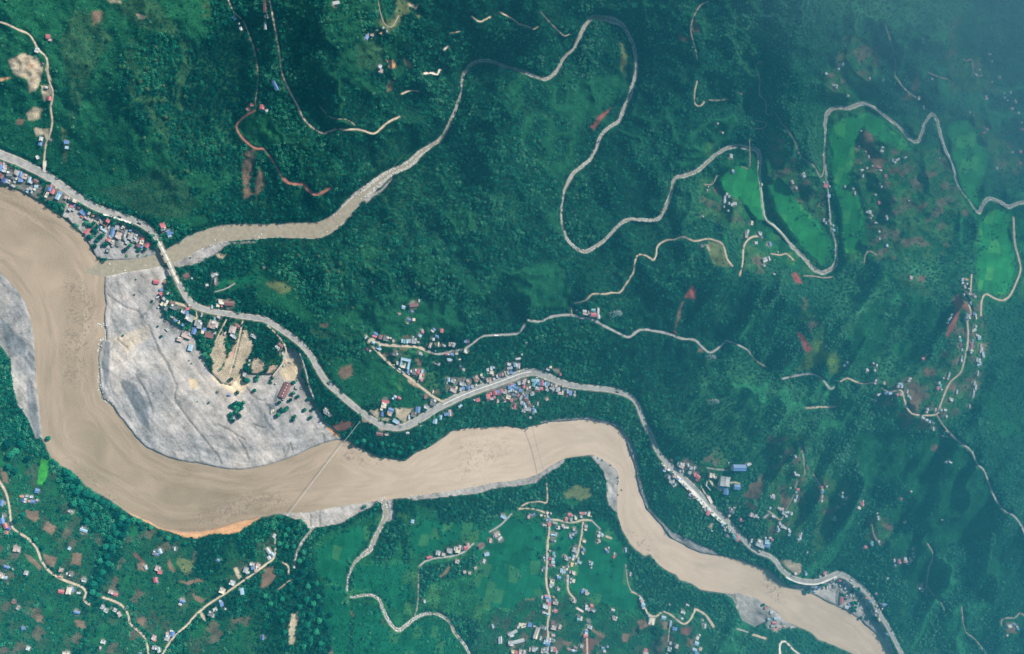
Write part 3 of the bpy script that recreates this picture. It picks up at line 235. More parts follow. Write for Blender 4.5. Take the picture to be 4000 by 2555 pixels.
# clusters: sheet, phrase, group, default length/width in sheet px, default angle (degrees, clockwise on the sheet), entries
CL = [
 ('A', 'in the upstream row between highway and river', 'houses between the upstream highway and the river', 90, 80, 28,
  "20,300,r,70,70 30,440,b,110,200,5 135,495,w,120,150,12 150,380,p,110,80 120,310,g,60,60 140,820,n,130,150 300,620,k,200,150,5 270,700,k,130,60,5 250,850,g,130,110,20 25,590,m,90,120 40,700,m,120,120 510,590,g,150,160,20 505,730,c,60,140,15 620,640,b,100,170,5 630,790,b,150,150,5 740,700,p,150,150,15 440,860,g,80,70 400,980,g,130,70,30 400,740,k,120,90 885,800,l,90,170,15 1080,840,m,160,110,35 940,870,g,90,90,20 1090,1000,l,110,95,15 920,1060,g,120,90,25 820,1140,l,70,80,30 955,1165,l,50,80,10 1040,1080,c,80,70,30 840,1080,g,80,70,30 1540,975,r,60,65,10 1495,1075,b,110,130,20 1580,1140,r,130,160,20 1410,1250,c,80,180,25 1755,1280,l,130,230,25 1810,1190,b,100,70,25 1690,1040,g,60,70 1980,1330,p,90,90,25 2240,1430,c,120,90,20 2070,1350,w,40,60,30"),
 ('B', 'in the packed quarter above the river mouth', 'houses in the packed quarter above the river mouth', 85, 80, 30,
  "185,150,r,90,75,20 270,145,b,65,75 350,180,m,90,70 460,290,b,150,150,38 225,235,g,50,80,20 140,230,g,80,90,35 420,400,r,70,45 530,420,p,80,90 680,370,o,65,65,10 590,330,g,60,70 580,460,g,80,70 800,430,g,70,100,25 850,460,g,70,80,25 750,500,p,80,75,30 815,555,p,60,80,30 880,530,k,70,110,25 1040,500,r,90,90,35 980,575,m,100,130,40 1250,545,k,80,70,30 1060,650,w,20,90,30 550,745,r,70,170,40 875,670,l,45,80,5 950,745,l,130,45,35 1140,770,b,90,220,15 1245,670,g,95,120,12 1330,700,k,90,90,20 1410,630,p,90,90,30 1280,850,p,130,160,25 1320,905,c,50,50 1270,890,c,40,50,10 1330,800,p,40,35 1420,820,k,80,140,12 1440,830,g,50,230,18 1440,940,g,60,80 1530,820,c,50,70,15 1560,880,g,110,130,15 1560,725,b,70,50,20 1600,830,g,60,100,15 1680,870,g,80,110,25 1090,880,g,80,60,20 1045,955,r,100,65,15 1110,985,p,110,80,35 1160,1010,g,60,110,10 1140,1080,g,50,60,10 1270,1075,k,75,60,15 1035,1200,k,80,90,15 1480,1010,g,80,80 1850,910,r,90,80,30 1825,1010,c,90,100,12 1745,1075,m,90,90,30 1820,1115,b,60,60,20 1960,1075,r,90,130,35 1700,960,g,110,90 1620,970,g,80,70 2320,610,r,120,110,-25 2340,700,k,130,70,-20"),
 ('L', 'beside the road fork at the top of the gravel bar', 'houses beside the road fork above the gravel bar', 90, 80, 30,
  "60,245,r,130,90,10 265,270,m,90,60,20 175,430,b,90,55,10 190,535,r,130,80,45 110,590,w,30,120,55 240,640,g,90,70,40 215,770,c,110,90,35 290,740,c,60,150,30 410,740,m,90,80,30 460,830,k,150,110,25 520,850,k,80,80,25 110,830,w,45,45,15 280,870,k,80,80,20 330,510,g,40,70 785,870,r,90,65,0 760,960,b,80,90,25 680,930,g,100,90,20 820,790,w,35,35 440,1070,g,130,50,45 510,1145,b,75,60,20 580,1170,c,50,70,15 675,1240,b,65,60,20 830,1080,g,190,150,25 760,1010,g,60,60,20 880,170,l,40,35 760,120,m,150,55,-18 1400,90,g,150,70,-25 1470,75,c,70,55,-30 1420,240,g,45,160,5 1230,320,w,75,50,-15 930,1380,b,100,150,15 1055,1250,g,110,150,10 1170,1335,b,80,80,15 1130,1400,c,70,90,15 1280,1480,m,200,110,15 1370,1240,p,110,170,12 1430,1240,p,110,140,10 1280,1240,g,70,130,15 1405,1100,t,40,90,5 1500,1060,p,90,60 960,1100,y,50,60,20 1110,1010,g,35,100,15 1560,710,c,130,110,5 1520,690,w,50,90,0 1480,790,c,80,80,0 1350,820,w,45,90,10 1750,745,m,230,100,3 1575,805,r,45,50,0 1820,1350,p,150,170,15 1930,1270,m,120,80,30 1850,1300,w,90,50,20 1410,1420,g,60,70,15 1650,1430,p,40,80 1840,1500,g,160,80 1200,1490,w,45,40 300,1350,w,25,80,-40 330,1345,w,20,60,-40"),
 ('t10', 'on the wooded bank above the stream mouth', 'houses on the bank beside the concrete bridge', 40, 30, -10, "1198,105,b,40,28,-22 1190,98,w,36,14,-22 1198,130,l,26,16,-22 1138,143,w,8,8"),
 ('t10', 'along the tracks at the edge of the gravel bar', 'houses along the tracks at the edge of the gravel bar', 40, 30, 15, "1345,920,l,32,45,15 1500,755,p,50,55,15 1320,830,p,70,45,20 1270,860,p,40,30 1395,745,g,40,45 1790,840,g,45,20,30 1725,1110,g,25,30 1540,1230,k,20,15"),
 ('Q', 'on the silted flats around the long maroon shed', 'buildings on the silted flats', 60, 40, 15, "1355,70,w,50,18,3 1245,130,w,15,50,15 1010,1000,c,30,70,10 1040,980,c,30,50,10 1090,470,w,30,25 1420,700,w,25,25 215,690,b,60,30,10 505,330,p,40,60,15 585,130,w,30,35,10 600,45,w,45,35,15 2030,1010,g,80,70,40 2080,1050,k,90,60,45 2100,1075,w,15,30,40 1480,550,g,60,50,20 1230,770,g,40,30"),
 ('t11', 'on the slope below the upper village road', 'houses on the slope below the forest edge', 30, 24, 0, "1112,620,m,60,22,-8 1150,588,w,8,22,5 1038,635,l,26,24,15 1102,665,b,18,12 1112,722,c,20,20 1082,722,b,28,14,10 1068,748,g,14,10 1010,682,g,16,8 50,350,w,12,10 170,905,m,38,18,40 150,918,w,34,18,45 490,1360,g,30,25,35 505,1380,w,20,20,40"),
 ('E', 'along the forked road of the upper hamlet', 'houses along the forked road of the upper hamlet', 80, 65, 12,
  "150,205,w,35,60,35 190,450,r,60,45,10 237,487,w,35,35,15 355,140,b,100,60,30 330,190,r,100,45,15 455,200,m,70,80,15 570,230,k,110,100,12 590,240,w,45,45,20 665,220,w,45,30 725,280,p,45,60,10 310,315,l,70,50,20 435,380,l,40,35,20 410,430,l,100,55,30 450,450,c,40,40,30 910,280,l,40,80,5 948,290,t,40,80,8 1010,290,l,50,80,8 1140,195,w,30,25 1065,280,g,60,80,5 1150,280,g,100,110,8 1240,305,g,45,40,10 1335,100,r,55,50,20 1330,60,g,50,50,25 1280,170,l,70,60,35 1575,45,b,60,50,40 1540,75,c,70,30,38 1735,65,r,60,80,5 1630,180,b,60,55,20 1665,205,l,35,30,30 1560,245,w,50,60,10 1490,370,p,50,120,20 1470,400,w,35,50,15 1665,350,c,30,90,5 1760,370,w,18,50,5 1790,380,g,70,45,15 1915,350,p,75,85,5 1980,360,g,60,90,25 2235,290,b,70,60,10 2290,285,m,50,60,5 1605,490,b,30,30 1285,540,g,70,60,10 1310,570,l,40,40,10 1845,560,r,80,40,20 1880,560,c,45,30,5 1955,565,b,80,50,10 2045,545,p,60,50,-10 2235,490,c,80,90,20 2280,485,k,50,60,20 1900,670,l,110,45,8 1905,695,w,90,18,2 2110,665,w,50,25,-10 2130,795,b,60,30,-35 2190,880,g,60,60,20 1665,755,g,70,60,30 1600,745,g,50,30,30 760,560,k,110,60,15 820,740,w,60,75,-5 1030,920,b,50,90,8 1095,910,c,30,60,10 1160,920,k,80,130,12 1235,915,r,70,90,25 1200,960,r,80,55,5 1325,915,l,45,80,10 1340,980,r,50,60,0 1285,1020,c,50,130,12 1300,1080,r,75,80,15 1300,1060,c,80,50,10 925,925,w,45,20,35 745,780,y,30,18,30 1050,975,w,35,15,5 1235,1120,g,25,40,15 1555,1340,c,20,70,15 760,1445,l,60,50,25 715,1480,l,45,40,25 850,1475,r,70,45,20 1880,1090,l,50,90,-5 1845,1150,w,20,50,-3 1970,1110,g,90,80,20 2150,1170,g,100,90,15 2280,1130,p,60,110,-30 2040,1260,c,45,60,20 1970,1310,p,140,80,20 2130,1280,g,60,110,15 2185,1270,b,60,70,10 2285,1245,b,70,80,15 2370,1230,g,60,70,20 2240,1190,g,60,70,15 2200,1080,k,40,90,40 2390,1045,l,30,30"),
 ('t11', 'around the highway bend by the footbridge', 'houses around the highway bend by the footbridge', 30, 26, 25, "912,1300,r,50,20,10 900,1325,c,35,40,10 885,1350,c,20,25,10 950,1360,b,40,26,18 890,1385,b,18,35,10 940,1385,p,35,30,20 1140,1358,b,30,42,5 1110,1390,k,35,35,10 1080,1410,w,14,30,5 985,1440,l,45,25,30 1002,1452,r,22,18,25 870,1530,m,48,22,8 920,1530,p,25,20,10 1248,1305,k,42,46,8 1200,1340,g,40,25,15 1195,1265,m,20,30,10 1262,1438,l,28,36,10 1302,1412,l,18,30,5 1345,1388,b,38,20,-10 1365,1380,p,20,45,0 1440,1330,l,30,18,-30 1162,1472,w,8,8 1070,1522,w,24,14,0 1565,1288,r,26,26,-10 1541,1290,w,12,8 1548,1145,o,20,35,-20 1590,1110,w,16,24,-10"),
 ('F', 'in the bazaar where the highway bends', 'houses in the roadside bazaar at the highway bend', 60, 60, -15,
  "85,855,r,80,80,-15 15,862,w,35,30 50,510,w,50,60,-20 60,340,p,70,110,-30 160,420,g,40,60 170,260,c,55,80,-10 210,325,g,60,30,-5 318,150,w,55,75,-5 410,120,w,60,90,10 465,95,l,35,55,-30 320,230,w,30,40 405,215,c,85,75,0 440,240,p,45,100,-8 340,385,p,110,90,-20 365,430,p,50,80,-20 470,370,w,55,50,-5 540,300,w,35,80,-5 575,310,n,40,60,-5 615,280,m,60,55,-10 685,255,p,60,80,-15 735,230,p,60,120,-12 790,200,g,60,120,-12 885,205,b,80,85,-5 820,20,w,80,60,10 830,110,g,110,60,0 890,95,l,50,60,20 1030,60,p,60,120,15 1005,110,p,60,80,20 325,775,r,90,110,-10 395,710,r,60,70,-15 490,690,r,80,100,-12 470,780,r,60,80,-10 570,660,b,75,80,-12 585,720,m,70,60,-10 650,650,r,60,90,-18 700,680,l,40,60 750,660,p,45,100,-10 420,830,g,90,60,-5 330,840,m,60,60 560,880,p,45,100,10 885,490,r,75,30,-10 835,560,b,80,90,5 910,530,l,70,60,-5 960,570,b,150,60,20 860,620,l,70,80,5 925,620,g,40,90,-10 970,500,b,80,60 1015,510,p,40,60,-5 1050,460,g,80,90,-15 1100,450,k,80,80,-15 1170,540,r,55,80,-5 1160,440,p,80,100,10 1200,400,p,60,80,20 1280,430,c,50,60 1090,630,b,80,70,5 980,660,w,35,50 1010,680,k,90,60,20 820,650,g,60,60 925,735,k,90,70,5 980,740,b,40,60 1040,745,r,50,55,10 800,790,c,100,90,15 740,840,m,90,70,-30 720,895,w,55,35,-5 880,865,r,60,70,10 960,1000,r,50,140,15 920,1060,w,60,35,25 1170,720,g,100,50,40 1100,800,g,50,110,30 1240,780,b,60,70,20 1215,700,k,60,60 1380,400,t,70,70,20 1400,490,t,70,110,25 1440,420,l,60,110,-20 1490,400,l,80,70,15 1520,470,b,80,90,5 1595,460,r,60,120,0 1580,590,r,80,70,5 1480,640,m,120,45,10 1480,580,g,110,70,10 1665,480,l,60,80,5 1715,480,b,60,80,10 1760,490,g,40,70,10 1700,540,p,60,60,15 1830,490,k,80,90,20 1890,540,p,80,80,20 1810,560,g,80,90,25 1720,610,g,80,80,30 1860,600,g,70,80,30 1930,520,p,60,90,20 1955,620,g,60,100,12 2000,600,w,40,90,10 2010,700,p,90,70,10 2085,670,c,30,140,8 2085,530,p,50,60,40 2130,620,b,40,40 2200,650,g,50,110,-5 2260,690,b,65,120,0 2185,760,m,50,60,0 2360,740,g,60,60,20 2370,670,w,25,50 1370,720,w,80,65,-10 1310,560,c,40,60,20 1250,590,p,50,70,25 1715,845,p,70,50,-30 1500,950,g,40,90,10 1300,900,w,25,30 1380,690,g,60,60 1220,840,m,90,90,15 1120,920,g,70,90,15 1180,960,l,45,120,-20 1290,950,m,70,70,15 1200,1010,l,50,80,20 1230,1060,g,120,90,20 1160,1110,g,90,80,20 1300,1080,g,80,70,15 1400,1070,b,70,50,20 1430,1120,l,60,70,-15 1400,1010,w,40,30,10 1390,1160,k,60,80,20 1320,1270,g,50,60,20 1740,130,w,80,70,25 1800,85,c,60,55,10 2035,260,r,30,60,0 1640,110,k,30,50"),
 ('t12', 'along the wooded ridge road', 'houses along the wooded ridge road', 30, 24, 3, "605,658,w,14,46,5 570,655,t,26,18,5 572,688,r,40,26,5 610,700,w,16,30,-5 545,670,p,25,20,5 510,662,w,28,18,10 525,685,p,60,14,12 458,655,w,8,10 1340,203,k,25,20,5 1690,40,c,16,30,15 1665,95,w,14,18 1650,125,p,20,40,10 1745,115,w,26,26,10 1720,180,w,20,20 1762,142,b,14,10 1780,300,w,35,30,-25 1778,342,l,12,12 98,883,w,12,10"),
 ('t12', 'above the highway bend beside the bazaar', 'houses above the highway beside the bazaar', 30, 20, -10, "40,998,w,36,14,-8 20,1040,l,24,30,-10 40,1048,p,24,40,10 70,968,w,14,12 105,1068,w,14,8"),
 ('I', 'beside the long straight of the highway', 'houses beside the long straight of the highway', 45, 40, 40,
  "320,205,m,45,40,10 425,270,w,18,50,15 480,300,p,90,80,30 520,285,c,25,60,15 510,395,w,20,50,-15 600,295,w,30,60,-20 650,345,g,50,60,20 705,340,w,25,55,20 625,420,g,50,60,25 455,390,g,50,40 720,455,r,50,70,-20 765,490,r,70,60,30 750,535,r,35,50,0 180,290,c,45,40,30 215,340,p,40,50,30 195,380,l,50,55,20 360,470,p,70,80,15 420,530,b,45,35,25 270,500,g,60,70,30 345,570,w,30,60,5 300,580,g,70,50,30 375,630,l,30,40,30 345,655,w,25,20 525,640,p,40,30 625,740,m,70,25,40 640,800,l,60,50,30 675,820,m,90,30,40 695,850,w,25,35,30 930,1030,w,30,60,-10 900,1050,g,45,70,10 930,1110,r,55,80,10 865,990,c,40,80,15 1190,1310,l,35,60,5 1240,1320,w,40,25,30 1220,1365,w,50,20,30 1240,1400,g,60,50 1310,1440,w,25,35,-25 1300,1380,g,50,40,20 1360,1440,g,60,50,30 1380,1500,t,50,40 1440,1520,r,40,50,25 1005,1422,w,30,20,30 1310,1030,w,30,40,20 1340,1070,k,80,70,25 1390,1025,w,40,20,20 1365,1095,l,40,60,20 1310,1140,c,30,80,25 1260,1095,l,15,25 1290,1190,r,20,30,25 1515,1235,r,55,55,10 1510,1335,w,12,30 1695,1150,p,90,70,25 1760,1160,g,50,60,15 1800,1190,w,25,30 2045,830,w,70,50,-10 2060,1170,w,60,40,25 2160,1040,g,80,35 2140,1410,w,40,60,20 2010,1030,l,30,40 2170,1290,g,40,30 1290,253,w,20,16,20 1000,470,c,85,80,8 1065,490,p,40,65,10 1640,280,w,75,45,-22 1490,1235,r,14,14 1270,1510,k,60,50"),
 ('t22', 'at the highway curve below the terraces', 'houses at the highway curve below the terraces', 35, 24, 10, "1785,748,l,30,30,5 1785,775,b,40,26,15 1740,760,g,60,50,25 1778,720,w,12,12 1565,720,t,30,22,30 1580,732,r,24,24,10 1680,735,w,10,40,10"),
 ('H', 'on the grey flat under the last road bend', 'buildings on the grey flat under the last road bend', 45, 38, 25,
  "340,410,b,60,60,10 380,400,p,60,80,5 330,445,w,40,50,-20 390,440,g,60,70,5 460,420,k,60,50 520,385,b,80,50,-20 470,480,l,60,40,20 440,375,k,80,60,0 690,385,w,35,60,-25 775,390,c,35,65,5 825,368,w,38,60,-8 835,285,g,80,80,10 880,250,k,80,60 940,190,w,30,40,20 910,300,w,35,35,5 955,300,g,70,70,-15 940,360,k,70,80,10 1075,205,r,55,80,-25 1150,280,b,45,110,28 1185,250,l,35,60,20 1160,335,r,25,30,10 1080,345,g,30,60,-40 1210,400,w,60,75,28 1330,285,l,40,30,10 1405,365,w,50,50,25 1445,420,w,35,40,20 1300,345,w,20,40 1105,690,r,65,165,3 1230,850,w,90,70,15 1285,785,b,45,45,5 1230,600,k,110,90,20 1325,570,g,60,90,10 1400,550,g,25,120,30 1430,590,k,30,140,25 1350,370,m,40,40 1480,630,w,30,25,20 1570,600,k,110,100,30 1620,640,g,90,90,30 1650,660,p,30,60,10 1705,635,o,60,35,-10 1720,765,l,60,110,22 1770,705,b,40,60,25 1920,950,w,50,50,20 1860,950,g,80,80,20 1920,1020,k,100,80,30 1840,1000,g,70,90,20 1970,1235,k,70,50,40 2000,1140,c,35,80,-30 2120,790,b,110,65,-20 2045,760,g,50,40,10 1940,820,p,40,50,-40 1960,735,p,25,25 2065,885,w,25,40,10 705,45,r,50,80,12 745,60,c,30,110,15 790,30,k,50,60,20 280,70,l,45,70,5 260,15,b,40,50,5 610,130,g,60,50,10 2185,180,w,45,40,-20 1925,530,w,20,50,-20 2190,1490,b,70,40,30 2160,1470,w,40,40 1110,510,k,60,50 30,60,c,60,60,-20"),
 ('t22', 'on the silt flat by the lower river', 'houses on the lower silt flats', 30, 24, 0, "1777,1212,r,16,16,10"),
 ('t23', 'on the far bank flat near the bottom edge', 'houses on the flat across the lower river', 30, 22, 10, "38,1318,r,26,16,10 20,1245,w,20,22,10 50,1290,l,22,20,5 30,1340,g,30,18,5 75,1345,p,40,14,-8 50,1368,r,32,16,-10 110,1340,p,24,14,10 0,1290,l,20,16 160,1350,w,16,10"),
 ('K', 'in the village strung along the two field lanes', 'houses of the village in the green fields', 60, 55, 5,
  "80,115,p,55,80,10 130,80,m,90,70,20 195,60,b,90,50,-25 380,75,c,60,50,0 470,95,w,30,30,20 530,20,c,60,60,30 615,30,w,35,45,-40 575,175,b,60,80,5 575,290,r,75,90,-25 520,190,g,40,60,5 440,310,w,45,50,5 490,315,p,50,45,5 570,385,l,40,40,10 715,265,g,110,40,3 805,375,w,50,80,2 760,398,w,14,14 680,550,l,130,45,5 740,540,l,35,90,5 715,690,w,40,40,10 640,670,k,80,60,30 1055,60,r,90,80,0 1120,75,w,40,40 985,175,r,65,75,10 985,140,c,50,40,45 1100,185,g,60,80,5 1210,150,c,60,60,5 1195,115,w,30,60,5 1370,30,r,70,70,5 1320,25,p,40,45,5 1340,110,g,60,60,5 1525,60,c,55,90,10 1540,15,w,45,35,5 1440,30,g,50,60 1580,105,w,16,16 905,330,p,70,80,-20 940,370,w,50,50,5 1010,375,c,60,45,5 1165,415,p,50,70,5 1210,490,b,45,65,5 1165,540,g,80,70,15 1080,560,g,50,80,10 1100,620,b,55,55,5 1455,340,g,80,70,15 1445,420,c,60,50,5 1410,700,c,75,60,10 1400,900,b,65,50,35 1385,995,c,40,40,15 1370,960,g,40,50 1350,840,p,40,40 1165,900,g,90,110,15 1230,960,g,60,70,15 1780,490,w,50,50,40 1765,570,c,70,70,5 1840,550,l,75,75,40 1775,690,p,60,90,-20 1735,745,w,16,18 1975,945,b,50,80,-30 1940,890,p,50,50,-30 2005,855,w,25,45,10 590,930,g,50,40 685,1000,t,60,80,5 705,1060,g,40,60,5 450,1095,w,40,35,10 465,1150,g,30,50,5 520,1085,l,45,80,5 600,1110,r,60,75,5 665,1125,l,60,60,5 665,1205,w,75,70,10 605,1275,m,80,65,20 685,1290,l,40,35,5 650,1270,p,30,40 500,1350,l,25,90,5 450,1345,k,70,70,10 410,1385,w,20,55,0 990,1110,g,90,90,20 960,1070,p,50,70,10 1070,1095,l,35,35,10 1165,1070,l,55,60,5 1145,1130,c,55,60,5 1275,1110,g,45,40 1275,1210,t,60,55,5 1325,1215,w,40,55,15 1270,1160,g,50,40 1115,1260,y,55,95,5 1155,1240,w,30,45,5 1210,1235,c,35,40,20 1595,1235,l,45,95,25 1555,1265,w,35,25,25 1590,1340,w,35,30,20 1550,1195,g,50,50 915,1320,c,45,40,10 870,1390,l,70,80,15 860,1435,w,30,30,0 890,1480,w,30,30 945,1390,g,50,70,5 1000,1370,c,40,60,5 1035,1310,w,40,40,5 960,1415,w,20,35 1160,1460,c,75,90,10 1110,1450,g,30,50,10 1075,1440,g,40,60,5 780,1525,w,50,35,5 2130,1075,r,50,60,10 2140,1000,w,25,60,10"),
 ('G', 'in the settlement south of the rice fields', 'houses of the settlement south of the rice fields', 60, 50, 10,
  "1140,15,w,45,30,0 1185,25,l,60,45,10 1360,30,c,65,65,15 1098,125,b,70,50,5 1073,90,w,22,25 965,190,c,75,70,5 945,150,k,60,40,5 940,260,g,50,70,5 985,250,g,40,60,5 950,295,w,40,35,5 1255,110,g,40,50,5 1320,150,w,25,40,5 1365,183,c,50,65,10 1310,210,w,30,40,5 1250,180,w,30,60,5 1085,335,g,50,60,20 1535,380,b,60,65,10 1550,340,w,30,25,10 1600,365,g,50,45,10 1605,415,p,60,60,10 1640,410,w,30,25,20 860,460,r,65,35,10 785,480,w,30,60,20 875,490,b,80,45,5 920,545,b,60,65,3 880,545,p,50,55,5 915,605,r,65,60,5 1000,485,r,40,25,10 1040,535,w,22,30,10 1025,585,p,90,55,8 840,655,w,100,75,15 855,640,p,40,30 810,765,p,50,40,10 890,800,l,60,40,12 840,775,w,40,30 1028,740,r,55,60,5 985,740,w,14,30 1370,550,p,60,70,15 1340,535,g,40,50,20 1400,565,w,25,35,20 1605,650,w,50,50,10 1610,705,w,60,45,10 1700,645,r,55,60,15 1655,710,p,50,70,15 1710,710,k,70,70,30 1745,735,l,30,60,15 2090,720,w,65,40,20 2125,870,p,70,80,20 2100,850,c,40,50,20 1455,840,k,45,60,10 1510,880,c,35,80,5 1460,895,t,65,45,5 1645,945,k,75,40,15 1640,1030,g,50,60,5 1685,1045,w,40,60,15 985,950,m,65,70,15 990,1040,p,95,80,12 1110,1030,p,45,90,20 1105,1060,r,50,35,0 555,990,b,75,75,3 640,1020,g,50,30,10 770,1050,b,40,30,10 840,1060,l,40,50,15 800,1050,k,60,50 755,1240,w,25,65,22 335,1040,w,20,50,10 990,1185,p,70,50,5 895,1270,w,85,80,3 840,1310,l,60,80,15 885,1350,b,75,60,10 990,1280,g,70,50,15 975,1290,k,50,60,5 565,1450,p,45,80,5 620,1445,g,70,80,10 690,1430,w,25,35,10 660,1450,w,30,50,10 790,1470,p,60,90,5 850,1460,g,80,90,5 960,1440,g,50,90,5 1005,1430,p,40,60,5 1020,1460,r,50,65,5 1290,1460,m,70,40,10 1395,1420,m,70,60,25 1360,1470,l,60,45,10 1410,1450,p,40,60,10 1515,1390,g,60,60,25 1600,1120,b,65,50,10 1595,1150,w,50,40,15 1585,1200,r,80,65,3 1560,1190,m,40,80,5 250,1490,y,80,60,5 315,1500,r,80,60,10 230,1385,r,60,20,5 380,1490,p,60,90,8 450,1500,p,50,90,5 1905,1425,b,50,40,0 1930,1470,w,40,35,5 1935,1490,p,60,30,5 1995,1400,l,25,35,5 1830,1560,c,60,40 1050,1500,p,30,60"),
 ('t22', 'along the lower lanes east of the settlement', 'houses along the lower lanes east of the settlement', 30, 24, 20, "910,1165,p,26,22,15 915,1190,l,26,26,10 900,1145,w,20,20 918,1215,w,16,12 975,1305,c,38,50,15 960,1265,w,12,16 1060,1280,l,30,22,10 1230,1193,w,24,12,20 1195,1242,w,32,22,28 1190,1288,w,18,14,20 1110,1320,l,12,40,5 1140,1358,b,30,24,5 1352,1340,w,12,32,5 1300,1425,w,20,24,30 1315,1405,w,14,14,30 1290,1460,l,30,26,20 1275,1505,l,30,20,20 1295,1530,b,30,16,20 1320,1500,p,20,24 1100,1500,g,28,30,10 1150,1480,p,22,30,20 1108,1460,g,16,24,10 1105,1190,w,6,6 795,805,l,10,34,-10 828,970,w,8,14 828,980,g,12,20,20 935,1510,r,20,24,10 935,1530,p,36,16,8 1340,1300,w,8,10"),
 ('t21', 'along the lane between field and wood', 'houses along the lane between field and wood', 26, 22, -10, "1098,605,l,22,26,10 1215,858,r,38,16,-8 1275,825,g,30,34,15 1315,838,p,26,22,10 1355,810,g,40,34,8 1360,828,b,20,16,8 1415,805,c,34,40,10 1395,795,g,20,30,10 1430,785,w,16,24,10 1472,790,r,28,28,-10 1485,770,p,24,26,-15 1450,795,k,18,20 1410,885,p,28,26,10 1578,775,m,42,22,-35 1618,835,l,34,22,-15 1645,740,p,18,32,5 1690,695,p,40,30,-25 1675,705,l,24,22,-25 1712,725,w,36,16,-40 1735,572,l,40,20,25 1740,582,b,18,16,10 1600,885,w,16,28,15 1540,932,p,20,16,-20 1497,968,p,16,18,10 1462,960,p,20,18,-20 1182,1166,w,14,22,-10 48,1420,b,14,36,5 1660,1340,l,12,28,-20 128,706,w,18,28,30 85,812,w,22,46,-35 112,835,l,20,30,-35 92,860,w,24,24,-30 12,915,p,30,32,20 4,930,k,26,20 1710,1440,w,20,46,-5 1785,1460,w,36,34,0 1790,1400,w,34,28,-15"),
 ('t20', 'among the brown plots south of the river', 'farmhouses among the brown plots', 34, 24, 10,
  "262,390,b,32,30,15 155,430,o,30,14,0 190,428,l,22,12,0 222,432,w,26,16,0 178,457,w,20,32,2 205,465,o,18,14 232,466,b,34,22,2 262,455,g,18,16 160,455,n,14,26 10,475,b,30,40,10 15,600,b,34,40,-15 38,635,r,26,38,-20 48,685,r,22,22,0 60,655,n,22,20 28,565,k,24,30 495,535,g,34,18,25 640,580,w,10,8 588,668,l,54,22,20 590,645,k,34,20,15 488,795,l,22,22,30 120,800,p,50,34,10 105,795,k,24,24 50,925,b,44,18,20 15,985,p,36,40,10 40,1000,l,26,20,5 185,965,g,30,30,15 90,940,w,8,8 430,945,p,28,28 470,972,w,12,18 425,995,o,30,10,15 500,975,k,30,30 590,1018,g,34,22 430,1098,r,42,24,12 485,1090,c,36,50,8 508,1083,b,20,36,8 552,1108,w,28,14,8 540,1243,b,42,18,15 165,1355,b,28,22,-10 198,1495,w,26,28,20 465,1530,c,50,18,0 485,1528,b,12,18 720,1205,g,26,30,20 745,1228,w,30,30,20 808,1225,g,28,26,25 838,1255,p,26,36,-30 780,1100,p,36,26,20 812,1118,r,32,22,10 725,1450,w,34,24,20 705,1492,p,14,18 1085,825,k,28,30,20 1098,835,b,30,18,20 1123,815,l,26,34,-25 1025,928,w,18,30,-20 1108,935,p,36,34,20 1123,960,r,28,26,10 1092,1015,r,28,34,-15 1105,1030,b,14,20,-20 1228,798,w,12,26,-5 1533,878,b,22,18,20 1280,1165,b,38,20,20 1265,1188,w,22,16,20 1630,1035,w,38,34,20 1560,1090,c,40,36,20 1700,1095,l,26,46,-10 1688,1080,g,22,22 1555,1185,b,22,32,-15 1548,1165,l,20,14 1583,1218,w,12,14 1510,1222,w,30,22,-25 1478,1250,k,34,36,10 1495,1265,g,24,26 1740,965,w,26,20,10 1725,945,g,30,40,20 1775,925,b,26,34,-10 1770,905,w,34,22,20 1795,940,p,20,40,0 1080,1420,p,30,36,25 1085,1440,r,24,18,10 1175,1420,g,34,42,15 1210,1395,b,28,34,10 1205,1380,w,24,20,0 1175,1395,p,24,20 1115,1505,w,24,34,-20 1085,1490,g,34,26,10 985,1532,b,20,12 128,1210,g,20,30,30 95,1170,m,26,26,20"),
 ('t00', 'along the quarry track at the left edge', 'houses along the quarry track', 26, 22, 20, "338,262,r,28,24,5 352,285,p,26,16,10 262,360,w,28,34,20 350,698,r,24,28,10 470,1007,b,34,22,0 472,1046,l,26,20,10 292,985,w,26,30,15 285,1018,b,24,28,15 265,1115,w,20,26,-20 328,620,w,22,14,10 305,452,k,12,10 358,990,k,18,14 1655,130,b,20,30,-40 1690,170,w,8,14 1700,205,w,18,26,-8 1780,745,r,22,22,20 1752,775,m,26,20,-20"),
 ('t01', 'on the steep slope above the long dirt road', 'houses on the slope above the long dirt road', 26, 20, 10, "42,760,r,32,32,10 75,782,w,20,20,35 780,268,b,24,30,30 820,240,p,24,40,20 790,243,w,12,14,20 812,272,w,10,10 855,215,w,10,12,40 880,232,o,20,22,20 898,200,w,10,14,30 922,222,w,10,16,0 872,475,w,26,26,25 878,505,p,30,26,15 562,25,w,48,20,-10 20,350,m,22,12 80,115,w,10,30,0 65,118,k,14,14"),
 ('t02', 'on the terraces inside the upper meander', 'houses on the terraces inside the upper meander', 16, 14, 15, "1558,1218,b,18,16,0 1557,1205,c,14,10 1515,1375,w,16,20,10 1505,1398,w,18,26,15 1530,1390,g,14,22,10 1500,1425,w,16,26,10 1500,1462,w,14,18,0 1530,1440,w,10,22,5 1555,1445,w,34,18,-30 1575,1440,w,12,18,10 1525,1490,g,14,14 1485,940,w,12,12 1452,875,w,12,10 1375,1345,w,8,10 1383,1322,w,8,8 1345,1532,w,10,8 1762,1305,c,12,18,10 1545,1105,w,20,28,10"),
 ('t13', 'along the hilltop road on the right', 'houses of the hilltop villages', 18, 14, 20,
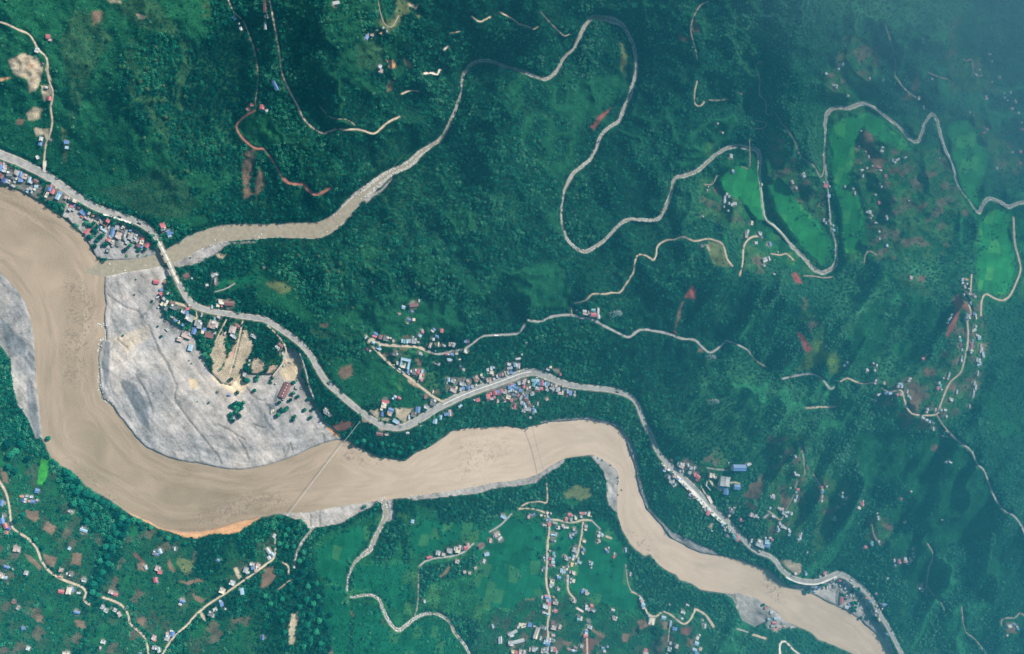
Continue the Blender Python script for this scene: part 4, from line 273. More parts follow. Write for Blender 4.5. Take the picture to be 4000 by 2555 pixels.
  "10,190,b,14,34,-5 5,290,w,10,28,-20 65,245,w,8,8 40,400,w,16,10 390,20,w,14,24,10 405,40,w,14,20 430,25,w,12,20 460,90,l,20,16 455,58,l,12,12 470,232,t,16,10 835,200,l,14,22,0 760,40,w,26,12,20 780,100,w,12,14,30 785,150,w,8,16 838,10,w,10,24,-25 720,5,w,14,8 1370,440,l,14,24,20 1372,465,w,18,14,20 1385,490,p,14,26,-15 1418,505,w,20,8 1380,545,p,10,18 1400,470,w,12,12 1425,545,p,34,16,25 1445,550,k,22,20,-10 1455,560,p,18,14 1428,605,w,10,24,-20 1300,690,l,22,14,10 1290,715,w,24,16,50 1283,725,l,20,28,-20 1268,745,w,10,10 1405,700,g,30,34,20 1395,720,w,12,20 1450,680,b,12,18 1462,700,c,8,40,-10 1455,795,w,22,18,-30 1440,800,p,12,20 1475,835,w,30,12,20 1482,850,l,24,26,0 1465,770,w,10,16 1350,845,w,14,14 1355,870,t,14,20,0 1360,905,m,12,30 1365,935,g,12,20 1435,905,r,12,50,5 1432,940,c,20,14,10 1440,875,b,10,30 1430,955,w,10,14 1498,905,p,14,24,0 1505,930,w,16,26,10 1500,950,p,22,20,10 1512,965,l,14,34,-10 1518,980,w,14,20,5 1470,1005,w,10,26,5 1488,1010,w,14,30,15 1495,1030,l,14,24,10 1480,1042,l,16,16 1360,1005,w,12,30,0 1365,985,t,10,20 1478,1100,w,6,34,15 1455,1170,w,10,30 1460,1200,w,10,40,10 1452,1220,w,12,30,15 1448,1245,w,10,30,10 1442,1260,w,10,20,0 1420,1330,w,8,26,10 1275,1110,w,10,34,15 1265,1135,p,12,20,10 1235,1135,w,10,8 1205,1170,w,12,20,20 1215,1190,t,12,26,5 1195,1205,r,14,24,10 1220,1215,w,12,10 1330,1230,w,10,30,15 1285,1285,w,30,22,20 1245,1360,w,20,16,10 1220,1360,g,18,14 1255,1405,w,12,16,-30 1178,1358,p,12,24 1122,1355,w,12,20,0 1115,1375,p,14,14 1100,995,r,30,18,-20 1120,970,y,8,10 930,1180,t,30,20,15 920,1195,p,24,20,10 940,1195,l,14,20 912,1250,r,18,16 935,1250,p,18,18 865,1245,l,30,16,5 835,1240,b,24,24,20 780,1250,w,30,14,-20 755,1290,p,10,24,-30 750,1170,p,18,20,30 765,1150,w,26,14,-20 770,1145,k,14,12 815,1170,p,14,20 980,1230,p,12,26,20 985,1260,g,14,20 1000,1275,w,10,22,-20 1000,1140,w,16,14,-30 990,1155,p,18,14 700,1078,w,26,20,20 690,1085,p,12,24,-20 765,1045,w,10,20,5 750,1080,w,10,20,0 740,1030,p,16,12 560,1025,w,12,20,10 540,1045,b,16,14,-20 1090,1415,w,26,14,30 1115,1430,w,20,16,20 1140,1440,l,14,24,20 1160,1450,k,20,14,20 1165,1490,w,10,30,0 1290,875,w,8,10 410,912,w,8,8 1005,425,p,20,24,20 1335,315,p,10,10"),
 ('t23', 'on the spur terraces right of the highway', 'houses on the spur terraces above the lower highway', 18, 14, 20,
  "188,270,w,10,30,-30 205,280,w,20,14,20 275,228,m,14,16 190,150,w,10,18,-30 155,370,w,8,10 205,380,r,20,18,10 195,395,l,14,18,20 200,430,l,10,24,15 185,455,w,16,24,10 30,425,w,18,20,20 35,440,g,16,14,15 85,515,w,14,10 105,545,g,30,24,20 135,540,l,20,14,20 160,550,w,14,20,10 125,570,w,16,14,0 100,520,p,14,22 80,620,w,14,24,-20 95,640,g,20,24,20 115,650,w,24,14,30 140,660,w,14,14,20 150,675,w,18,18,40 145,700,l,14,16 70,660,l,14,24,10 65,640,w,10,14 222,705,p,16,28,10 215,730,l,30,14,-20 230,690,w,10,14 10,720,p,20,14 5,760,l,14,16 25,735,r,14,14 270,820,l,10,14 375,365,r,14,14 410,360,w,10,12 375,400,b,14,20 375,430,p,12,20 375,460,w,10,20 520,405,w,8,16 520,430,l,14,20,-20 545,440,w,20,16,40 490,505,p,14,14 535,482,w,14,8 465,585,l,20,34,20 660,480,r,18,28,5 665,462,w,8,12 635,510,c,24,18,30 662,490,p,14,14 935,448,r,14,16,-20 1000,395,w,12,10 770,580,w,10,30,-10 765,550,w,8,14 960,610,c,20,14,-30 775,745,w,12,16 725,755,t,16,24,20 728,770,l,14,12 685,785,r,22,22,-15 668,792,w,12,10 885,880,w,10,24,-10 890,910,l,14,16,10 918,885,r,14,30,-10 922,895,w,14,12 960,870,w,18,24,5 955,885,r,18,20,10 970,885,p,14,20 995,865,w,12,20 1000,890,w,18,14 985,905,t,24,12,10 1020,795,k,14,24,10 1020,830,b,14,14 1025,855,l,12,18 1010,880,p,12,14 835,1005,w,10,14 1075,1050,k,14,24 1065,1075,w,20,14,-20 1085,1080,p,16,16,10 1080,1095,w,14,12 1220,595,w,8,8 1250,190,w,14,10,40 1275,190,w,24,10,25 1255,12,w,10,10 1230,5,w,20,8,20 1690,1340,c,30,20,-10 1725,1328,b,20,14,10 1750,1360,b,16,16,20 1745,1345,w,14,12 1675,1405,c,10,14 755,1110,p,10,14"),
 ('t03', 'high on the slopes in the hazy upper right corner', 'houses in the hazy upper right corner', 18, 14, 20,
  "405,525,w,18,18,30 465,605,g,40,16,10 480,620,w,14,14 560,680,w,14,12 715,555,w,8,20,0 808,565,l,8,14 525,455,l,8,20,20 495,490,l,14,14,-20 1060,695,c,14,26,20 1095,760,w,10,24,10 1155,560,w,12,10,20 1465,530,w,18,14,20 1492,495,w,10,14,10 1580,580,w,8,10 1565,385,w,16,8,20 1580,435,w,8,10 1635,545,w,8,16 1540,700,w,16,12,-20 1535,685,p,14,14 1665,660,w,10,12 1670,690,l,14,14,20 1690,710,w,10,10 1710,655,w,10,16 1745,720,w,8,24,-30 1720,770,p,20,16,0 1765,800,w,14,14 1790,865,w,8,16,0 1795,915,r,12,18,10 1780,1075,r,18,18,0 1725,1078,w,10,12 1775,1155,r,10,24,0 1612,1190,w,10,18,10 1520,940,r,14,10,-20 1545,915,w,12,8 780,1185,r,26,10,5 790,1205,w,20,10,5 828,1245,m,20,24,20 735,1175,w,14,8 695,1190,c,10,14 660,1205,w,20,16,0 665,1245,w,8,20 685,1075,w,10,8 708,1110,w,12,20,0 805,1045,w,18,14,10 800,1070,w,22,16,20 910,1130,w,30,14,-30 875,1135,l,10,24,0 890,1150,w,14,14 965,1115,l,20,10,-30 655,928,w,12,10 640,1035,w,8,10 785,1435,r,24,24,5 800,1320,w,8,18,-10 755,1378,w,14,10,20 715,1500,w,20,24,10 695,1500,w,12,14 730,1525,p,16,14 835,1530,w,18,12,20 540,1320,w,10,18,0 600,1330,w,14,20,20 610,1365,w,10,24 245,1240,w,18,34,-30 168,1288,p,14,30,-25 195,1330,w,12,20,-20 390,1290,w,12,12 400,1315,r,30,24,20 430,1320,w,10,14 425,1385,l,22,22,10 385,1100,w,10,18 1425,795,w,8,10 1210,1120,w,6,6 990,1420,w,10,8"),
]
ALLH = []
for ci, (view, phrase, grp, dl, dw, da, ents) in enumerate(CL):
    x0, y0, k = VIEW[view]
    for t in ents.split():
        a = t.split(','); x, y, col = float(a[0]), float(a[1]), a[2]
        L = float(a[3]) if len(a) > 3 else dl; Wd = float(a[4]) if len(a) > 4 else dw; an = float(a[5]) if len(a) > 5 else da
        s = .602/k; ALLH.append(dict(c=ci, col=col, u=(x0+x/k)*.602, v=(y0+y/k)*.602, L=max(L*s, 2.6), W=max(Wd*s, 2.6), an=an, phrase=phrase, grp=grp))
# overlapping double entries are dropped
ALLH = [h for h in ALLH if -5 < h['u'] < 2415 and -5 < h['v'] < 1548]
ALLH.sort(key=lambda h: -h['L']*h['W'])
RIDGES = ["400,30,190 330,130,160 300,250,135 350,320,110 400,400,85 470,470,45", "-80,-60,150 0,0,130 60,200,90 100,300,45", "40,500,16 200,560,12 330,590,14",
 "760,-60,300 770,100,260 790,200,200 800,350,110 780,440,60", "550,-60,190 560,100,130 540,250,80 560,400,35 590,500,15", "1000,80,240 1120,-60,300", "860,-60,270 900,80,230 960,160,130", "930,270,110 1000,240,70",
 "1215,270,170 1150,400,190 1200,520,160 1180,620,130 1000,570,100 800,620,60 650,610,40", "1260,60,180 1300,-60,230", "1420,180,120", "1460,430,140 1500,370,130", "1610,40,165 1640,150,175 1620,300,160 1620,350,150", "1720,-60,250 1740,150,190 1760,280,150", "1880,-60,330 1890,100,290 1880,250,240 1910,380,200",
 "1350,700,120 1500,640,150 1650,590,180 1750,640,200 1850,700,230 1960,720,240", "1240,755,95 1400,750,110 1480,790,100 1560,780,105 1670,825,110 1830,870,130 1960,900,160", "870,800,45 1030,830,52 1200,785,80", "1680,680,190 1700,780,130",
 "2060,900,240 2200,970,260 2300,1060,265 2400,1250,240 2600,1350,250", "2280,700,300 2290,800,300 2250,900,290", "2330,1030,255 2450,900,200", "2100,480,210 2050,400,200", "2150,150,280 2200,60,300", "2400,200,330", "2150,620,250 2060,760,230",
 "1700,950,95 1800,1080,70", "1900,1050,140 1750,1250,50", "2050,1150,150 1940,1310,45", "2220,1350,100 2140,1480,42", "2350,1500,120", "2200,1600,55",
 "0,1300,40 200,1350,28 400,1400,24 600,1350,20", "0,1540,60 400,1600,45 800,1560,25 1300,1560,40 1700,1540,60 1900,1580,40", "330,1270,14 600,1240,14 1100,1190,14 1300,1130,14 1420,1130,13 1500,1330,14 1800,1450,16", "1000,1300,16 1250,1330,17 1400,1350,17",
 "1560,1000,80 1640,1060,60", "1320,950,22 1450,960,22", "950,900,40 1000,950,28", "600,690,32 800,780,42 760,700,50", "480,900,6 320,850,5 600,1050,5 700,960,7", "0,1100,14 120,1140,12 300,1230,14", "-60,800,5 -60,1050,20"]
# ---- grid of the ground sheet
def axis(a, b, step, far, fstep):
    return np.concatenate([np.arange(a-far, a, fstep), np.arange(a, b+.01, step), np.arange(b+fstep, b+far+.1, fstep)])
STEP = 2.5
GU = axis(-30, 2440, STEP, 560, 14.0); GV = axis(-30, 1570, STEP, 420, 14.0)
NU, NV = len(GU), len(GV)
UU, VV = np.meshgrid(GU, GV)
def noise_tab(seed, n=256): return np.random.RandomState(seed).rand(n, n)
TABS = {}
def vnoise(x, y, scale, seed):
    if seed not in TABS: TABS[seed] = noise_tab(seed)
    T_ = TABS[seed]; x = x/scale+1000; y = y/scale+1000
    xi = np.floor(x).astype(int); yi = np.floor(y).astype(int); fx = x-xi; fy = y-yi
    fx = fx*fx*(3-2*fx); fy = fy*fy*(3-2*fy); xi %= 256; yi %= 256; xj = (xi+1) % 256; yj = (yi+1) % 256
    return (T_[yi, xi]*(1-fx)+T_[yi, xj]*fx)*(1-fy)+(T_[yj, xi]*(1-fx)+T_[yj, xj]*fx)*fy
def fbm(x, y, scale, seed, n=4):
    a = 0; amp = 1; tot = 0
    for i in range(n): a = a+amp*vnoise(x, y, scale/2**i, seed+i); tot += amp; amp *= .55
    return a/tot
def sst(a, b, x): t = np.clip((x-a)/(b-a), 0, 1); return t*t*(3-2*t)
# ---- coarse height solve (membrane through valleys and crests)
CS = 12.0
cu = np.arange(-620, 3060, CS); cv = np.arange(-480, 2020, CS)
hc = np.full((len(cv), len(cu)), 60.0); fix = np.zeros_like(hc, bool)
def put(u, v, z):
    i = int(round((u+620)/CS)); j = int(round((v+480)/CS))
    if 0 <= i < len(cu) and 0 <= j < len(cv): hc[j, i] = z; fix[j, i] = True
def line_put(pts):
    for a, b in zip(pts[:-1], pts[1:]):
        n = int(max(abs(a[0]-b[0]), abs(a[1]-b[1]))/CS*1.5)+1
        for k in range(n+1):
            t = k/n; put(*[a[q]*(1-t)+b[q]*t for q in range(3)])
for r_ in RIDGES: line_put([tuple(map(float, t.split(','))) for t in r_.split()])
hw = [tuple(map(float, t.split(','))) for t in HIGHWAY.split()]
streams = [[(lambda q: (q[0], q[1], q[2]*(.72 if q[3] > 14 else 1), q[3]))(tuple(map(float, t.split(',')))) for t in s.split()] for _, s in STREAMS]
for s in streams: line_put([(a[0], a[1], a[3]+1.5) for a in s])
line_put([(a[0], a[1], a[3]) for a in hw])
def inside(poly, X, Y):
    r = np.zeros(X.shape, bool); n = len(poly)
    for k in range(n):
        x1, y1 = poly[k]; x2, y2 = poly[(k+1) % n]
        if y1 == y2: continue
        c = ((y1 > Y) != (y2 > Y)) & (X < (x2-x1)*(Y-y1)/(y2-y1)+x1)
        r ^= c
    return r
CU, CV = np.meshgrid(cu, cv)
inr = inside(RIVER, CU, CV); hc[inr] = 4; fix[inr] = True
for u, v, z in [(-620, -480, 260), (-620, 600, 40), (-620, 2000, 140), (600, -480, 380), (1500, -480, 420), (3040, -480, 480), (3040, 700, 330), (3040, 2000, 160), (1500, 2000, 120), (600, 2000, 90)]: put(u, v, z)
for it in range(1400):
    p = np.pad(hc, 1, mode='edge')
    n4 = (p[:-2, 1:-1]+p[2:, 1:-1]+p[1:-1, :-2]+p[1:-1, 2:])*.25
    hc = np.where(fix, hc, hc+1.0*(n4-hc)*.98)
for it in range(2):
    p = np.pad(hc, 1, mode='edge'); sm = (p[:-2, 1:-1]+p[2:, 1:-1]+p[1:-1, :-2]+p[1:-1, 2:]+4*p[1:-1, 1:-1])/8; hc = sm
def bilin(arr, xs, ys, X, Y):
    fi = np.interp(X, xs, np.arange(len(xs))); fj = np.interp(Y, ys, np.arange(len(ys)))
    i = np.minimum(fi.astype(int), len(xs)-2); j = np.minimum(fj.astype(int), len(ys)-2); a = fi-i; b = fj-j
    return (arr[j, i]*(1-a)+arr[j, i+1]*a)*(1-b)+(arr[j+1, i]*(1-a)+arr[j+1, i+1]*a)*b
H = bilin(hc, cu, cv, UU, VV)
# warp coordinates so that outlines are ragged, not ruled
WX = UU+(fbm(UU, VV, 26, 21, 3)-.5)*9; WY = VV+(fbm(UU, VV, 26, 31, 3)-.5)*9
RX = UU+(fbm(UU, VV, 14, 24, 2)-.5)*3.2; RY = VV+(fbm(UU, VV, 14, 34, 2)-.5)*3.2
def box(pts, m):
    us = [p[0] for p in pts]; vs = [p[1] for p in pts]
    i0 = max(0, np.searchsorted(GU, min(us)-m)); i1 = min(NU, np.searchsorted(GU, max(us)+m))
    j0 = max(0, np.searchsorted(GV, min(vs)-m)); j1 = min(NV, np.searchsorted(GV, max(vs)+m))
    return slice(j0, j1), slice(i0, i1)
def poly_sd(poly, X, Y):                       # negative inside
    d = np.full(X.shape, 1e9); n = len(poly)
    for k in range(n):
        x1, y1 = poly[k]; x2, y2 = poly[(k+1) % n]; dx, dy = x2-x1, y2-y1; L = dx*dx+dy*dy+1e-9
        t = np.clip(((X-x1)*dx+(Y-y1)*dy)/L, 0, 1); d = np.minimum(d, (X-x1-t*dx)**2+(Y-y1-t*dy)**2)
    d = np.sqrt(d); return np.where(inside(poly, X, Y), -d, d)
RSD = np.full(UU.shape, 60.0)                  # signed distance to the river edge, clamped
n_ = len(RIVER); R2 = np.full(UU.shape, 3600.0)
for k in range(n_):
    a, b = RIVER[k], RIVER[(k+1) % n_]; sl = box([a, b], 60); X = RX[sl]; Y = RY[sl]
    dx, dy = b[0]-a[0], b[1]-a[1]; L = dx*dx+dy*dy+1e-9; t = np.clip(((X-a[0])*dx+(Y-a[1])*dy)/L, 0, 1)
    R2[sl] = np.minimum(R2[sl], (X-a[0]-t*dx)**2+(Y-a[1]-t*dy)**2)
RSD = np.sqrt(R2)*np.where(inside(RIVER, RX, RY), -1, 1)
def path_field(pts, m, X=UU, Y=VV):
    """pts (u, v, width, z): returns distance beyond the half width, and z of the nearest point"""
    SDf = np.full(UU.shape, 1e3); Z = np.zeros(UU.shape)
    for a, b in zip(pts[:-1], pts[1:]):
        mm = m+max(a[2], b[2])/2; sl = box([a, b], mm); x = X[sl]; y = Y[sl]
        if x.size == 0: continue
        dx, dy = b[0]-a[0], b[1]-a[1]; L = dx*dx+dy*dy+1e-9; t = np.clip(((x-a[0])*dx+(y-a[1])*dy)/L, 0, 1)
        d = np.hypot(x-a[0]-t*dx, y-a[1]-t*dy)-(a[2]*(1-t)+b[2]*t)/2
        z = a[3]*(1-t)+b[3]*t; k = d < SDf[sl]
        SDf[sl] = np.where(k, d, SDf[sl]); Z[sl] = np.where(k, z, Z[sl])
    return SDf, Z
# ---- relief noise, kept off flats
flat = np.exp(-np.maximum(RSD, 0)/30)
lowland = sst(1100, 1230, VV-.0*UU+np.where(UU > 1500, -1e4, 0)+np.where((UU < 1500), 0, 0))
amp = (1-flat)*(1-.85*lowland)*sst(8, 40, H)
_hd, _ = path_field(hw, 170)
amp *= sst(6, 150, _hd)*.97+.03
ang = math.radians(-52); ax = UU*math.cos(ang)+VV*math.sin(ang); ay = -UU*math.sin(ang)+VV*math.cos(ang)
ridged = 1-np.abs(2*fbm(ax*.42, ay, 95, 41, 3)-1)          # long spurs running up to the right
ridge2 = 1-np.abs(2*fbm(UU, VV, 120, 51, 4)-1)
east = sst(1500, 1800, UU)*sst(500, 700, VV)
H = H+amp*(east*(ridged-.75)*85+(1-east)*(ridge2-.75)*(38+30*sst(550, 800, UU))+(fbm(UU, VV, 34, 61, 3)-.5)*13)
DENS = np.ones(UU.shape)                       # tree cover
COL = np.zeros(UU.shape+(3,)); 
PAL = dict(forest=(.006, .028, .016), scrub=(.012, .072, .030), scrubo=(.030, .078, .034), olive=(.10, .12, .05), green=(.015, .092, .034), rice=(.020, .165, .045), ricem=(.006, .080, .036), lime=(.035, .21, .025), yellow=(.09, .16, .04),
           terr=(.040, .115, .042), farm=(.014, .055, .026), brown=(.15, .095, .065), brownl=(.30, .235, .17), tan=(.36, .29, .20), tanr=(.38, .25, .18), orange=(.44, .24, .12), red=(.26, .065, .055), maroon=(.12, .05, .042), gravel=(.25, .23, .215), grey=(.215, .20, .19), dk=(.12, .12, .125), veg=(.02, .06, .024), yard=(.125, .115, .095), gravtan=(.30, .255, .205))
COL[:] = PAL['forest']
n1 = fbm(UU, VV, 160, 71, 4); n2 = fbm(UU, VV, 12, 81, 2)
COL += (np.array([.012, .035, .012])*sst(.45, .75, n1)[..., None])
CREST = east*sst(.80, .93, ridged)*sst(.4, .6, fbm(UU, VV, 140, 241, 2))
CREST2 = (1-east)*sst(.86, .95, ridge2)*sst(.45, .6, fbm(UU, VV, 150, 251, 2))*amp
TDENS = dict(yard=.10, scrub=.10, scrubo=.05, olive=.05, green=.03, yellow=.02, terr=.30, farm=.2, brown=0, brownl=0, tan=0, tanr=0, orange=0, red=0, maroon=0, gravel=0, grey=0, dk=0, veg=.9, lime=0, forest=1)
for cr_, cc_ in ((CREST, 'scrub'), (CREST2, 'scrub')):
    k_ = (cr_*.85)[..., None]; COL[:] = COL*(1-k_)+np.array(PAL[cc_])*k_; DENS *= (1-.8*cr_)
E3 = (sst(1450, 1900, UU))[..., None]; COL[:] = COL*(1+1.1*E3)  # ground colour brightened eastward, standing in for brighter haze
def mosaic(X, Y, cell, angd, seed):
    a = math.radians(angd); x = X*math.cos(a)+Y*math.sin(a)+(vnoise(X, Y, 40, seed)-.5)*16; y = -X*math.sin(a)+Y*math.cos(a)+(vnoise(X, Y, 40, seed+3)-.5)*16
    i = np.floor(x/cell); hsh = np.abs(np.sin(i*12.9898+seed)*43758.5453) % 1
    j = np.floor(y/(cell*1.5)+hsh*3); h2 = np.abs(np.sin(i*78.233+j*37.719+seed)*43758.5453) % 1
    e = np.minimum(x/cell-i, 1-(x/cell-i))*cell
    return h2, e
def paint(poly, colour, soft, X=WX, Y=WY, dens=None):
    sl = box(poly, soft+12); x = X[sl]; y = Y[sl]
    if x.size == 0: return
    sd = poly_sd(poly, x, y); m = sst(soft*.6, -soft*.6, sd)
    c = np.zeros(x.shape+(3,)); c[:] = PAL[colour]; td = np.full(x.shape, TDENS.get(colour, 0.0) if dens is None else dens)
    if colour in ('farm', 'terr'):
        far = colour == 'terr'
        h2, e = mosaic(UU[sl], VV[sl], 15 if far else 20, 62 if far else 35, 5)
        pal = [(.085, .062, .045), (.010, .075, .027), PAL['farm'], (.014, .055, .022), PAL['scrub'], (.042, .05, .032), (.035, .062, .030), (.010, .065, .025), PAL['farm'], (.008, .045, .022), (.012, .055, .024), PAL['farm']] if not far else [(.13, .085, .07), PAL['green'], PAL['terr'], (.04, .10, .04), PAL['scrub'], (.10, .09, .06), (.05, .11, .04), (.03, .08, .03)]
        idx = (h2*len(pal)).astype(int); c = np.array(pal)[np.minimum(idx, len(pal)-1)]*.75+np.array(PAL[colour])*.25
        if far:
            st = .5+.5*np.sin(H[sl]*2.2+vnoise(UU[sl], VV[sl], 25, 9)*3); c = c*(1.12-.36*st[..., None])
        td = np.where(h2 < .2, .02, td); td = np.where(e < 1.6, .55, td)
    if colour in ('green', 'yellow'): c = c*(1.1-.35*(.5+.5*np.sin(H[sl]*2.0+vnoise(UU[sl], VV[sl], 25, 19)*2.5)))[..., None]
    if colour in ('rice', 'ricem', 'green', 'yellow'):
        h2, e = mosaic(UU[sl], VV[sl], 22, 12, 7); c = c*(.78+.42*h2)[..., None]*(.8+.4*fbm(UU[sl], VV[sl], 60, 77, 3))[..., None]; c = c+np.array([.02, .02, .0])*(h2 > .86)[..., None]; c = c*np.where(e < 1.2, .82, 1)[..., None]
    k = m[..., None]; COL[sl] = COL[sl]*(1-k)+c*k; DENS[sl] = DENS[sl]*(1-m)+td*m
for g_ in ('1640,430 1700,370 1760,360 1840,400 1960,540 2000,610 1930,660 1840,620 1760,560 1680,500', '1940,260 2040,235 2130,280 2190,330 2210,260 2300,270 2350,400 2320,500 2240,480 2180,380 2080,360 2060,480 2050,600 1980,620 1950,400', '2290,470 2420,470 2420,700 2300,720'): paint(DP(g_), 'green', 34, WX, WY, .22)
paint(DP('735,1270 860,1215 1180,1195 1290,1215 1440,1215 1490,1290 1500,1400 1560,1440 1480,1470 1280,1420 1150,1470 1100,1580 760,1580 740,1400'), 'green', 14, WX, WY, .12)
for sh_, g_ in (('t21', "250,560 360,600 400,700 390,800 420,950 480,1050 500,1200 550,1300 540,1600 330,1600 300,1200 330,1000 300,880 280,700"), ('t21', "720,620 860,640 780,780 700,850 670,900 700,1000 670,1100 600,1000 640,850"), ('t21', "870,640 1020,560 1050,640 950,850 870,900 820,860"),
    ('t21', "1030,560 1060,700 1070,900 1120,1100 1110,1250 1080,1100 1030,900 1010,700"), ('t21', "1150,930 1250,900 1400,890 1500,850 1620,830 1560,900 1400,1010 1300,1010 1200,1050 1160,1200 1300,1230 1560,1300 1600,1600 1520,1600 1430,1400 1330,1290 1180,1230 1130,1100"),
    ('t21', "980,450 1799,380 1820,480 1700,590 1500,640 1300,620 1100,560 1040,500"), ('t21', "660,1150 870,1200 900,1310 820,1290 680,1260"), ('t21', "640,1280 760,1300 860,1440 840,1600 680,1600 640,1400"), ('t21', "1300,500 1600,560 1700,560 1500,660 1330,640"),
    ('t22', "-10,360 200,330 380,150 560,170 640,270 680,450 740,560 760,640 850,790 920,860 1030,900 1250,1060 1500,1130 1590,1250 1430,1220 1200,1230 1060,1250 960,1230 880,1100 820,1000 800,860 720,740 640,640 560,540 550,400 400,370 350,420 380,500 300,560 200,500 60,440 -10,450"), ('t22', "-100,1080 60,1020 200,1060 180,1110 60,1130 -60,1250"), ('t22', "580,1200 760,1260 720,1320 600,1260")):
    paint(P(sh_, g_), 'forest', 9, WX, WY, 1.0)
for sh, colr, soft, pts in LAND: paint(P(sh, pts), colr, soft)
CLS = np.zeros((NV, NU), int); CLS_NAME = ['ground']; CLS_KIND = ['land']
NOISYH = np.zeros(UU.shape)
for nm, colr, dn, sh, pts in SHEETS:
    pl = P(sh, pts); sl = box(pl, 20)
    if UU[sl].size == 0: continue
    gx, gy = (RX, RY) if nm != 'gravel_bar' else (RX, RY)
    if nm == 'rice_field': gx, gy = WX, WY
    paint(pl, colr, 2.0 if nm != 'rice_field' else 7, gx, gy, dn)
    sd = poly_sd(pl, gx[sl], gy[sl]); CLS[sl] = np.where(sd < 0, len(CLS_NAME), CLS[sl]); CLS_NAME.append(nm); CLS_KIND.append('gravel' if nm != 'rice_field' else 'field')
    if nm == 'rice_field':                                   # level the plot
        cl_ = (vnoise(UU[sl], VV[sl], 11, 261) > .70)&(vnoise(UU[sl], VV[sl], 70, 262) > .45)|((sd > -7)&(sd < 3)&(vnoise(UU[sl], VV[sl], 9, 263) > .45)); DENS[sl] = np.where(cl_&(sd < 3), .55, DENS[sl])
        m = sst(6, -6, sd); H[sl] = H[sl]*(1-m)+(bilin(hc, cu, cv, UU[sl], VV[sl])+0)*m
for sh, colr, soft, pts in BARMARKS: paint(P(sh, pts), colr, soft, RX, RY)
for h in ALLH:                                     # trodden yards round the houses
    r_ = .5*max(h['L'], h['W'])+1.2; sl = box([(h['u'], h['v'])], r_+6); d_ = np.hypot(WX[sl]-h['u'], WY[sl]-h['v']); k_ = sst(r_+3, r_-2, d_)*.75
    yc = np.array([(.17, .145, .11), (.12, .10, .075), (.22, .19, .15), (.13, .125, .115)][int(h['u']*7+h['v']*3) % 4]); DENS[sl] *= (1-.8*sst(r_+1, r_-2, d_)); COL[sl] = COL[sl]*(1-k_[..., None])+yc*k_[..., None]
# road beds
def mkpath(view, s, wd): return [(u, v, wd) for u, v in P(view, s)]
def smooth_path(p, n=4):
    """Catmull-Rom through the points, any number of components"""
    p = np.array(p, float)
    if len(p) < 3: return [tuple(q) for q in p]
    q = np.vstack([2*p[0]-p[1], p, 2*p[-1]-p[-2]]); out = []
    for i in range(1, len(q)-2):
        L = np.hypot(*(q[i+1, :2]-q[i, :2])); m = max(2, int(L/6))
        for k in range(m):
            t = k/m; a, b, c_, d = q[i-1], q[i], q[i+1], q[i+2]
            out.append(tuple(.5*((2*b)+(-a+c_)*t+(2*a-5*b+4*c_-d)*t*t+(-a+3*b-3*c_+d)*t**3)))
    out.append(tuple(p[-1])); return out
roads = []
for view, kind, wd, s in ROADS:
    pts = smooth_path(mkpath(view, s, wd)); pts = np.array(pts)
    wob = 1+.25*(vnoise(pts[:, 0], pts[:, 1], 9, 91)-.5)*2
    z = bilin(H, GU, GV, pts[:, 0], pts[:, 1])
    for _ in range(12):
        if len(z) > 2: z[1:-1] = (z[:-2]+2*z[1:-1]+z[2:])/4
    pts = np.c_[pts[:, 0], pts[:, 1], wd*wob, z]; roads.append((kind, pts))
highway = np.array(smooth_path(hw))
def carve(pts, halo, dz=0.0, trees=2.5):
    SDf, Z = path_field([tuple(p) for p in pts], halo+2)
    m = sst(halo, 1.0, SDf); global H, DENS
    H = H*(1-m)+(Z+dz)*m; DENS = np.where(SDf < trees, 0, DENS); return SDf
for kind, pts in roads:
    sdf = carve(pts, 7, -.6, 1.6 if kind != 'faint' else .4)
    cc = dict(tan=(.28, .22, .15), pale=(.4, .35, .28), grey=(.2, .19, .17), red=(.2, .07, .05), faint=(.16, .14, .10))[kind]
    m = sst(2.2, -.5, sdf)[..., None]*(.55 if kind != 'red' else .8); COL[:] = COL*(1-m)+np.array(cc)*m
hs = carve(highway, 12, -.5, 3.0)
m = sst(4.0, 0, hs)[..., None]*.8; COL[:] = COL*(1-m)+np.array((.34, .30, .24))*m
# the big cut shoulder of pale spoil on the river side of the long straight
paint(P('I', "150,190 230,290 380,430 470,540 520,600 640,740 800,880 870,950 1000,1060 1080,1120 1200,1210 1290,1340 1400,1430 1420,1400 1300,1260 1180,1130 1000,950 800,760 560,540 400,400 240,250"), 'tan', 3, RX, RY, 0)
SUN_SHOULDER = True
# river bed and banks
isbar = np.isin(CLS, [i for i, n in enumerate(CLS_NAME) if n == 'gravel_bar'])
lowb = np.where(isbar, np.minimum(H, 4.2), H)
rel = (fbm(UU, VV, 30, 101, 4)-.5)*3.0+(1-np.abs(2*fbm(RSD*1.0+UU*.15, (UU+VV)*.12, 9, 111, 3)-1))*1.6
roadk = sst(14, 4, hs)
H = np.where(isbar, (3.0+np.maximum(rel, -1.6))*(1-roadk)+H*roadk, H)
for sh, wd, s in CRACKS:
    pts = [(u, v, wd, 0) for u, v in P(sh, s)]; SDf, _z = path_field(pts, 8, RX, RY); m = sst(2.5, -.5, SDf)
    H = H-2.4*m*isbar; COL *= (1-.42*(m*isbar))[..., None]
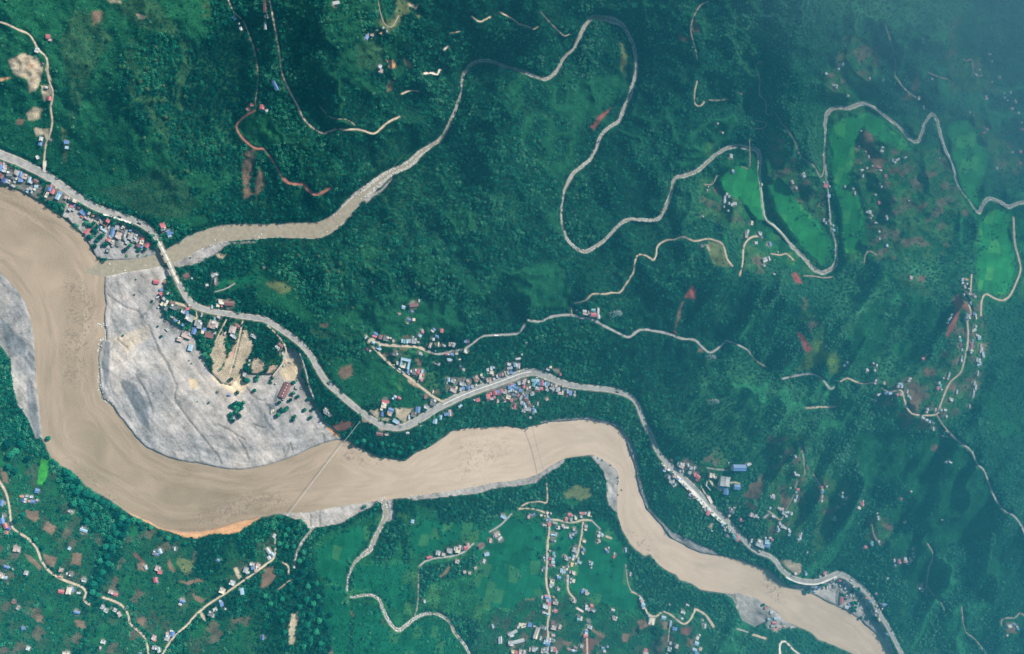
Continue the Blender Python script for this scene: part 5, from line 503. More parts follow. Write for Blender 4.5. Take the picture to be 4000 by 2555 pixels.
# streams
STRM = np.full(UU.shape, 1e3)
for (nm, _), s in zip(STREAMS, streams):
    pts = np.array(smooth_path(s)); SDf, Z = path_field([tuple(p) for p in pts], 16, RX, RY)
    STRM = np.minimum(STRM, SDf); m = sst(3.0, -1.5, SDf); m2 = sst(16, 3.0, SDf)
    H = H*(1-m2)+np.minimum(H, Z+3.5)*m2; H = H*(1-m)+(Z-1.5)*m
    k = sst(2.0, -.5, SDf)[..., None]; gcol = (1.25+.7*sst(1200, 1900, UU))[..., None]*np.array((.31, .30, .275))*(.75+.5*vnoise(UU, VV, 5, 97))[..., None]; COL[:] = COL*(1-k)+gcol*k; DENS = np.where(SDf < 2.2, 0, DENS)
# river edge
bank = sst(-2.5, 4.0, RSD); H = (-3.0)*(1-bank)+np.where(STRM < 5, H, np.maximum(H, 2.2))*bank
# bridge gap: keep the ground under the deck low
DENS *= sst(1.5, 3.5, RSD)
wet = sst(5, 0, RSD)[..., None]; COL[:] = COL*(1-.6*wet)+np.array((.20, .185, .165))*.6*wet
COL *= (.8+.4*n2)[..., None]
if len(CLS_NAME):
    g = isbar[..., None]
    st1 = fbm(RSD*.9+(UU-VV)*.22, (UU+VV)*.10+RSD*.2, 8, 121, 4); st2 = fbm(UU, VV, 70, 131, 3); st3 = fbm(UU, VV, 5, 141, 2)
    st4 = fbm((UU*.62+VV*.78)*.16, (UU*.78-VV*.62), 7, 161, 3)
    st5 = 1-np.abs(2*fbm(UU+RSD*.4, VV, 26, 171, 4)-1)
    f = .93+.70*(st1-.5)+.75*(st4-.5)-.20*sst(.86, .99, st5)+.30*(st2-.5)*2+.28*(st3-.5)
    COL[:] = np.where(g, COL*(1.18*f+.10)[..., None]*np.stack([1+.07*(st2-.5)*2, np.ones_like(st2), 1-.10*(st2-.5)*2], -1), COL)
def hgt(u, v): return bilin(H, GU, GV, np.atleast_1d(np.asarray(u, float)), np.atleast_1d(np.asarray(v, float)))
def WG(u, v, dz=0.0): u = np.atleast_1d(np.asarray(u, float)); v = np.atleast_1d(np.asarray(v, float)); return W(u, v, hgt(u, v)+dz)

# ------------------------------------------------------------------ materials
def mat(name, col, rough=.9, spec=.2):
    m = bpy.data.materials.new(name); m.use_nodes = True; b = m.node_tree.nodes['Principled BSDF']
    b.inputs['Base Color'].default_value = (*col, 1); b.inputs['Roughness'].default_value = rough; b.inputs['Specular IOR Level'].default_value = spec
    return m
def nodes(m): return m.node_tree.nodes, m.node_tree.links, m.node_tree.nodes['Principled BSDF']
def noisy(name, c1, c2, scale, rough=.9, bump=0, detail=4, spec=.2, stretch=None):
    m = mat(name, c1, rough, spec); N, Lk, b = nodes(m)
    tc = N.new('ShaderNodeTexCoord'); nz = N.new('ShaderNodeTexNoise'); nz.inputs['Scale'].default_value = scale; nz.inputs['Detail'].default_value = detail
    if stretch:
        mp = N.new('ShaderNodeMapping'); mp.inputs['Scale'].default_value = stretch; Lk.new(tc.outputs['Object'], mp.inputs[0]); Lk.new(mp.outputs[0], nz.inputs['Vector'])
    else: Lk.new(tc.outputs['Object'], nz.inputs['Vector'])
    rp = N.new('ShaderNodeValToRGB'); rp.color_ramp.elements[0].color = (*c1, 1); rp.color_ramp.elements[1].color = (*c2, 1); rp.color_ramp.elements[0].position = .33; rp.color_ramp.elements[1].position = .67
    Lk.new(nz.outputs[0], rp.inputs[0]); Lk.new(rp.outputs[0], b.inputs['Base Color'])
    if bump:
        bp = N.new('ShaderNodeBump'); bp.inputs['Strength'].default_value = 1; bp.inputs['Distance'].default_value = bump; Lk.new(nz.outputs[0], bp.inputs['Height']); Lk.new(bp.outputs[0], b.inputs['Normal'])
    return m
def land_mat(name, scales, lo, hi, bump):
    m = mat(name, (.1, .1, .1), 1, .0); N, Lk, b = nodes(m)
    at = N.new('ShaderNodeAttribute'); at.attribute_name = 'cover'; geo = N.new('ShaderNodeNewGeometry'); prev = at.outputs['Color']; last = None
    for k, sc in enumerate(scales):
        nz = N.new('ShaderNodeTexNoise'); nz.inputs['Scale'].default_value = sc; nz.inputs['Detail'].default_value = 3; Lk.new(geo.outputs['Position'], nz.inputs['Vector'])
        mr = N.new('ShaderNodeMapRange'); mr.inputs['From Min'].default_value = .3; mr.inputs['From Max'].default_value = .7; mr.inputs['To Min'].default_value = lo; mr.inputs['To Max'].default_value = hi
        Lk.new(nz.outputs[0], mr.inputs[0]); mx = N.new('ShaderNodeVectorMath'); mx.operation = 'SCALE'; Lk.new(prev, mx.inputs[0]); Lk.new(mr.outputs[0], mx.inputs['Scale']); prev = mx.outputs[0]; last = nz
    Lk.new(prev, b.inputs['Base Color'])
    bp = N.new('ShaderNodeBump'); bp.inputs['Distance'].default_value = bump; Lk.new(last.outputs[0], bp.inputs['Height']); Lk.new(bp.outputs[0], b.inputs['Normal'])
    return m
M_LAND = land_mat('ground_cover', (.05, .35), .72, 1.28, 1.6)
M_FIELD = land_mat('crop', (.03, .3), .86, 1.14, .5)
M_GRAVEL = land_mat('gravel', (.03, .22), .86, 1.14, 1.0)

# ------------------------------------------------------------------ mesh helpers
def mesh_obj(name, verts, faces, m, parent=None, smooth=False, tris_arr=None):
    me = bpy.data.meshes.new(name)
    if len(set(len(f) for f in faces)) > 1:
        me.from_pydata([tuple(map(float, v)) for v in verts], [], [tuple(f) for f in faces]); F = np.zeros(0)
    else: verts = np.asarray(verts, np.float32); F = np.asarray(faces, np.int32)
    if F.ndim == 2:
        k = F.shape[1]; me.vertices.add(len(verts)); me.vertices.foreach_set('co', verts.ravel()); me.loops.add(F.size); me.loops.foreach_set('vertex_index', F.ravel())
        me.polygons.add(len(F)); me.polygons.foreach_set('loop_start', np.arange(len(F), dtype=np.int32)*k)
        try: me.polygons.foreach_set('loop_total', np.full(len(F), k, np.int32))
        except Exception: pass
        me.update(calc_edges=True)
    if smooth: me.polygons.foreach_set('use_smooth', np.ones(len(me.polygons), bool))
    if m: me.materials.append(m)
    o = bpy.data.objects.new(name, me); C.objects.link(o); o.parent = parent; return o
def tag(o, label=None, cat=None, group=None, kind=None):
    if label: o['label'] = label
    if cat: o['category'] = cat
    if group: o['group'] = group
    if kind: o['kind'] = kind
    return o
# ------------------------------------------------------------------ ground and the sheets cut out of it
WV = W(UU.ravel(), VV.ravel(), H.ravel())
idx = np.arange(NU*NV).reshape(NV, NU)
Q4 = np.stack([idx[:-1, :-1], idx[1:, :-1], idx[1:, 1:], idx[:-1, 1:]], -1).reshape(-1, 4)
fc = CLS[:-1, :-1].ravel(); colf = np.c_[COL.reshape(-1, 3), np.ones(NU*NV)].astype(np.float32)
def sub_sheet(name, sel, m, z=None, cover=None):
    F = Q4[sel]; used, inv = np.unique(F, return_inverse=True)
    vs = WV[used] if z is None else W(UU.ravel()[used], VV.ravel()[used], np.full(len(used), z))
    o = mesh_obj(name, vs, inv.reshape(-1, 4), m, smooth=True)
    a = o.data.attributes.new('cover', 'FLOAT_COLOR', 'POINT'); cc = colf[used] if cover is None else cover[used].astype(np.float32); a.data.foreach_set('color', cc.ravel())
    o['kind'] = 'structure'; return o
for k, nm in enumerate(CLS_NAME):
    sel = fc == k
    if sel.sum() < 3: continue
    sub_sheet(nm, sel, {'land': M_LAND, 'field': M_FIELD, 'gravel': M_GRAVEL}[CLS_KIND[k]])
# ------------------------------------------------------------------ river
RA = np.zeros(UU.shape)
for view, s, k in [('t10', "440,450 560,420 680,560 700,700 640,900 620,1180 460,1200 430,900 480,700", .75), ('t10', "500,820 640,800 640,860 480,920", 1.0), ('t20', "1350,560 1500,480 1700,420 1799,400 1799,500 1600,610 1400,640", .9), ('t21', "-100,430 150,400 250,480 100,540 -100,580", .7), ('t20', "480,160 560,180 860,480 800,500", .7), ('t21', "520,170 640,100 860,170 880,200 700,190", .8), ('t22', "800,640 980,760 1000,860 860,760", .6), ('t23', "-40,980 60,1000 130,1150 60,1180 -20,1080", .7), ('t21', "1400,40 1750,10 1799,140 1700,180 1450,300", .35), ('t10', "0,-400 300,-100 440,100 200,50 -100,-200", .35)]:
    pl = P(view, s); sl = box(pl, 30); RA[sl] = np.maximum(RA[sl], k*sst(14, -14, poly_sd(pl, WX[sl], WY[sl])))
inriv = (RSD < 5.0)
sel = (inriv[:-1, :-1] & inriv[1:, 1:] & inriv[1:, :-1] & inriv[:-1, 1:]).ravel() & True
flow = np.stack([RSD/60*.5+.5, RA, np.clip(.15+.35*(fbm(UU, VV, 220, 151, 3)-.3)+.45*sst(400, 1400, UU), 0, 1), np.ones_like(RA)], -1).reshape(-1, 4)  # blue channel: water colour brightened eastward, offsetting light lost in the mist
M_RIVER = mat('silty_water', (.4, .33, .24), .55, .25); N, Lk, b = nodes(M_RIVER)
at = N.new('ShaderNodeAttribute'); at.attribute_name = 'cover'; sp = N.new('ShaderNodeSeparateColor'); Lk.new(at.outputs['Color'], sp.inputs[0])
geo = N.new('ShaderNodeNewGeometry'); sx = N.new('ShaderNodeSeparateXYZ'); Lk.new(geo.outputs['Position'], sx.inputs[0])
def mth(op, a, b_=None, N=N, Lk=Lk):
    n = N.new('ShaderNodeMath'); n.operation = op
    for i, q in enumerate((a, b_)):
        if q is None: continue
        if isinstance(q, (int, float)): n.inputs[i].default_value = q
        else: Lk.new(q, n.inputs[i])
    return n.outputs[0]
cx = N.new('ShaderNodeCombineXYZ'); Lk.new(mth('MULTIPLY', sp.outputs[0], 9.0), cx.inputs[0]); Lk.new(mth('MULTIPLY', sx.outputs[0], .012), cx.inputs[1]); Lk.new(mth('MULTIPLY', sx.outputs[1], .012), cx.inputs[2])
nA = N.new('ShaderNodeTexNoise'); nA.inputs['Scale'].default_value = 1.0; nA.inputs['Detail'].default_value = 5; nA.inputs['Distortion'].default_value = .6; Lk.new(cx.outputs[0], nA.inputs['Vector'])
nB = N.new('ShaderNodeTexNoise'); nB.inputs['Scale'].default_value = .10; nB.inputs['Detail'].default_value = 5; nB.inputs['Distortion'].default_value = 1.5; Lk.new(geo.outputs['Position'], nB.inputs['Vector'])
nC = N.new('ShaderNodeTexNoise'); nC.inputs['Scale'].default_value = .5; nC.inputs['Detail'].default_value = 3; Lk.new(geo.outputs['Position'], nC.inputs['Vector'])
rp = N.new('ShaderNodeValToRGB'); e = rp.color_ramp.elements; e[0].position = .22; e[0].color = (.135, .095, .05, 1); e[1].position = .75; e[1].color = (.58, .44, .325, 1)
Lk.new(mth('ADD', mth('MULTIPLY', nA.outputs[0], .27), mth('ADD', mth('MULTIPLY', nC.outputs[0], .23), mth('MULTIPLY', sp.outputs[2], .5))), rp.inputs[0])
thr = N.new('ShaderNodeMapRange'); thr.inputs['From Min'].default_value = .52; thr.inputs['From Max'].default_value = .60; Lk.new(nB.outputs[0], thr.inputs[0])
mx = N.new('ShaderNodeMix'); mx.data_type = 'RGBA'; Lk.new(mth('MULTIPLY', thr.outputs[0], mth('ADD', mth('MULTIPLY', sp.outputs[1], .85), .06)), mx.inputs[0]); Lk.new(rp.outputs[0], mx.inputs[6]); mx.inputs[7].default_value = (.16, .115, .08, 1)
Lk.new(mx.outputs[2], b.inputs['Base Color'])
bp = N.new('ShaderNodeBump'); bp.inputs['Distance'].default_value = .55; bp.inputs['Strength'].default_value = .8
Lk.new(mth('ADD', nC.outputs[0], mth('MULTIPLY', nB.outputs[0], mth('ADD', mth('MULTIPLY', sp.outputs[1], 1.6), .5))), bp.inputs['Height']); Lk.new(bp.outputs[0], b.inputs['Normal'])
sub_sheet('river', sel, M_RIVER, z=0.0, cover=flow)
# ------------------------------------------------------------------ ribbons: stream water, roads
def ribbon(name, pts, m, lift, dwid=0.0, off=0.0, parent=None, wv=None, thick=None):
    """pts: u, v, width, z in plan; off shifts sideways in plan units"""
    p = np.array(pts, float); d = np.gradient(p[:, :2], axis=0); L = np.hypot(d[:, 0], d[:, 1])+1e-9; nx, ny = -d[:, 1]/L, d[:, 0]/L
    hw_ = (p[:, 2]+dwid)/2 if wv is None else np.full(len(p), wv/2); o_ = off if np.ndim(off) else np.full(len(p), off)
    a = W(p[:, 0]+nx*(o_-hw_), p[:, 1]+ny*(o_-hw_), p[:, 3]+lift); b_ = W(p[:, 0]+nx*(o_+hw_), p[:, 1]+ny*(o_+hw_), p[:, 3]+lift); n = len(p)
    vs = np.vstack([a, b_]); i = np.arange(n-1); F = np.stack([i, i+1, n+i+1, n+i], -1)
    if thick:
        lo = vs.copy(); lo[:, 2] -= thick; vs = np.vstack([vs, lo]); k = 2*n
        F = np.vstack([F, np.stack([k+i, k+n+i, k+n+i+1, k+i+1], -1), np.stack([i, k+i, k+i+1, i+1], -1), np.stack([n+i, n+i+1, k+n+i+1, k+n+i], -1)])
        F = np.vstack([F, [[0, n, k+n, k], [n-1, k+n-1, k+2*n-1, 2*n-1]]])
    return mesh_obj(name, vs, F, m, parent)
M_STREAM = noisy('stream_water', (.20, .165, .115), (.26, .22, .155), .12, .5, .3, spec=.3)
for (nm, _), s in zip(STREAMS, streams):
    q = np.array(smooth_path(s)); q = q.copy()
    narrow = np.where(q[:, 3] > 16, .62, 1.0) if nm == 'tributary' else np.full(len(q), .62)
    if nm == 'tributary':
        narrow = np.clip(1.12-(q[:, 3])/40, .6, 1.12)
    q[:, 2] *= narrow; q[:, 3] += .0
    o = ribbon('stream', q, M_STREAM, -.35 if nm != 'tributary' else .08); o['kind'] = 'structure'
M_ASPH = noisy('asphalt', (.21, .20, .185), (.33, .31, .285), .09, .9, .05, 6)
M_KERB = noisy('pale_kerb', (.42, .38, .31), (.6, .55, .46), .2)
M_PAINT = noisy('road_paint', (.62, .6, .55), (.8, .78, .72), .3)
M_DIRT = {'tan': noisy('dirt_road', (.33, .265, .185), (.50, .41, .30), .14), 'pale': noisy('pale_dirt', (.55, .48, .38), (.68, .60, .5), .14), 'grey': noisy('gravel_road', (.25, .24, .22), (.37, .35, .32), .14),
          'red': noisy('red_earth_road', (.23, .08, .06), (.36, .15, .11), .12), 'faint': noisy('earth_track', (.20, .165, .12), (.30, .25, .2), .1)}
for kind, pts in roads:
    o = ribbon('dirt_road' if kind != 'grey' else 'lane', pts, M_DIRT[kind], -.15); o['kind'] = 'structure'
hwb = [i for i in range(len(highway)) if highway[i, 0] < 378 or highway[i, 1] > 668 or highway[i, 0] > 500]
iA = max(i for i in range(len(highway)) if highway[i, 0] < 371 and highway[i, 1] < 600); iB = min(i for i in range(len(highway)) if highway[i, 1] > 662 and highway[i, 0] > 410)
HA, HM, HB = highway[:iA+1], highway[iA:iB+1], highway[iB:]
for seg in (HA, HB):
    q = seg.copy()
    if seg is HB:
        m_ = (q[:, 0] > 1550) & (q[:, 0] < 1720); q[:, 2] = np.where(m_, q[:, 2]*.92, q[:, 2])
    tag(ribbon('highway', q, M_ASPH, .0), kind='structure')
    for s_ in (-1, 1):
        tag(ribbon('road_edge_line', q, M_KERB, .02, wv=1.1, off=s_*(q[:, 2]/2-.2), thick=.25), kind='structure')
cl = highway[(highway[:, 0] > 1040) & (highway[:, 0] < 1250) & (highway[:, 1] < 960)]
tag(ribbon('road_centre_line', cl, M_PAINT, .05, wv=1.3, off=-.6), kind='structure')
# pale spoil shoulder
M_SPOIL = noisy('pale_spoil', (.58, .54, .47), (.78, .74, .68), .07)
sh = highway[(highway[:, 0] > 1560) & (highway[:, 0] < 1730) & (highway[:, 1] > 1060)].copy()
sh[:, 2] = 8*np.sin(np.linspace(.15, 3.0, len(sh)))+3; o = ribbon('road_shoulder', sh, M_SPOIL, -.1, off=9.5); o['kind'] = 'structure'
SHOULD_OFF = o
sh = highway[(highway[:, 0] > 1850) & (highway[:, 0] < 1965)].copy(); sh[:, 2] = 4; tag(ribbon('road_shoulder', sh, M_SPOIL, -.1, off=6), kind='structure')
sh = highway[(highway[:, 0] > 245) & (highway[:, 0] < 320)].copy(); sh[:, 2] = 4; tag(ribbon('road_shoulder', sh, M_SPOIL, -.1, off=8.5), kind='structure')
# ------------------------------------------------------------------ forest and scrub
def crown_mesh(name, seed, n_clump, facets):
    r = random.Random(seed); vs = []; fs = []
    for i in range(n_clump):                              # leaf clumps spread through a domed volume
        th = r.uniform(0, 2*math.pi); z = r.uniform(.15, 1.0); rad = math.sqrt(max(0, 1-((z-.45)/.62)**2))*r.uniform(.45, 1)
        c = Vector((math.cos(th)*rad, math.sin(th)*rad, z*1.15)); n = (c-Vector((0, 0, .35))).normalized()
        t = n.orthogonal().normalized(); b_ = n.cross(t); s = r.uniform(.22, .40); ph = r.uniform(0, 6.28); base = len(vs)
        for k in range(facets):
            a = ph+2*math.pi*k/facets; q = c+(t*math.cos(a)+b_*math.sin(a))*s*r.uniform(.7, 1.15)-n*s*.35; vs.append(q[:])
        vs.append((c+n*s*.35)[:])
        for k in range(facets): fs.append((base+k, base+(k+1) % facets, base+facets))
    return vs, fs
def tint_mat(name, ramp, inst=True):
    m = mat(name, ramp[0], .9, .0); N, Lk, b = nodes(m); oi = N.new('ShaderNodeObjectInfo')
    if inst: at = N.new('ShaderNodeAttribute'); at.attribute_type = 'INSTANCER'; at.attribute_name = 'tint'; f = at.outputs['Fac']
    else: f = oi.outputs['Random']
    rp = N.new('ShaderNodeValToRGB')
    while len(rp.color_ramp.elements) < len(ramp): rp.color_ramp.elements.new(.5)
    for i, c in enumerate(ramp): rp.color_ramp.elements[i].position = i/(len(ramp)-1); rp.color_ramp.elements[i].color = (*c, 1)
    Lk.new(f, rp.inputs[0]); Lk.new(rp.outputs[0], b.inputs['Base Color']); return m
RAMP = [(.0015, .028, .026), (.003, .068, .048), (.009, .128, .076), (.030, .20, .10), (.085, .25, .14)]
M_TREE = tint_mat('tree_leaves', RAMP); M_TREE1 = tint_mat('single_tree_leaves', RAMP[:4], False); M_TREEP = tint_mat('pale_tree_leaves', [(.05, .10, .04), (.09, .14, .06)], False)
M_BARK = mat('bark', (.11, .08, .055)); M_ROCK = noisy('boulder', (.42, .40, .36), (.72, .69, .62), .3)
SRC = bpy.data.collections.new('source_shapes')           # not linked to the scene: shapes scattered below
def src(name, vs, fs, m):
    me = bpy.data.meshes.new(name); me.from_pydata(vs, [], fs); me.materials.append(m); o = bpy.data.objects.new(name, me); SRC.objects.link(o); return o
TREES = [src('forest_tree', *crown_mesh('c', 100+i, 15, 4), M_TREE) for i in range(4)]
def rock_mesh(seed):
    r = random.Random(seed); vs = []; g = 4
    for j, (z, rr) in enumerate([(-.3, .8), (.3, 1.0), (.75, .6)]):
        for k in range(6): a = k/6*6.283+j*.5; q = rr*r.uniform(.7, 1.15); vs.append((q*math.cos(a), q*math.sin(a), z*r.uniform(.8, 1.1)))
    vs.append((0, 0, .95)); fs = []
    for j in range(2):
        for k in range(6): fs.append((j*6+k, j*6+(k+1) % 6, j*6+6+(k+1) % 6, j*6+6+k))
    for k in range(6): fs.append((12+k, 12+(k+1) % 6, 18))
    return vs, fs
ROCKS = [src('boulder_shape', *rock_mesh(i), M_ROCK) for i in range(2)]
def scatter(name, uv, h, scale, tint, shapes, squash=None):
    """one GN object carrying many copies"""
    pts = W(uv[:, 0], uv[:, 1], h); n = len(pts); me = bpy.data.meshes.new(name); me.vertices.add(n); me.vertices.foreach_set('co', pts.astype(np.float32).ravel())
    for an, tp, val in (('size', 'FLOAT', scale), ('tint', 'FLOAT', tint), ('turn', 'FLOAT', NR.rand(n)*6.283)):
        a = me.attributes.new(an, tp, 'POINT'); a.data.foreach_set('value', np.asarray(val, np.float32))
    a = me.attributes.new('pick', 'INT', 'POINT'); a.data.foreach_set('value', NR.randint(0, len(shapes), n).astype(np.int32))
    o = bpy.data.objects.new(name, me); C.objects.link(o); g = bpy.data.node_groups.new('scatter_'+name, 'GeometryNodeTree')
    g.interface.new_socket('Geometry', in_out='INPUT', socket_type='NodeSocketGeometry'); g.interface.new_socket('Geometry', in_out='OUTPUT', socket_type='NodeSocketGeometry')
    N = g.nodes; Lk = g.links; gi = N.new('NodeGroupInput'); go = N.new('NodeGroupOutput'); join = N.new('GeometryNodeJoinGeometry')
    def at(nm, tp='FLOAT'): a = N.new('GeometryNodeInputNamedAttribute'); a.data_type = tp; a.inputs[0].default_value = nm; return a.outputs[0]
    for i, sh_ in enumerate(shapes):
        oi = N.new('GeometryNodeObjectInfo'); oi.inputs[0].default_value = sh_; oi.inputs['As Instance'].default_value = True
        ip = N.new('GeometryNodeInstanceOnPoints'); Lk.new(gi.outputs[0], ip.inputs['Points'])
        cmp_ = N.new('FunctionNodeCompare'); cmp_.data_type = 'INT'; cmp_.operation = 'EQUAL'; Lk.new(at('pick', 'INT'), cmp_.inputs[2]); cmp_.inputs[3].default_value = i; Lk.new(cmp_.outputs[0], ip.inputs['Selection'])
        Lk.new(oi.outputs['Geometry'], ip.inputs['Instance']); cb = N.new('ShaderNodeCombineXYZ'); Lk.new(at('turn'), cb.inputs[2]); Lk.new(cb.outputs[0], ip.inputs['Rotation']); Lk.new(at('size'), ip.inputs['Scale']); Lk.new(ip.outputs[0], join.inputs[0])
    Lk.new(join.outputs[0], go.inputs[0]); md = o.modifiers.new('scatter', 'NODES'); md.node_group = g; o['kind'] = 'stuff'; return o
gs = 6.3
gu, gv = np.meshgrid(np.arange(-40, 2450, gs), np.arange(-40, 1580, gs)); gu = gu.ravel()+NR.uniform(-.5, .5, gu.size)*gs*1.1; gv = gv.ravel()+NR.uniform(-.5, .5, gv.size)*gs*1.1
dn = bilin(DENS, GU, GV, gu, gv); big = fbm(gu, gv, 170, 201, 3); fine = vnoise(gu, gv, 14, 211)
keep = NR.rand(len(gu)) < np.clip(dn*(1.02 if True else 1), 0, 1); keep &= (hgt(gu, gv) > 1.5)
gu, gv, dn, big, fine = gu[keep], gv[keep], dn[keep], big[keep], fine[keep]
size = (2.9+2.6*NR.rand(len(gu))**1.8+1.0*sst(.5, .8, fine))*np.where(dn < .4, .75, 1.0)
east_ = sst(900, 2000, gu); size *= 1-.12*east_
tint = np.clip(.12+.55*sst(.3, .72, big)*.7+(fine-.5)*.50+NR.normal(0, .20, len(gu))+np.where(NR.rand(len(gu)) < .05, .33, 0)+np.where(dn < .4, .12, 0)+.34*east_, 0, 1)  # last term lightens eastern crowns: haze brightness put into the tint
# steep dark woods, with slope shade also put into their tint: right of the grass hill, the gorge walls, the wood south of the straight road
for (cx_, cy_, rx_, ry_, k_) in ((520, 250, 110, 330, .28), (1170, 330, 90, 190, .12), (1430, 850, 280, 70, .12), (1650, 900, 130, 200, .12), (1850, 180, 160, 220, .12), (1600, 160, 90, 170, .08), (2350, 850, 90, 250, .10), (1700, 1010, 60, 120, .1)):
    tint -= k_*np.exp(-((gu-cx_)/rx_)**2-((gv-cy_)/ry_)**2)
rdg = bilin(np.where(east > .5, ridged, ridge2), GU, GV, gu, gv); tint += (rdg-.74)*.75*bilin(amp, GU, GV, gu, gv)  # crests lighter, gullies darker: relief light and shade put into the tint
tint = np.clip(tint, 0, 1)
wood = dn >= .4
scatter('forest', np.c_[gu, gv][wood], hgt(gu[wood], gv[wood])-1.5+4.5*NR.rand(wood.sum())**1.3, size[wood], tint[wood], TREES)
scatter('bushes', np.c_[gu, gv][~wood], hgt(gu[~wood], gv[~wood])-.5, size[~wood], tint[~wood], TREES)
# low scrub on the open hillsides
su, sv = np.meshgrid(np.arange(-30, 2430, 4.2), np.arange(-30, 1570, 4.2)); su = su.ravel()+NR.uniform(-2.2, 2.2, su.size); sv = sv.ravel()+NR.uniform(-2.2, 2.2, sv.size)
sdn = bilin(DENS, GU, GV, su, sv); cc_ = bilin(COL[..., 0], GU, GV, su, sv); k = (sdn > .035) & (sdn < .25) & (NR.rand(len(su)) < .62) & (cc_ < .09) & (hgt(su, sv) > 4); su, sv = su[k], sv[k]
scatter('hillside_scrub', np.c_[su, sv], hgt(su, sv)-.4, 1.1+1.5*NR.rand(len(su))**1.5, np.clip(.34+.5*(vnoise(su, sv, 40, 231)-.5)+NR.normal(0, .14, len(su)), 0, 1), TREES)
# boulders along the streams and the river edge
bu, bs = [], []
for (nm, _), s in zip(STREAMS, streams):
    q = np.array(smooth_path(s))
    for i in range(len(q)-1):
        L = math.hypot(q[i+1, 0]-q[i, 0], q[i+1, 1]-q[i, 1]); z = q[i, 3]; patch = vnoise(q[i, 0], q[i, 1], 38, 222)
        if nm == 'tributary' and z < 7: rate = .03
        else: rate = 3.2*float(sst(.35, .6, patch))+.25
        if nm == 'creek' and q[i, 0] < 912 and q[i, 1] < 1400: rate *= .5
        for _k in range(NR.poisson(max(0, rate*L*.75*max(q[i, 2], 4)/9))):
            t = NR.rand(); off = NR.choice([-1, 1])*(q[i, 2]/2)*(.35+.75*NR.rand()); d = q[i+1, :2]-q[i, :2]; d = d/(np.hypot(*d)+1e-6)
            bu.append((q[i, 0]*(1-t)+q[i+1, 0]*t-d[1]*off, q[i, 1]*(1-t)+q[i+1, 1]*t+d[0]*off, z)); bs.append(.7+1.7*NR.rand()**2)
for view, n, wd, s in (('t10', 130, 2.5, "735,750 745,850 705,875 695,980 700,1100 705,1200 730,1280 780,1320"), ('t21', 40, 2, "950,450 1150,420 1450,385 1799,315"), ('t10', 30, 2, "690,760 760,760"), ('t22', 20, 1.5, "1500,1108 1700,1135")):
    p = P(view, s)
    for _k in range(n):
        i = NR.randint(len(p)-1); t = NR.rand(); bu.append((p[i][0]*(1-t)+p[i+1][0]*t+NR.normal(0, wd), p[i][1]*(1-t)+p[i+1][1]*t+NR.normal(0, wd), None)); bs.append(.6+1.3*NR.rand()**2)
buv = np.array([(b_[0], b_[1]) for b_ in bu]); bh = np.maximum(hgt(buv[:, 0], buv[:, 1]), np.array([b_[2] if b_[2] is not None else 0 for b_ in bu]))
scatter('stream_boulders', buv, bh, np.array(bs), np.ones(len(bs)), ROCKS)

# ------------------------------------------------------------------ houses
RC = dict(b=('blue', (.06, .17, .42)), n=('deep blue', (.03, .05, .34)), l=('pale blue', (.24, .40, .52)), t=('teal', (.08, .32, .34)), r=('red', (.50, .07, .09)), m=('maroon', (.20, .055, .05)),
          w=('white', (.43, .455, .46)), g=('grey', (.30, .31, .31)), k=('dark grey', (.13, .135, .14)), c=('cream', (.58, .50, .36)), p=('pinkish', (.42, .30, .26)), o=('orange', (.55, .22, .11)), y=('yellow', (.62, .45, .08)))
def roof_mat(nm, c, tin):
    g_ = sum(c)/3; c = tuple(q*.8+g_*.2*.9 for q in c); c2 = tuple(min(1, q*1.22+.01) for q in c); c1 = tuple(q*.6+.02 for q in c)
    m = noisy(nm, c1, c2, .35, .55 if tin else .9, 0, 5, spec=.35 if tin else .1)
    return m
RM = {k: roof_mat(v[0].replace(' ', '_')+'_roof', v[1], k in 'bnltrm') for k, v in RC.items()}
M_WALL = [noisy('plaster_wall', (.50, .46, .40), (.62, .58, .52), .5), noisy('brick_wall', (.30, .16, .11), (.42, .24, .17), .6), noisy('concrete_wall', (.36, .35, .33), (.48, .47, .44), .5), noisy('painted_wall', (.40, .48, .50), (.52, .6, .6), .5)]
M_TANK = mat('black_water_tank', (.03, .03, .035), .5); M_TANKW = mat('steel_water_tank', (.75, .77, .78), .35)
def boxv(x0, x1, y0, y1, z0, z1):
    v = [(x0, y0, z0), (x1, y0, z0), (x1, y1, z0), (x0, y1, z0), (x0, y0, z1), (x1, y0, z1), (x1, y1, z1), (x0, y1, z1)]
    f = [(0, 3, 2, 1), (4, 5, 6, 7), (0, 1, 5, 4), (1, 2, 6, 5), (2, 3, 7, 6), (3, 0, 4, 7)]; return v, f
def joinb(parts):
    V, F = [], []
    for v, f in parts: b0 = len(V); V += list(v); F += [tuple(i+b0 for i in q) for q in f]
    return V, F
def pm(name, vf, m=None):
    me = bpy.data.meshes.new(name); me.from_pydata(vf[0], [], vf[1]); me.update()
    if m: me.materials.append(m)
    return me
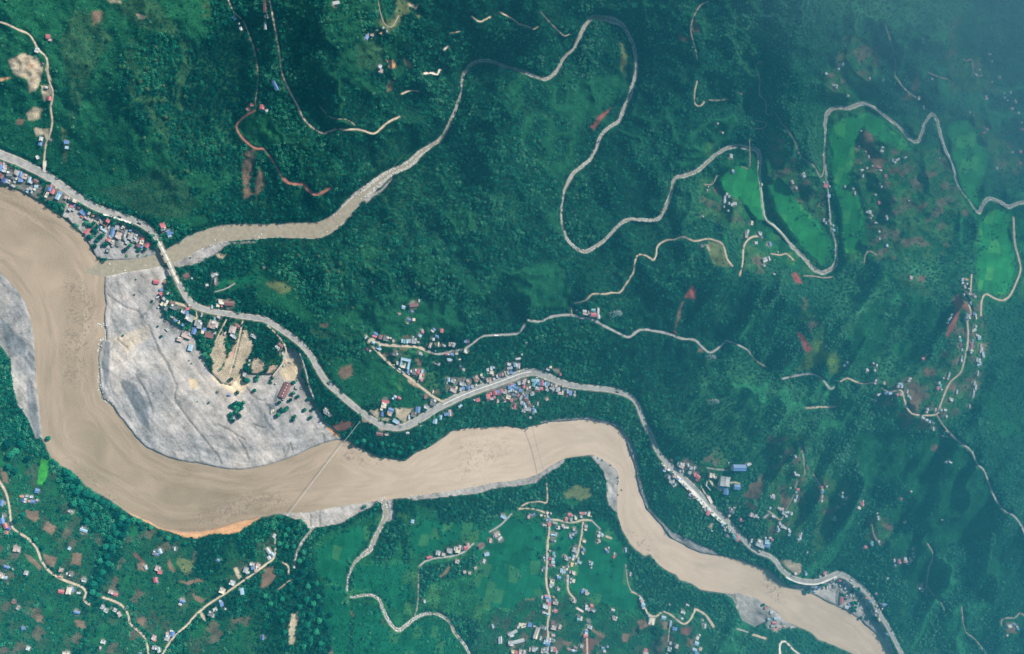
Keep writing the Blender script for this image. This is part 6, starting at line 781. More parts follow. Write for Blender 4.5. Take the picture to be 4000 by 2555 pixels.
# unit shapes, x,y in -0.5..0.5, z from 0 to 1 (wall top)
def gable():
    o, e, r_, t = .55, 1.0, 1.0, .05
    V = [(-.54, -.56, .0), (.54, -.56, .0), (.54, 0, .34), (-.54, 0, .34), (-.54, .56, .0), (.54, .56, .0)]
    V += [(x, y, z-.07) for x, y, z in V]
    F = [(0, 1, 2, 3), (3, 2, 5, 4), (6, 9, 8, 7), (9, 10, 11, 8), (0, 6, 7, 1), (4, 5, 11, 10), (0, 3, 9, 6), (3, 4, 10, 9), (1, 7, 8, 2), (2, 8, 11, 5)]
    return V, F
def shed(): V, F = boxv(-.54, .54, -.55, .55, 0, .05); V = [(x, y, z+.10*(y+.55)) for x, y, z in V]; return V, F
def flatr(): return joinb([boxv(-.52, .52, -.52, .52, 0, .04), boxv(-.52, .52, -.52, -.47, .04, .16), boxv(-.52, .52, .47, .52, .04, .16), boxv(-.52, -.48, -.47, .47, .04, .16), boxv(.48, .52, -.47, .47, .04, .16)])
def ribs(): return joinb([boxv(-.5+i*.16, -.46+i*.16, -.5, .5, .3, .36) for i in range(7)]+[boxv(-.5, .5, -.48, -.44, .0, .3), boxv(-.5, .5, .44, .48, .0, .3)])
SH = {}
def shape(kind, key):
    k = (kind, key)
    if k not in SH:
        if kind == 'wall': SH[k] = pm('wall', joinb([boxv(-.5, .5, -.5, .5, -.9, 1)]), M_WALL[key])
        elif kind == 'tank':
            n = 8; V = [(math.cos(a*math.pi/4)*.5, math.sin(a*math.pi/4)*.5, z) for z in (0, 1) for a in range(n)]; F = [tuple(range(8, 16))]+[(a, (a+1) % 8, 8+(a+1) % 8, 8+a) for a in range(8)]
            SH[k] = pm('water_tank', (V, F), M_TANK if key else M_TANKW)
        elif kind == 'stair_room': SH[k] = pm('stair_room', joinb([boxv(-.5, .5, -.5, .5, 0, 1), boxv(-.55, .55, -.55, .55, 1, 1.08)]), M_WALL[key])
        else: SH[k] = pm('roof', dict(gable=gable, shed=shed, flat=flatr)[kind](), RM[key])
    return SH[k]
def child(name, me, par, loc=(0, 0, 0), sc=(1, 1, 1), rz=0):
    o = bpy.data.objects.new(name, me); C.objects.link(o); o.parent = par; o.location = loc; o.scale = sc; o.rotation_euler = (0, 0, rz)
    if par is not None and par.type == 'MESH': o.matrix_parent_inverse = par.matrix_basis.inverted()
    return o
def empty(name, loc, rz=0):
    o = bpy.data.objects.new(name, None); C.objects.link(o); o.location = loc; o.rotation_euler = (0, 0, rz); o.empty_display_size = 2; return o
ORD = ['first', 'second', 'third', 'fourth', 'fifth', 'sixth', 'seventh', 'eighth', 'ninth', 'tenth', 'eleventh', 'twelfth', 'thirteenth', 'fourteenth', 'fifteenth', 'sixteenth', 'seventeenth', 'eighteenth', 'nineteenth', 'twentieth']
def ordinal(n):
    if n >= 70: return 'seventy-'+ORD[(n % 10)-1] if n % 10 else 'seventieth'
    if n <= 20: return ORD[n-1]
    t = ['twenty', 'thirty', 'forty', 'fifty', 'sixty'][(n-20)//10]
    return t+'-'+ORD[(n % 10)-1] if n % 10 else {'twenty': 'twentieth', 'thirty': 'thirtieth', 'forty': 'fortieth', 'fifty': 'fiftieth', 'sixty': 'sixtieth'}[t]
main = ALLH[:300]; rest = ALLH[300:]
cnt = {}
for h in sorted(main, key=lambda h: h['u']):
    key = (h['phrase'], h['col']); cnt[key] = cnt.get(key, 0)+1; h['n'] = cnt[key]
def hframe(h, z):
    a = math.radians(h['an']); du, dv = math.cos(a), math.sin(a)
    p = W([h['u'], h['u']+du*5, h['u']-dv*5], [h['v'], h['v']+dv*5, h['v']+du*5], [z]*3)
    ex = (p[1]-p[0])[:2]; ey = (p[2]-p[0])[:2]
    return p[0], math.atan2(ex[1], ex[0]), np.hypot(*ex)/5, np.hypot(*ey)/5
rb_v, rb_f, rb_m = {}, {}, {}
for h in main:
    z = float(hgt(h['u'], h['v'])[0]); p, rz, sx_, sy_ = hframe(h, z); L, Wd = h['L']*sx_, h['W']*sy_; h['p'] = p; h['rz'] = rz
    if Wd > L: L, Wd = Wd, L; rz += math.pi/2
    col = h['col']; tin = col in 'bnltrmo' or (col == 'w' and L > 2.0*Wd); hs_ = (3.0 if L*Wd < 60 else 5.2)+rnd.uniform(-.4, 1.2)
    if tin and L*Wd > 60: hs_ -= .8
    o = empty('house', p, rz)
    word = RC[col][0]; size_w = 'small' if L*Wd < 70 else ('long' if L > 2.2*Wd else ('large' if L*Wd > 210 else ''))
    n_same = cnt[(h['phrase'], col)]
    look = ('%s %s-roofed house' % (size_w, word)).strip() if not tin else ('%s %s tin-roofed house' % (size_w, word)).strip()
    where = ('the %s %s roof from the left ' % (ordinal(h['n']), word) if n_same > 1 else 'the only %s roof ' % word)
    lab = look+', '+where+h['phrase']
    if len(lab.split()) > 16: lab = '%s house, %s%s roof from left ' % (word+'-roofed', (ordinal(h['n'])+' ') if n_same > 1 else 'sole ', word)+h['phrase']
    if len(lab.split()) > 16: lab = '%s %s roof from left ' % (ordinal(h['n']) if n_same > 1 else 'only', word)+h['phrase'].replace('the hazy ', '')
    if len(lab.split()) > 16: lab = ' '.join(lab.split()[:16])
    tag(o, lab, 'house', h['grp'])
    wk = rnd.choice([0, 0, 1, 2, 2, 3]); child('wall', shape('wall', wk), o, (0, 0, 0), (L*.94, Wd*.94, hs_))
    if tin:
        two = L*Wd > 170 and L < 1.7*Wd
        kind = 'gable' if rnd.random() < .7 else 'shed'
        child('roof', shape(kind, col), o, (0, 0, hs_), (L*.95, Wd*.95, min(6, Wd*.75)))
    else:
        rf = child('roof', shape('flat', col), o, (0, 0, hs_), (L, Wd, 6.0))
        if L*Wd > 45:
            child('stair_room', shape('stair_room', wk), rf, (L*rnd.choice([-.28, .28]), Wd*rnd.choice([-.22, .22]), hs_+.25), (L*.3, Wd*.36, 2.3))
        if rnd.random() < .6: child('water_tank', shape('tank', rnd.random() < .6), rf, (L*rnd.uniform(-.1, .1), Wd*rnd.choice([-.3, .3]), hs_+.25), (1.7, 1.7, 1.5))
# the smaller ones, past the first three hundred
pal_keys = list(RC); RV, RF, RMI = [], [], []; WVv, WFf = [], []
for h in rest:
    z = float(hgt(h['u'], h['v'])[0]); p, rz, sx_, sy_ = hframe(h, z); L, Wd = h['L']*sx_*.95, h['W']*sy_*.95; h['p'] = p; hh = rnd.uniform(2.6, 4.2); c_, s_ = math.cos(rz), math.sin(rz)
    if Wd > L: L, Wd = Wd, L; c_, s_ = math.cos(rz+math.pi/2), math.sin(rz+math.pi/2)
    v, f = boxv(-.46, .46, -.46, .46, -2, hh); b0 = len(WVv); WVv += [(p[0]+(x*L*c_-y*Wd*s_), p[1]+(x*L*s_+y*Wd*c_), p[2]+zz) for x, y, zz in v]; WFf += [tuple(i+b0 for i in q) for q in f]
    v, f = gable() if h['col'] in 'bnltrmow' and rnd.random() < .7 else boxv(-.52, .52, -.52, .52, 0, .3)
    hsz = min(3.5, Wd*.7); b0 = len(RV); RV += [(p[0]+(x*L*c_-y*Wd*s_), p[1]+(x*L*s_+y*Wd*c_), p[2]+hh+.02+zz*hsz) for x, y, zz in v]; RF += [tuple(i+b0 for i in q) for q in f]; RMI += [pal_keys.index(h['col'])]*len(f)
me = pm('small_houses', joinb([(RV, RF), (WVv, WFf)]))
for k in pal_keys: me.materials.append(RM[k])
me.materials.append(M_WALL[0]); me.polygons.foreach_set('material_index', np.array(RMI+[len(pal_keys)]*len(WFf), np.int32))
o = bpy.data.objects.new('small_houses', me); C.objects.link(o); o['kind'] = 'stuff'
# big buildings with their own shapes
def big(name, label, cat, view, x, y, L, Wd, an, hh, parts):
    h = dict(u=(VIEW[view][0]+x/VIEW[view][2])*.602, v=(VIEW[view][1]+y/VIEW[view][2])*.602, an=an); z = float(hgt(h['u'], h['v'])[0]); p, rz, sx_, sy_ = hframe(h, z); s = .602/VIEW[view][2]
    o = empty(name, p, rz); tag(o, label, cat); parts(o, L*s*sx_, -Wd*s*sy_, hh); return o
def simple(col, tin=True, wk=2, extra=None):
    def f(o, L, Wd, hh):
        Wd = abs(Wd); child('wall', shape('wall', wk), o, (0, 0, 0), (L*.95, Wd*.93, hh))
        if tin and Wd > L: child('roof', shape('gable', col), o, (0, 0, hh), (Wd*.95, L*.95, 8), math.pi/2)
        else: child('roof', shape('gable' if tin else 'flat', col), o, (0, 0, hh), (L*.95, Wd*.95, 8))
        if extra: extra(o, L, Wd, hh)
    return f
def skylights(o, L, Wd, hh):
    for i in range(5): child('skylight', shape('tank', 0), o, (-.04*L, Wd*(-.38+.19*i), hh+2.2), (1.2, 3.2, .5))
big('long_shed', 'long maroon tin-roofed shed standing alone on the silted flat', 'shed', 'Q', 1260, 598, 130, 300, 25, 5, simple('m', extra=skylights))
big('warehouse', 'largest bright blue warehouse on the slope right of the highway', 'warehouse', 'I', 1465, 338, 215, 105, 1, 8, simple('b'))
big('square_hall', 'nearly square blue-roofed hall right of the grey multi-roofed building', 'hall', 'I', 1430, 668, 100, 85, 2, 6, simple('b'))
big('blue_annex', 'tall narrow blue-roofed block below the grey multi-roofed building', 'building', 'I', 1243, 735, 75, 125, 5, 6, simple('b'))
big('blue_annex', 'dark blue flat-pitched annex at the lower left of the grey building', 'building', 'I', 1165, 665, 80, 60, 12, 4.5, simple('b'))
def factory(o, L, Wd, hh):
    Wd = abs(Wd); child('wall', shape('wall', 2), o, (0, 0, 0), (L*.96, Wd*.96, hh)); child('roof', shape('flat', 'g'), o, (-.25*L, 0, hh), (L*.5, Wd, 8)); child('roof', shape('flat', 'k'), o, (.26*L, 0, hh-.6), (L*.48, Wd, 8)); rk = o.children[-1] if o.children else o
    for i in range(4): child('roof_vent', shape('stair_room', 0), o, (L*(.1+.12*i), Wd*.42, hh), (L*.07, Wd*.1, 1.4))
    for i in range(4): child('roof_vent', shape('stair_room', 0), o, (L*(.1+.12*i), -Wd*.44, hh), (L*.07, Wd*.08, 1.4))
big('factory', 'grey building with pale and dark roof halves between the blue-roofed sheds', 'factory', 'I', 1215, 572, 165, 165, 8, 8, factory)
big('boundary_wall', 'bent white retaining wall left of the grey factory building', 'wall', 'I', 918, 600, 22, 110, 15, 3, simple('w', False, 0))
big('boundary_wall', 'long lower leg of the bent white retaining wall by the factory', 'wall', 'I', 945, 680, 120, 16, 48, 2.5, simple('w', False, 0))
def school(o, L, Wd, hh):
    Wd = abs(Wd)
    for nm, x, y, l, w_ in (('wing', 0, .36, 1.0, .26), ('wing', .39, -.12, .22, .7), ('wing', -.42, -.08, .14, .6)):
        wn = child(nm, shape('wall', 3), o, (x*L, y*Wd, 0), (l*L, w_*Wd, hh)); r_ = child('roof', shape('flat', 'l'), wn, (x*L, y*Wd, hh), (l*L, w_*Wd, 6))
    child('courtyard', pm('courtyard', boxv(-.5, .5, -.5, .5, 0, .3), RM['c']), o, (-.02*L, -.12*Wd, .5), (.58*L, .62*Wd, 1))
big('school', 'U-shaped pale blue school around a sandy courtyard by the forked road', 'school', 'E', 965, 750, 205, 225, 12, 7, school)
def longb(col): return simple(col, True, 0)
big('long_building', 'longest grey-white tin building in the lower settlement, slanting upward', 'building', 'G', 300, 1308, 300, 62, -14, 5, longb('w'))
big('long_building', 'shorter grey-white tin building above the longest one, slanting more steeply', 'building', 'G', 235, 1142, 185, 52, -28, 5, longb('w'))
big('long_building', 'white-roofed building cut by a bend at the settlement left edge', 'building', 'G', 12, 1270, 50, 130, -4, 5, longb('w'))
def halfhalf(o, L, Wd, hh):
    Wd = abs(Wd); child('wall', shape('wall', 0), o, (0, 0, 0), (L*.95, Wd*.95, hh)); child('roof', shape('flat', 'p'), o, (-.24*L, 0, hh), (.48*L, Wd, 6)); child('roof', shape('flat', 'c'), o, (.26*L, 0, hh+.4), (.48*L, Wd, 6)); child('water_tank', shape('tank', 0), o, (.2*L, -.36*Wd, hh+.8), (4, 4, 1))
big('school_block', 'narrow block with brown and cream roof halves by the settlement lane', 'school', 'G', 672, 1140, 75, 210, 18, 7, halfhalf)
yard = big('playground', 'sandy beige yard with pink stones beside a blue roof', 'yard', 'G', 432, 1015, 150, 110, 3, .3, lambda o, L, Wd, hh: (child('surface', pm('surface', boxv(-.5, .5, -.5, .5, -.6, 1), RM['c']), o, (0, 0, .2), (L, abs(Wd), .3)), child('border', pm('border', joinb([boxv(-.5, .5, .49, .5, 0, 1), boxv(-.5, .5, -.5, -.49, 0, 1)]), M_KERB), o, (0, 0, .2), (L, abs(Wd), .8))))
big('long_shed', 'thin red and white striped shed beside the dirt road, top edge', 'shed', 't01', 62, 45, 24, 90, 3, 4, simple('m', True, 0))
big('long_shed', 'thin grey-white shed below the red striped one beside dirt road', 'shed', 't01', 64, 172, 18, 80, 4, 4, simple('w', True, 0))
big('long_shed', 'long steel-blue shed lone in dark forest left of the dirt road', 'shed', 't01', 134, 604, 22, 80, -20, 4, simple('b', True, 0))

# ------------------------------------------------------------------ concrete bridge
def along(path, n):
    d = np.r_[0, np.cumsum(np.hypot(np.diff(path[:, 0]), np.diff(path[:, 1])))]; t = np.linspace(0, d[-1], n); return np.stack([np.interp(t, d, path[:, k]) for k in range(path.shape[1])], 1)
B0 = empty('road_bridge', WG(HM[len(HM)//2, 0], HM[len(HM)//2, 1])[0]); tag(B0, 'pale concrete highway bridge crossing the muddy tributary mouth', 'bridge')
M_DECK = noisy('deck_concrete', (.47, .43, .36), (.58, .53, .45), .12); M_JOINT = mat('joint', (.06, .06, .06))
def reparent(o, par): o.parent = par; o.matrix_parent_inverse = Matrix.Translation(-par.location); return o
q = along(HM, 25); q[:, 2] = 10.0; q[:, 3] = np.linspace(HM[0, 3], HM[-1, 3], 25)
for i in range(6):
    sg = q[i*4:i*4+5].copy(); reparent(ribbon('deck_span', sg, M_DECK, .1, thick=1.4), B0)
    if i < 5:
        jn = q[i*4+4:i*4+5]; a = W(jn[0, 0]-4.7, jn[0, 1]+1.9, jn[0, 3]+.16)[0]; b_ = W(jn[0, 0]+4.7, jn[0, 1]-1.9, jn[0, 3]+.16)[0]; d = (b_-a)/np.linalg.norm(b_-a); nn = np.array([-d[1], d[0], 0])*.25
        reparent(mesh_obj('expansion_joint', [a-nn, b_-nn, b_+nn, a+nn], [[0, 1, 2, 3]], M_JOINT), B0)
        for s_ in (-1, 1):
            c = W(jn[0, 0]+3.0*s_, jn[0, 1]-1.2*s_, jn[0, 3]-1.0)[0]; n = 10; V = [(c[0]+1.3*math.cos(k*.628), c[1]+1.3*math.sin(k*.628), zz) for zz in (-3.5, c[2]) for k in range(n)]
            o = mesh_obj('pier', V, [[k, (k+1) % n, n+(k+1) % n, n+k] for k in range(n)], M_WALL[2]); reparent(o, B0)
for s_ in (-1, 1): reparent(ribbon('parapet', q, M_KERB, 1.1, wv=.8, off=s_*4.6, thick=1.0), B0)

# ------------------------------------------------------------------ suspension footbridges
M_CABLE = mat('white_steel', (.55, .55, .53), .5); M_CABLED = mat('dull_steel', (.2, .19, .18), .6); M_CONC = M_WALL[2]
def footbridge(a, b, za, zb, sag, label, m, wd):
    th_ = 3.5 if wd > .6 else 2.0
    pa, pb = W(a[0], a[1], za)[0], W(b[0], b[1], zb)[0]; o = empty('suspension_footbridge', (pa+pb)/2); tag(o, label, 'footbridge'); n = 36; org = (pa+pb)/2
    d = (pb-pa); d[2] = 0; L = np.linalg.norm(d); d /= L; s_ = np.array([-d[1], d[0], 0]); t = np.linspace(0, 1, n)
    base = pa[None]*(1-t)[:, None]+pb[None]*t[:, None]-org; para = (4*t*(1-t))[:, None]*np.array([[0, 0, 1.0]])
    deck = base-para*sag
    def tube(name, c, r):
        V = []; F = []
        for i in range(n):
            for k, (x, z) in enumerate(((-1, -1), (1, -1), (1, 1), (-1, 1))): V.append(c[i]+s_*x*r+np.array([0, 0, z*r]))
        for i in range(n-1):
            for k in range(4): F.append([i*4+k, i*4+(k+1) % 4, (i+1)*4+(k+1) % 4, (i+1)*4+k])
        return mesh_obj(name, V, F, m, o)
    V = []; F = []
    for i in range(n): V += [deck[i]-s_*wd/2, deck[i]+s_*wd/2, deck[i]+s_*wd/2-np.array([0, 0, .2]), deck[i]-s_*wd/2-np.array([0, 0, .2])]
    for i in range(n-1): F += [[i*4, i*4+1, i*4+5, i*4+4], [i*4+2, i*4+3, i*4+7, i*4+6], [i*4+3, i*4, i*4+4, i*4+7], [i*4+1, i*4+2, i*4+6, i*4+5]]
    mesh_obj('walkway', V, F, m, o)
    for sgn in (-1, 1):
        c = base+np.array([0, 0, th_])-para*(sag+th_-1.2)+s_*sgn*(wd/2+.2); tube('main_cable', c, .06)
        hv = []; hf = []
        for i in range(1, n-1, 2):
            k = len(hv); hv += [deck[i]+s_*sgn*wd/2, deck[i]+s_*sgn*wd/2+d*.06, c[i]+d*.06, c[i]]; hf.append([k, k+1, k+2, k+3])
        mesh_obj('hanger', hv, hf, m, o)
    for e_ in (0, n-1):
        for sgn in (-1, 1):
            c = base[e_]+s_*sgn*(wd/2+.5); v, f = boxv(-.5, .5, -.5, .5, -14, th_+.4); mesh_obj('tower_leg', [c+np.array(x) for x in v], f, M_CONC, o)
        c = base[e_]; v, f = boxv(-wd/2-1, wd/2+1, -.5, .5, th_-.5, th_+.4); ang_ = math.atan2(s_[1], s_[0]); mesh_obj('tower_beam', [c+np.array((x*math.cos(ang_)-y*math.sin(ang_), x*math.sin(ang_)+y*math.cos(ang_), z)) for x, y, z in v], f, M_CONC, o)
    return o
footbridge((846, 992), (675, 1214), 24, 20, 8, 'white cable footbridge slung across the wide river below the highway bend', M_CABLE, .62)
footbridge((1252, 1003), (1284, 1124), 20, 20, 6, 'thin dark cable footbridge across the river right of the first one', M_CABLED, .55)

# ------------------------------------------------------------------ pylons
M_LATT = mat('galvanised_steel', (.5, .52, .52), .45)
def bar(V, F, a, b, r):
    a = np.array(a, float); b = np.array(b, float); d = b-a; d /= np.linalg.norm(d); u_ = np.cross(d, [0, 0, 1.0]); u_ = u_/np.linalg.norm(u_) if np.linalg.norm(u_) > 1e-3 else np.array([1.0, 0, 0]); w_ = np.cross(d, u_); k = len(V)
    for e in (a, b):
        for x, y in ((-1, -1), (1, -1), (1, 1), (-1, 1)): V.append(e+u_*x*r+w_*y*r)
    F += [[k+i, k+(i+1) % 4, k+4+(i+1) % 4, k+4+i] for i in range(4)]
def pylon(u, v, h, label):
    p = WG(u, v)[0]; o = empty('pylon', p, .5); tag(o, label, 'pylon', 'transmission pylons in the forest'); lv = [0, .25, .48, .66, .8, .9, 1.0]; wd = lambda t: (.13*(1-t)**1.2+.012)*h
    for sx_ in (-1, 1):
        for sy_ in (-1, 1):
            V, F = [], []
            for a, b in zip(lv[:-1], lv[1:]): bar(V, F, (sx_*wd(a), sy_*wd(a), a*h), (sx_*wd(b), sy_*wd(b), b*h), .28)
            mesh_obj('leg', V, F, M_LATT, o)
    V, F = [], []
    for a, b in zip(lv[:-1], lv[1:]):
        for (c1, c2) in (((-1, -1), (1, -1)), ((1, -1), (1, 1)), ((1, 1), (-1, 1)), ((-1, 1), (-1, -1))):
            bar(V, F, (c1[0]*wd(a), c1[1]*wd(a), a*h), (c2[0]*wd(b), c2[1]*wd(b), b*h), .16); bar(V, F, (c2[0]*wd(a), c2[1]*wd(a), a*h), (c1[0]*wd(b), c1[1]*wd(b), b*h), .16)
    mesh_obj('bracing', V, F, M_LATT, o)
    for t, l in ((.70, .16), (.82, .14), (.93, .11)):
        V, F = [], []; bar(V, F, (0, -l*h, t*h), (0, l*h, t*h), .3); bar(V, F, (0, -l*h, t*h), (0, 0, (t+.05)*h), .2); bar(V, F, (0, l*h, t*h), (0, 0, (t+.05)*h), .2); mesh_obj('cross_arm', V, F, M_LATT, o)
for u, v, h, l in ((1437, 740, 62, 'tall steel lattice pylon leaning right of the ridge road compound'), (1669, 944, 48, 'steel lattice pylon deep in the dark forest, lower right one'), (1664, 841, 42, 'small lattice pylon by the sharp bend of the ridge road')): pylon(u, v, h, l)

# ------------------------------------------------------------------ vehicles
CM = dict(white=mat('white_paint', (.75, .76, .76), .3, .5), red=mat('red_paint', (.5, .04, .05), .3, .5), dark=mat('dark_paint', (.04, .045, .05), .3, .5), yellow=mat('yellow_paint', (.7, .42, .04), .4), glass=mat('window_glass', (.03, .04, .05), .1, .5), tyre=mat('tyre', (.02, .02, .02)), blue=mat('blue_paint', (.05, .12, .4), .4))
VEH = {}
def wheel_me():
    if 'w' not in VEH:
        n = 10; V = [(.38*math.cos(k*.628), y, .38+.38*math.sin(k*.628)) for y in (-.12, .12) for k in range(n)]; F = [tuple(range(n-1, -1, -1)), tuple(range(n, 2*n))]+[(k, (k+1) % n, n+(k+1) % n, n+k) for k in range(n)]; VEH['w'] = pm('wheel', (V, F), CM['tyre'])
    return VEH['w']
def vehicle(kind, colr, u, v, an, label):
    if 'deck' in label or True:
        j = np.argmin(np.hypot(highway[:, 0]-u, highway[:, 1]-v)); z = highway[j, 3] if np.hypot(highway[j, 0]-u, highway[j, 1]-v) < 12 else float(hgt(u, v)[0])
    p, rz, _a, _b = hframe(dict(u=u, v=v, an=an), z+.06); o = empty(kind, p, rz); tag(o, label, kind.replace('_', ' '))
    if kind == 'car':
        V, F = boxv(-2.2, 2.2, -.9, .9, .35, .95); child('body', pm('body', (V, F), CM[colr]), o)
        V, F = boxv(-1.3, 1.0, -.8, .8, .95, 1.5); V = [(x*(.8 if z > 1.2 else 1), y*(.85 if z > 1.2 else 1), z) for x, y, z in V]; child('cabin', pm('cabin', (V, F), CM['glass']), o); child('roof', pm('roof', boxv(-1.0, .75, -.66, .66, 1.5, 1.56), CM[colr]), o); wx = (-1.4, 1.4); wy = .85
    else:
        L = 11 if kind == 'bus' else 8.5
        if kind == 'bus':
            child('body', pm('body', boxv(-L/2, L/2, -1.25, 1.25, .5, 2.9), CM[colr]), o); child('window_band', pm('window_band', boxv(-L/2+.4, L/2-.4, -1.27, 1.27, 1.6, 2.4), CM['glass']), o)
        else:
            child('cab', pm('cab', joinb([boxv(2.2, 4.2, -1.15, 1.15, .5, 2.5)]), CM[colr]), o); child('windscreen', pm('windscreen', boxv(4.2, 4.26, -1, 1, 1.5, 2.3), CM['glass']), o); child('cargo_box', pm('cargo_box', joinb([boxv(-4.2, 2.0, -1.25, 1.25, .9, 2.9)]), CM['white' if colr != 'dark' else 'dark']), o)
        wx = (-L/2+1.8, L/2-1.5); wy = 1.15
    for x in wx:
        for y in (-wy, wy): child('wheel', wheel_me(), o, (x, y, 0), (1.2, 1.2, 1.2) if kind != 'car' else (1, 1, 1))
def vp(view, x, y): x0, y0, k = VIEW[view]; return (x0+x/k)*.602, (y0+y/k)*.602
for kind, c, vw, x, y, an, l in (('truck', 'dark', 'B', 1310, 405, 25, 'dark truck with white cab on the highway, upstream of the bridge'), ('truck', 'dark', 'B', 1775, 555, 28, 'dark truck nearest to the bridge on the highway curve'), ('car', 'dark', 'D', 2.5, 0, 20, ''),
    ('truck', 'white', 't10', 985, 40, 22, ''), ('car', 'white', 'F', 1060, 185, -8, 'white car parked at the kerb above the bazaar bend'), ('bus', 'white', 't11', 1695, 833, 0, 'white bus on the upper village road in forest'), ('truck', 'white', 'E', 860, 870, 38, 'white truck parked on the dirt road near the school'),
    ('truck', 'dark', 't12', 745, 1232, 15, 'dark truck on the highway past the bazaar'), ('car', 'dark', 't12', 862, 1288, 55, 'dark car at the start of the steep highway descent'), ('truck', 'red', 'H', 1350, 222, 38, 'red-cabbed truck on the last highway bend'), ('car', 'dark', 't23', 160, 990, 25, 'dark car where the lower highway dips beside landslide scar'),
    ('truck', 'dark', 't22', 1730, 820, 30, 'dark truck on the highway above the lower gravel bank'), ('car', 'dark', 't10', 1090, 125, 60, 'dark car just before the bridge deck'), ('truck', 'dark', 't11', 512, 1172, 50, 'dark truck on the sweeping highway above the silted flats'), ('car', 'dark', 't11', 1020, 1478, -5, 'dark car at the lowest point of the highway bend'),
    ('car', 'white', 'F', 800, 320, -15, 'white car pulled over left of the bazaar bend'), ('car', 'white', 'F', 1490, 335, 15, 'white car parked before the teal bazaar roofs'), ('car', 'white', 'F', 1675, 375, 15, 'white car on the verge right of the bazaar teal roofs'), ('car', 'yellow', 't10', 1140, 700, 0, '')):
    if l: vehicle(kind, c, *vp(vw, x, y), an, l)

# ------------------------------------------------------------------ individual trees (the largest ones in the photograph)
CR = []
for i in range(5):
    vs, fs = crown_mesh('crown', 300+i, 60, 5); me = pm('crown', (vs, fs), M_TREE1 if i < 4 else M_TREEP); CR.append(me)
n = 6; TV = [((.09 if z == 0 else .035)*math.cos(k*1.047)+(.04 if z else 0), (.09 if z == 0 else .035)*math.sin(k*1.047), -.1 if z == 0 else 1.0) for z in (0, 1) for k in range(n)]
TK = pm('trunk', joinb([(TV, [(k, (k+1) % n, n+(k+1) % n, n+k) for k in range(n)]), ([(0, 0, .45), (.05, 0, .45), (.4, .2, .8), (0, .05, .5)], [(0, 1, 2), (0, 2, 3)]), ([(0, 0, .4), (0, .05, .4), (-.35, -.25, .8), (.05, 0, .48)], [(0, 1, 2), (0, 2, 3)])]), M_BARK)
def tree(u, v, r, label, group, pale=False):
    p = WG(u, v)[0]; o = empty('tree', p, rnd.uniform(0, 6.28)); o.scale = (r, r, r*rnd.uniform(1.0, 1.5)); tag(o, label, 'tree', group)
    c = child('crown', CR[4] if pale else CR[rnd.randrange(4)], o, (0, 0, .45)); t = child('trunk', TK, o); return o
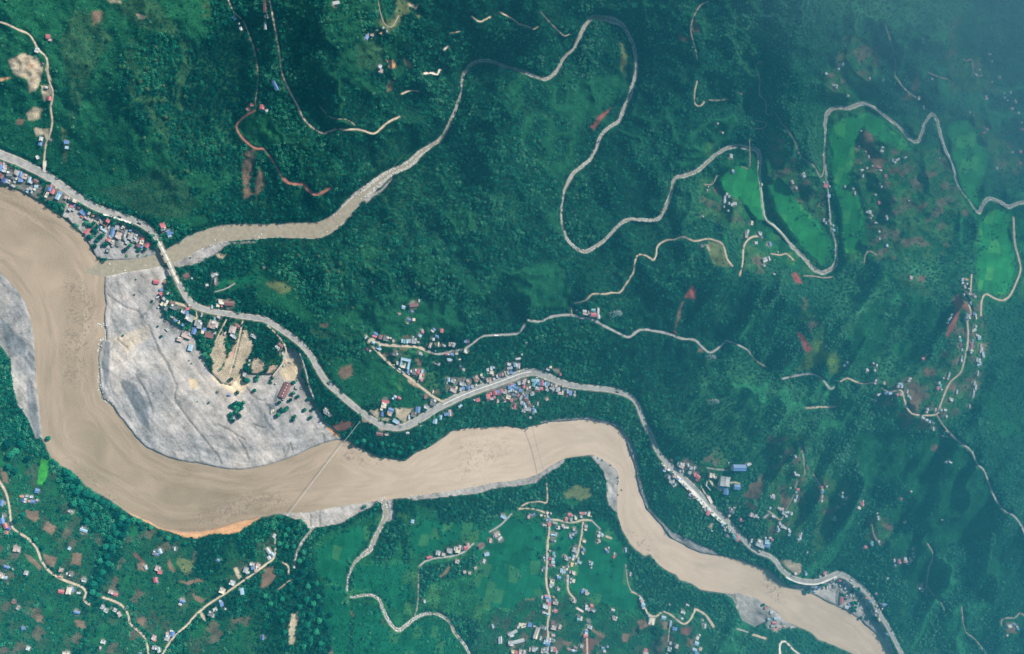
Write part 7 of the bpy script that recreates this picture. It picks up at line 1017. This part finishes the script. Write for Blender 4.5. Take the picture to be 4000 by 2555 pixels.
TL = [
 ('lone trees standing on the grey gravel bar', 'lone green tree standing in grey flood gravel', 4.3, 't10', "960,437,6 950,545,7 870,832,8 1140,840,12 1075,592,10 1145,665,9 1175,668,11 1145,705,7 1115,768,8 1440,970,16 1355,1030,6 1335,1010,5 1475,1308,8 1395,1300,5 1710,760,9 1740,1150,22 1680,1240,8 1795,1220,8 1345,285,6"),
 ('dense clump of dark trees on the silt', 'dark tree of the isolated clump on grey silt', 1, 'Q', "300,860,12 350,830,12 400,840,13 250,890,10 320,910,13 390,930,12 440,880,10 480,830,8 450,930,7 360,960,10 270,880,8 240,1040,10 260,1090,10 250,1130,8 290,1170,8 350,1020,9 390,1060,10 410,1090,8 330,1010,8"),
 ('scattered trees round the long maroon shed', 'tree on silt near the long maroon shed', 1, 'Q', "370,640,10 690,600,12 500,400,16 570,420,16 510,190,12 740,340,9 730,405,8 1430,450,10 1400,460,8 1155,825,8 1360,780,10 1180,960,16 1130,1060,17 1230,980,13 1300,930,13 1500,715,8 1415,650,10 1630,965,8 1740,1110,9 1790,950,9 1700,760,9 1445,1090,7 1410,1150,6 1280,960,8 250,385,7"),
 ('trees among the packed houses above the river mouth', 'leafy tree between packed houses above the river mouth', 1, 'B', "510,550,18 600,600,18 700,560,16 790,640,16 700,720,18 760,760,16 900,850,20 840,900,20 780,960,18 950,1050,20 1000,1060,14 720,1090,10 580,870,14 650,890,13 1130,500,14 1160,570,12 880,370,9 640,640,16 1450,1180,12 1900,1180,16 1760,1190,10 1560,1080,12 2170,1000,10 2060,860,10"),
 ('trees lining the lower left river bank', 'rounded tree on the wooded lower left river bank', 2, 't20', "470,260,30 510,290,28 540,330,26 480,310,26 560,370,26 600,410,26 640,420,24 680,440,24 720,470,24 760,480,22 800,500,22 510,360,24 540,400,26 520,480,26 570,470,24 600,520,26 650,560,22 610,600,24 820,560,26 860,580,26 900,600,26 940,590,22 980,600,22 840,620,26 880,640,26 800,640,26 820,690,26 770,720,26 860,700,26 740,780,24 790,790,24 750,850,24 700,880,24 760,900,24 720,960,24 700,1010,24 660,1040,24 650,1100,24 690,1120,22 1000,650,20 1060,650,18 1130,690,20 1180,720,20 1240,720,20 1300,760,18 60,60,30 110,110,28 150,60,30 80,140,28 200,160,22 60,220,22 110,250,22 160,560,20 110,600,20 300,790,18 250,730,18 340,20,18 370,180,16 400,200,16"),
 ('trees of the dark wood between village lane and creek', 'tall dark tree in the wood left of the creek', 2, 't21', "180,640,22 220,660,22 260,620,20 200,700,22 250,720,22 290,680,20 160,760,20 210,780,20 260,780,20 310,600,18 340,640,18 330,820,22 300,880,22 350,900,22 320,960,24 380,980,24 300,1020,24 360,1060,24 420,1040,22 240,1080,22 290,1120,24 350,1150,24 400,1180,24 300,1200,24 180,1150,22 450,1220,24 380,1260,24 440,1300,24 360,1330,24 420,1380,24 380,1430,24 450,1460,22 200,1380,20 180,1300,20 330,1480,22 500,1330,22 520,1260,20 430,1130,22 100,1180,20 60,1130,18 760,500,16 850,490,16 830,520,14"),
 ('trees on the wooded point under the bazaar', 'bushy tree on the wooded riverside point below the highway', 2, 't21', "700,50,22 750,40,22 800,70,22 850,110,22 900,120,20 950,110,20 1000,120,20 1040,140,18 1090,90,18 1150,60,18 1200,40,18 1250,10,18 880,60,20 960,70,18 780,20,18"),
 ('riverside trees on the inner bank of the big bend', 'riverside tree on the inner bank of the right bend', 2, 't22', "740,300,7 745,325,6 740,340,6 765,385,9 742,420,6 690,210,6 630,175,7 600,160,6 400,170,14 440,190,14 500,180,14 560,200,14 590,250,12 370,200,14 620,300,12 650,380,12 300,250,14 240,280,14"),
 ('waterside trees along the lower river edge', 'waterside tree at the edge of the lower left bank', 2, 't22', "960,870,14 990,880,14 1010,920,13 900,860,12 860,830,12 1050,960,13 1100,980,13 1140,1000,13 1180,1040,12 1240,1060,12 1280,1090,12 1340,1110,12 1400,1120,12 1460,1130,12 1500,1160,12 1540,1190,12 1560,1260,12 1600,1310,12 1760,1190,14 1785,1310,9 700,550,10 720,600,10 745,620,10"),
 ('dark trees beside the red-roofed shed under the last bend', 'dark tree near red shed under the last road bend', 2, 'H', "1400,730,16 1440,760,16 1350,740,12 1340,860,12 1360,910,12 1400,930,10 1430,850,9 1560,1095,8 1840,1110,14 1880,1140,12 1920,1100,10 290,480,14 320,500,10 1115,550,8 1490,450,8 1350,440,12 1360,470,10 700,330,10 620,330,9 1500,410,8"),
 ('pale rounded canopy trees on the left grass hill', 'pale rounded canopy tree rising on the left hillside', 5, 't00', "850,475,13 1040,490,15 990,580,18 1040,635,15 1155,610,13 1160,700,12 1090,715,18 1140,720,18 1170,830,16 1305,685,13 1100,430,12 765,285,14 1340,430,10 1320,1215,14 1320,1075,12 1040,1070,12 1020,980,12 1100,340,14 800,1200,10 620,460,12"),
 ('pale canopy trees standing out of the central forest', 'pale canopy tree standing out of the dark central forest', 5, 't11', "300,270,16 590,330,18 500,380,14 580,385,14 815,460,12 1145,475,14 1490,305,14 1685,145,18 1575,10,14 1780,170,16 1700,715,10 1730,630,10 1290,515,10 855,350,12 440,275,12 930,230,12 680,640,14 800,360,11 1040,440,11 1440,540,11"),
]
ntree = 0
TW = {'lone': 'lone tree standing in the grey flood gravel', 'dense': 'tree of the isolated dark clump on grey silt', 'scattered': 'tree on the silt around the long maroon shed', 'trees among': 'tree among the houses above the river mouth', 'trees lining': 'tree on the wooded lower left bank', 'trees of': 'tree in the dark wood left of the creek', 'trees on': 'tree on the wooded point below the highway', 'riverside': 'tree on the inner bank of the right bend', 'waterside': 'tree along the edge of the lower left bank', 'dark trees': 'tree around the red shed under the last bend', 'pale rounded': 'pale round tree on the left grass hill', 'pale canopy': 'pale tree standing out of the central forest'}
for grp, lab, minr, view, s in TL:
    pale = grp.startswith('pale'); k = VIEW[view][2]; base_l = [v_ for k_, v_ in TW.items() if grp.startswith(k_)][0]
    for ti, t in enumerate(sorted(s.split(), key=lambda q_: float(q_.split(',')[0]))):
        lab = '%s, %s from the left' % (base_l, ordinal(ti+1)); a = t.split(','); u, v = vp(view, float(a[0]), float(a[1])); r = max(float(a[2])/k*.602*.92*(k/6.0 if view in ('B', 'Q', 'H') and False else 1), 1.6)
        if view in ('B', 'Q', 'H'): r *= 3.0
        if ntree < 300: tree(u, v, min(r, 9.5), lab, grp, pale); ntree += 1

# ------------------------------------------------------------------ air
mn = WV.min(0); mxx = WV.max(0)
def air(name, V, F, dens, col, an=-.5):
    o = mesh_obj(name, V, F, None); m = bpy.data.materials.new(name+'_air'); m.use_nodes = True; m.node_tree.nodes.clear(); out = m.node_tree.nodes.new('ShaderNodeOutputMaterial'); vp_ = m.node_tree.nodes.new('ShaderNodeVolumePrincipled')
    vp_.inputs['Color'].default_value = (*col, 1); vp_.inputs['Density'].default_value = dens; vp_.inputs['Anisotropy'].default_value = an; m.node_tree.links.new(vp_.outputs[0], out.inputs['Volume']); o.data.materials.append(m); o['kind'] = 'stuff'; return o
v, f = boxv(mn[0]-80, mxx[0]+80, mn[1]-80, mxx[1]+80, mn[2]-1.5, HC+20); air('haze', v, f, HAZE_D, HAZE_C)
def wedge(name, s0, s1, z0, ztop, az, dens, col):
    ca, sa = math.cos(az), math.sin(az); hw2 = 6000; pts = []
    for s_, z in ((s0, z0), (s1, z0), (s1, ztop)):
        for t_ in (-hw2, hw2): pts.append((min(max(s_*ca-t_*sa, mn[0]-60), mxx[0]+60), min(max(s_*sa+t_*ca, mn[1]-60), mxx[1]+60), z))
    return pts
def mist(name, x0, x1, y0, y1, z0, ztop, ztop2, dens, col):
    """closed wedge: nothing at x0, full height at x1; may also rise towards y1"""
    V = [(x0, y0, z0), (x1, y0, z0), (x1, y1, z0), (x0, y1, z0), (x0, y0, z0+1), (x1, y0, ztop), (x1, y1, ztop2), (x0, y1, z0+1+(ztop2-ztop)*.0)]
    F = [(0, 3, 2, 1), (4, 5, 6), (4, 6, 7), (0, 1, 5, 4), (1, 2, 6, 5), (2, 3, 7, 6), (3, 0, 4, 7)]
    return air(name, V, [list(q)+[q[0]]*0 for q in F] if False else F, dens, col)
mist('mist', -600, mxx[0]+40, mn[1]-40, mxx[1]+40, 400, 1700, 1950, MIST_D, MIST_C)
# thicker veil over the upper right corner: a triangular wedge that thickens outwards
cpt = W([1900, 2480, 2480, 1700], [-120, 420, -200, -300], [800]*4)
V = [(cpt[0][0], cpt[0][1], 430), (cpt[1][0], cpt[1][1], 430), (mxx[0]+30, cpt[1][1], 430), (mxx[0]+30, mxx[1]+30, 430), (cpt[0][0], mxx[1]+30, 430), (mxx[0]+30, cpt[1][1], 431), (mxx[0]+30, mxx[1]+30, 1500), (cpt[0][0], mxx[1]+30, 431)]
F = [(0, 4, 3, 2, 1), (0, 1, 6), (1, 5, 6), (0, 6, 7), (1, 2, 5), (2, 3, 6, 5), (3, 4, 7, 6), (4, 0, 7)]
air('thin_cloud', V, F, VEIL_D, VEIL_C)
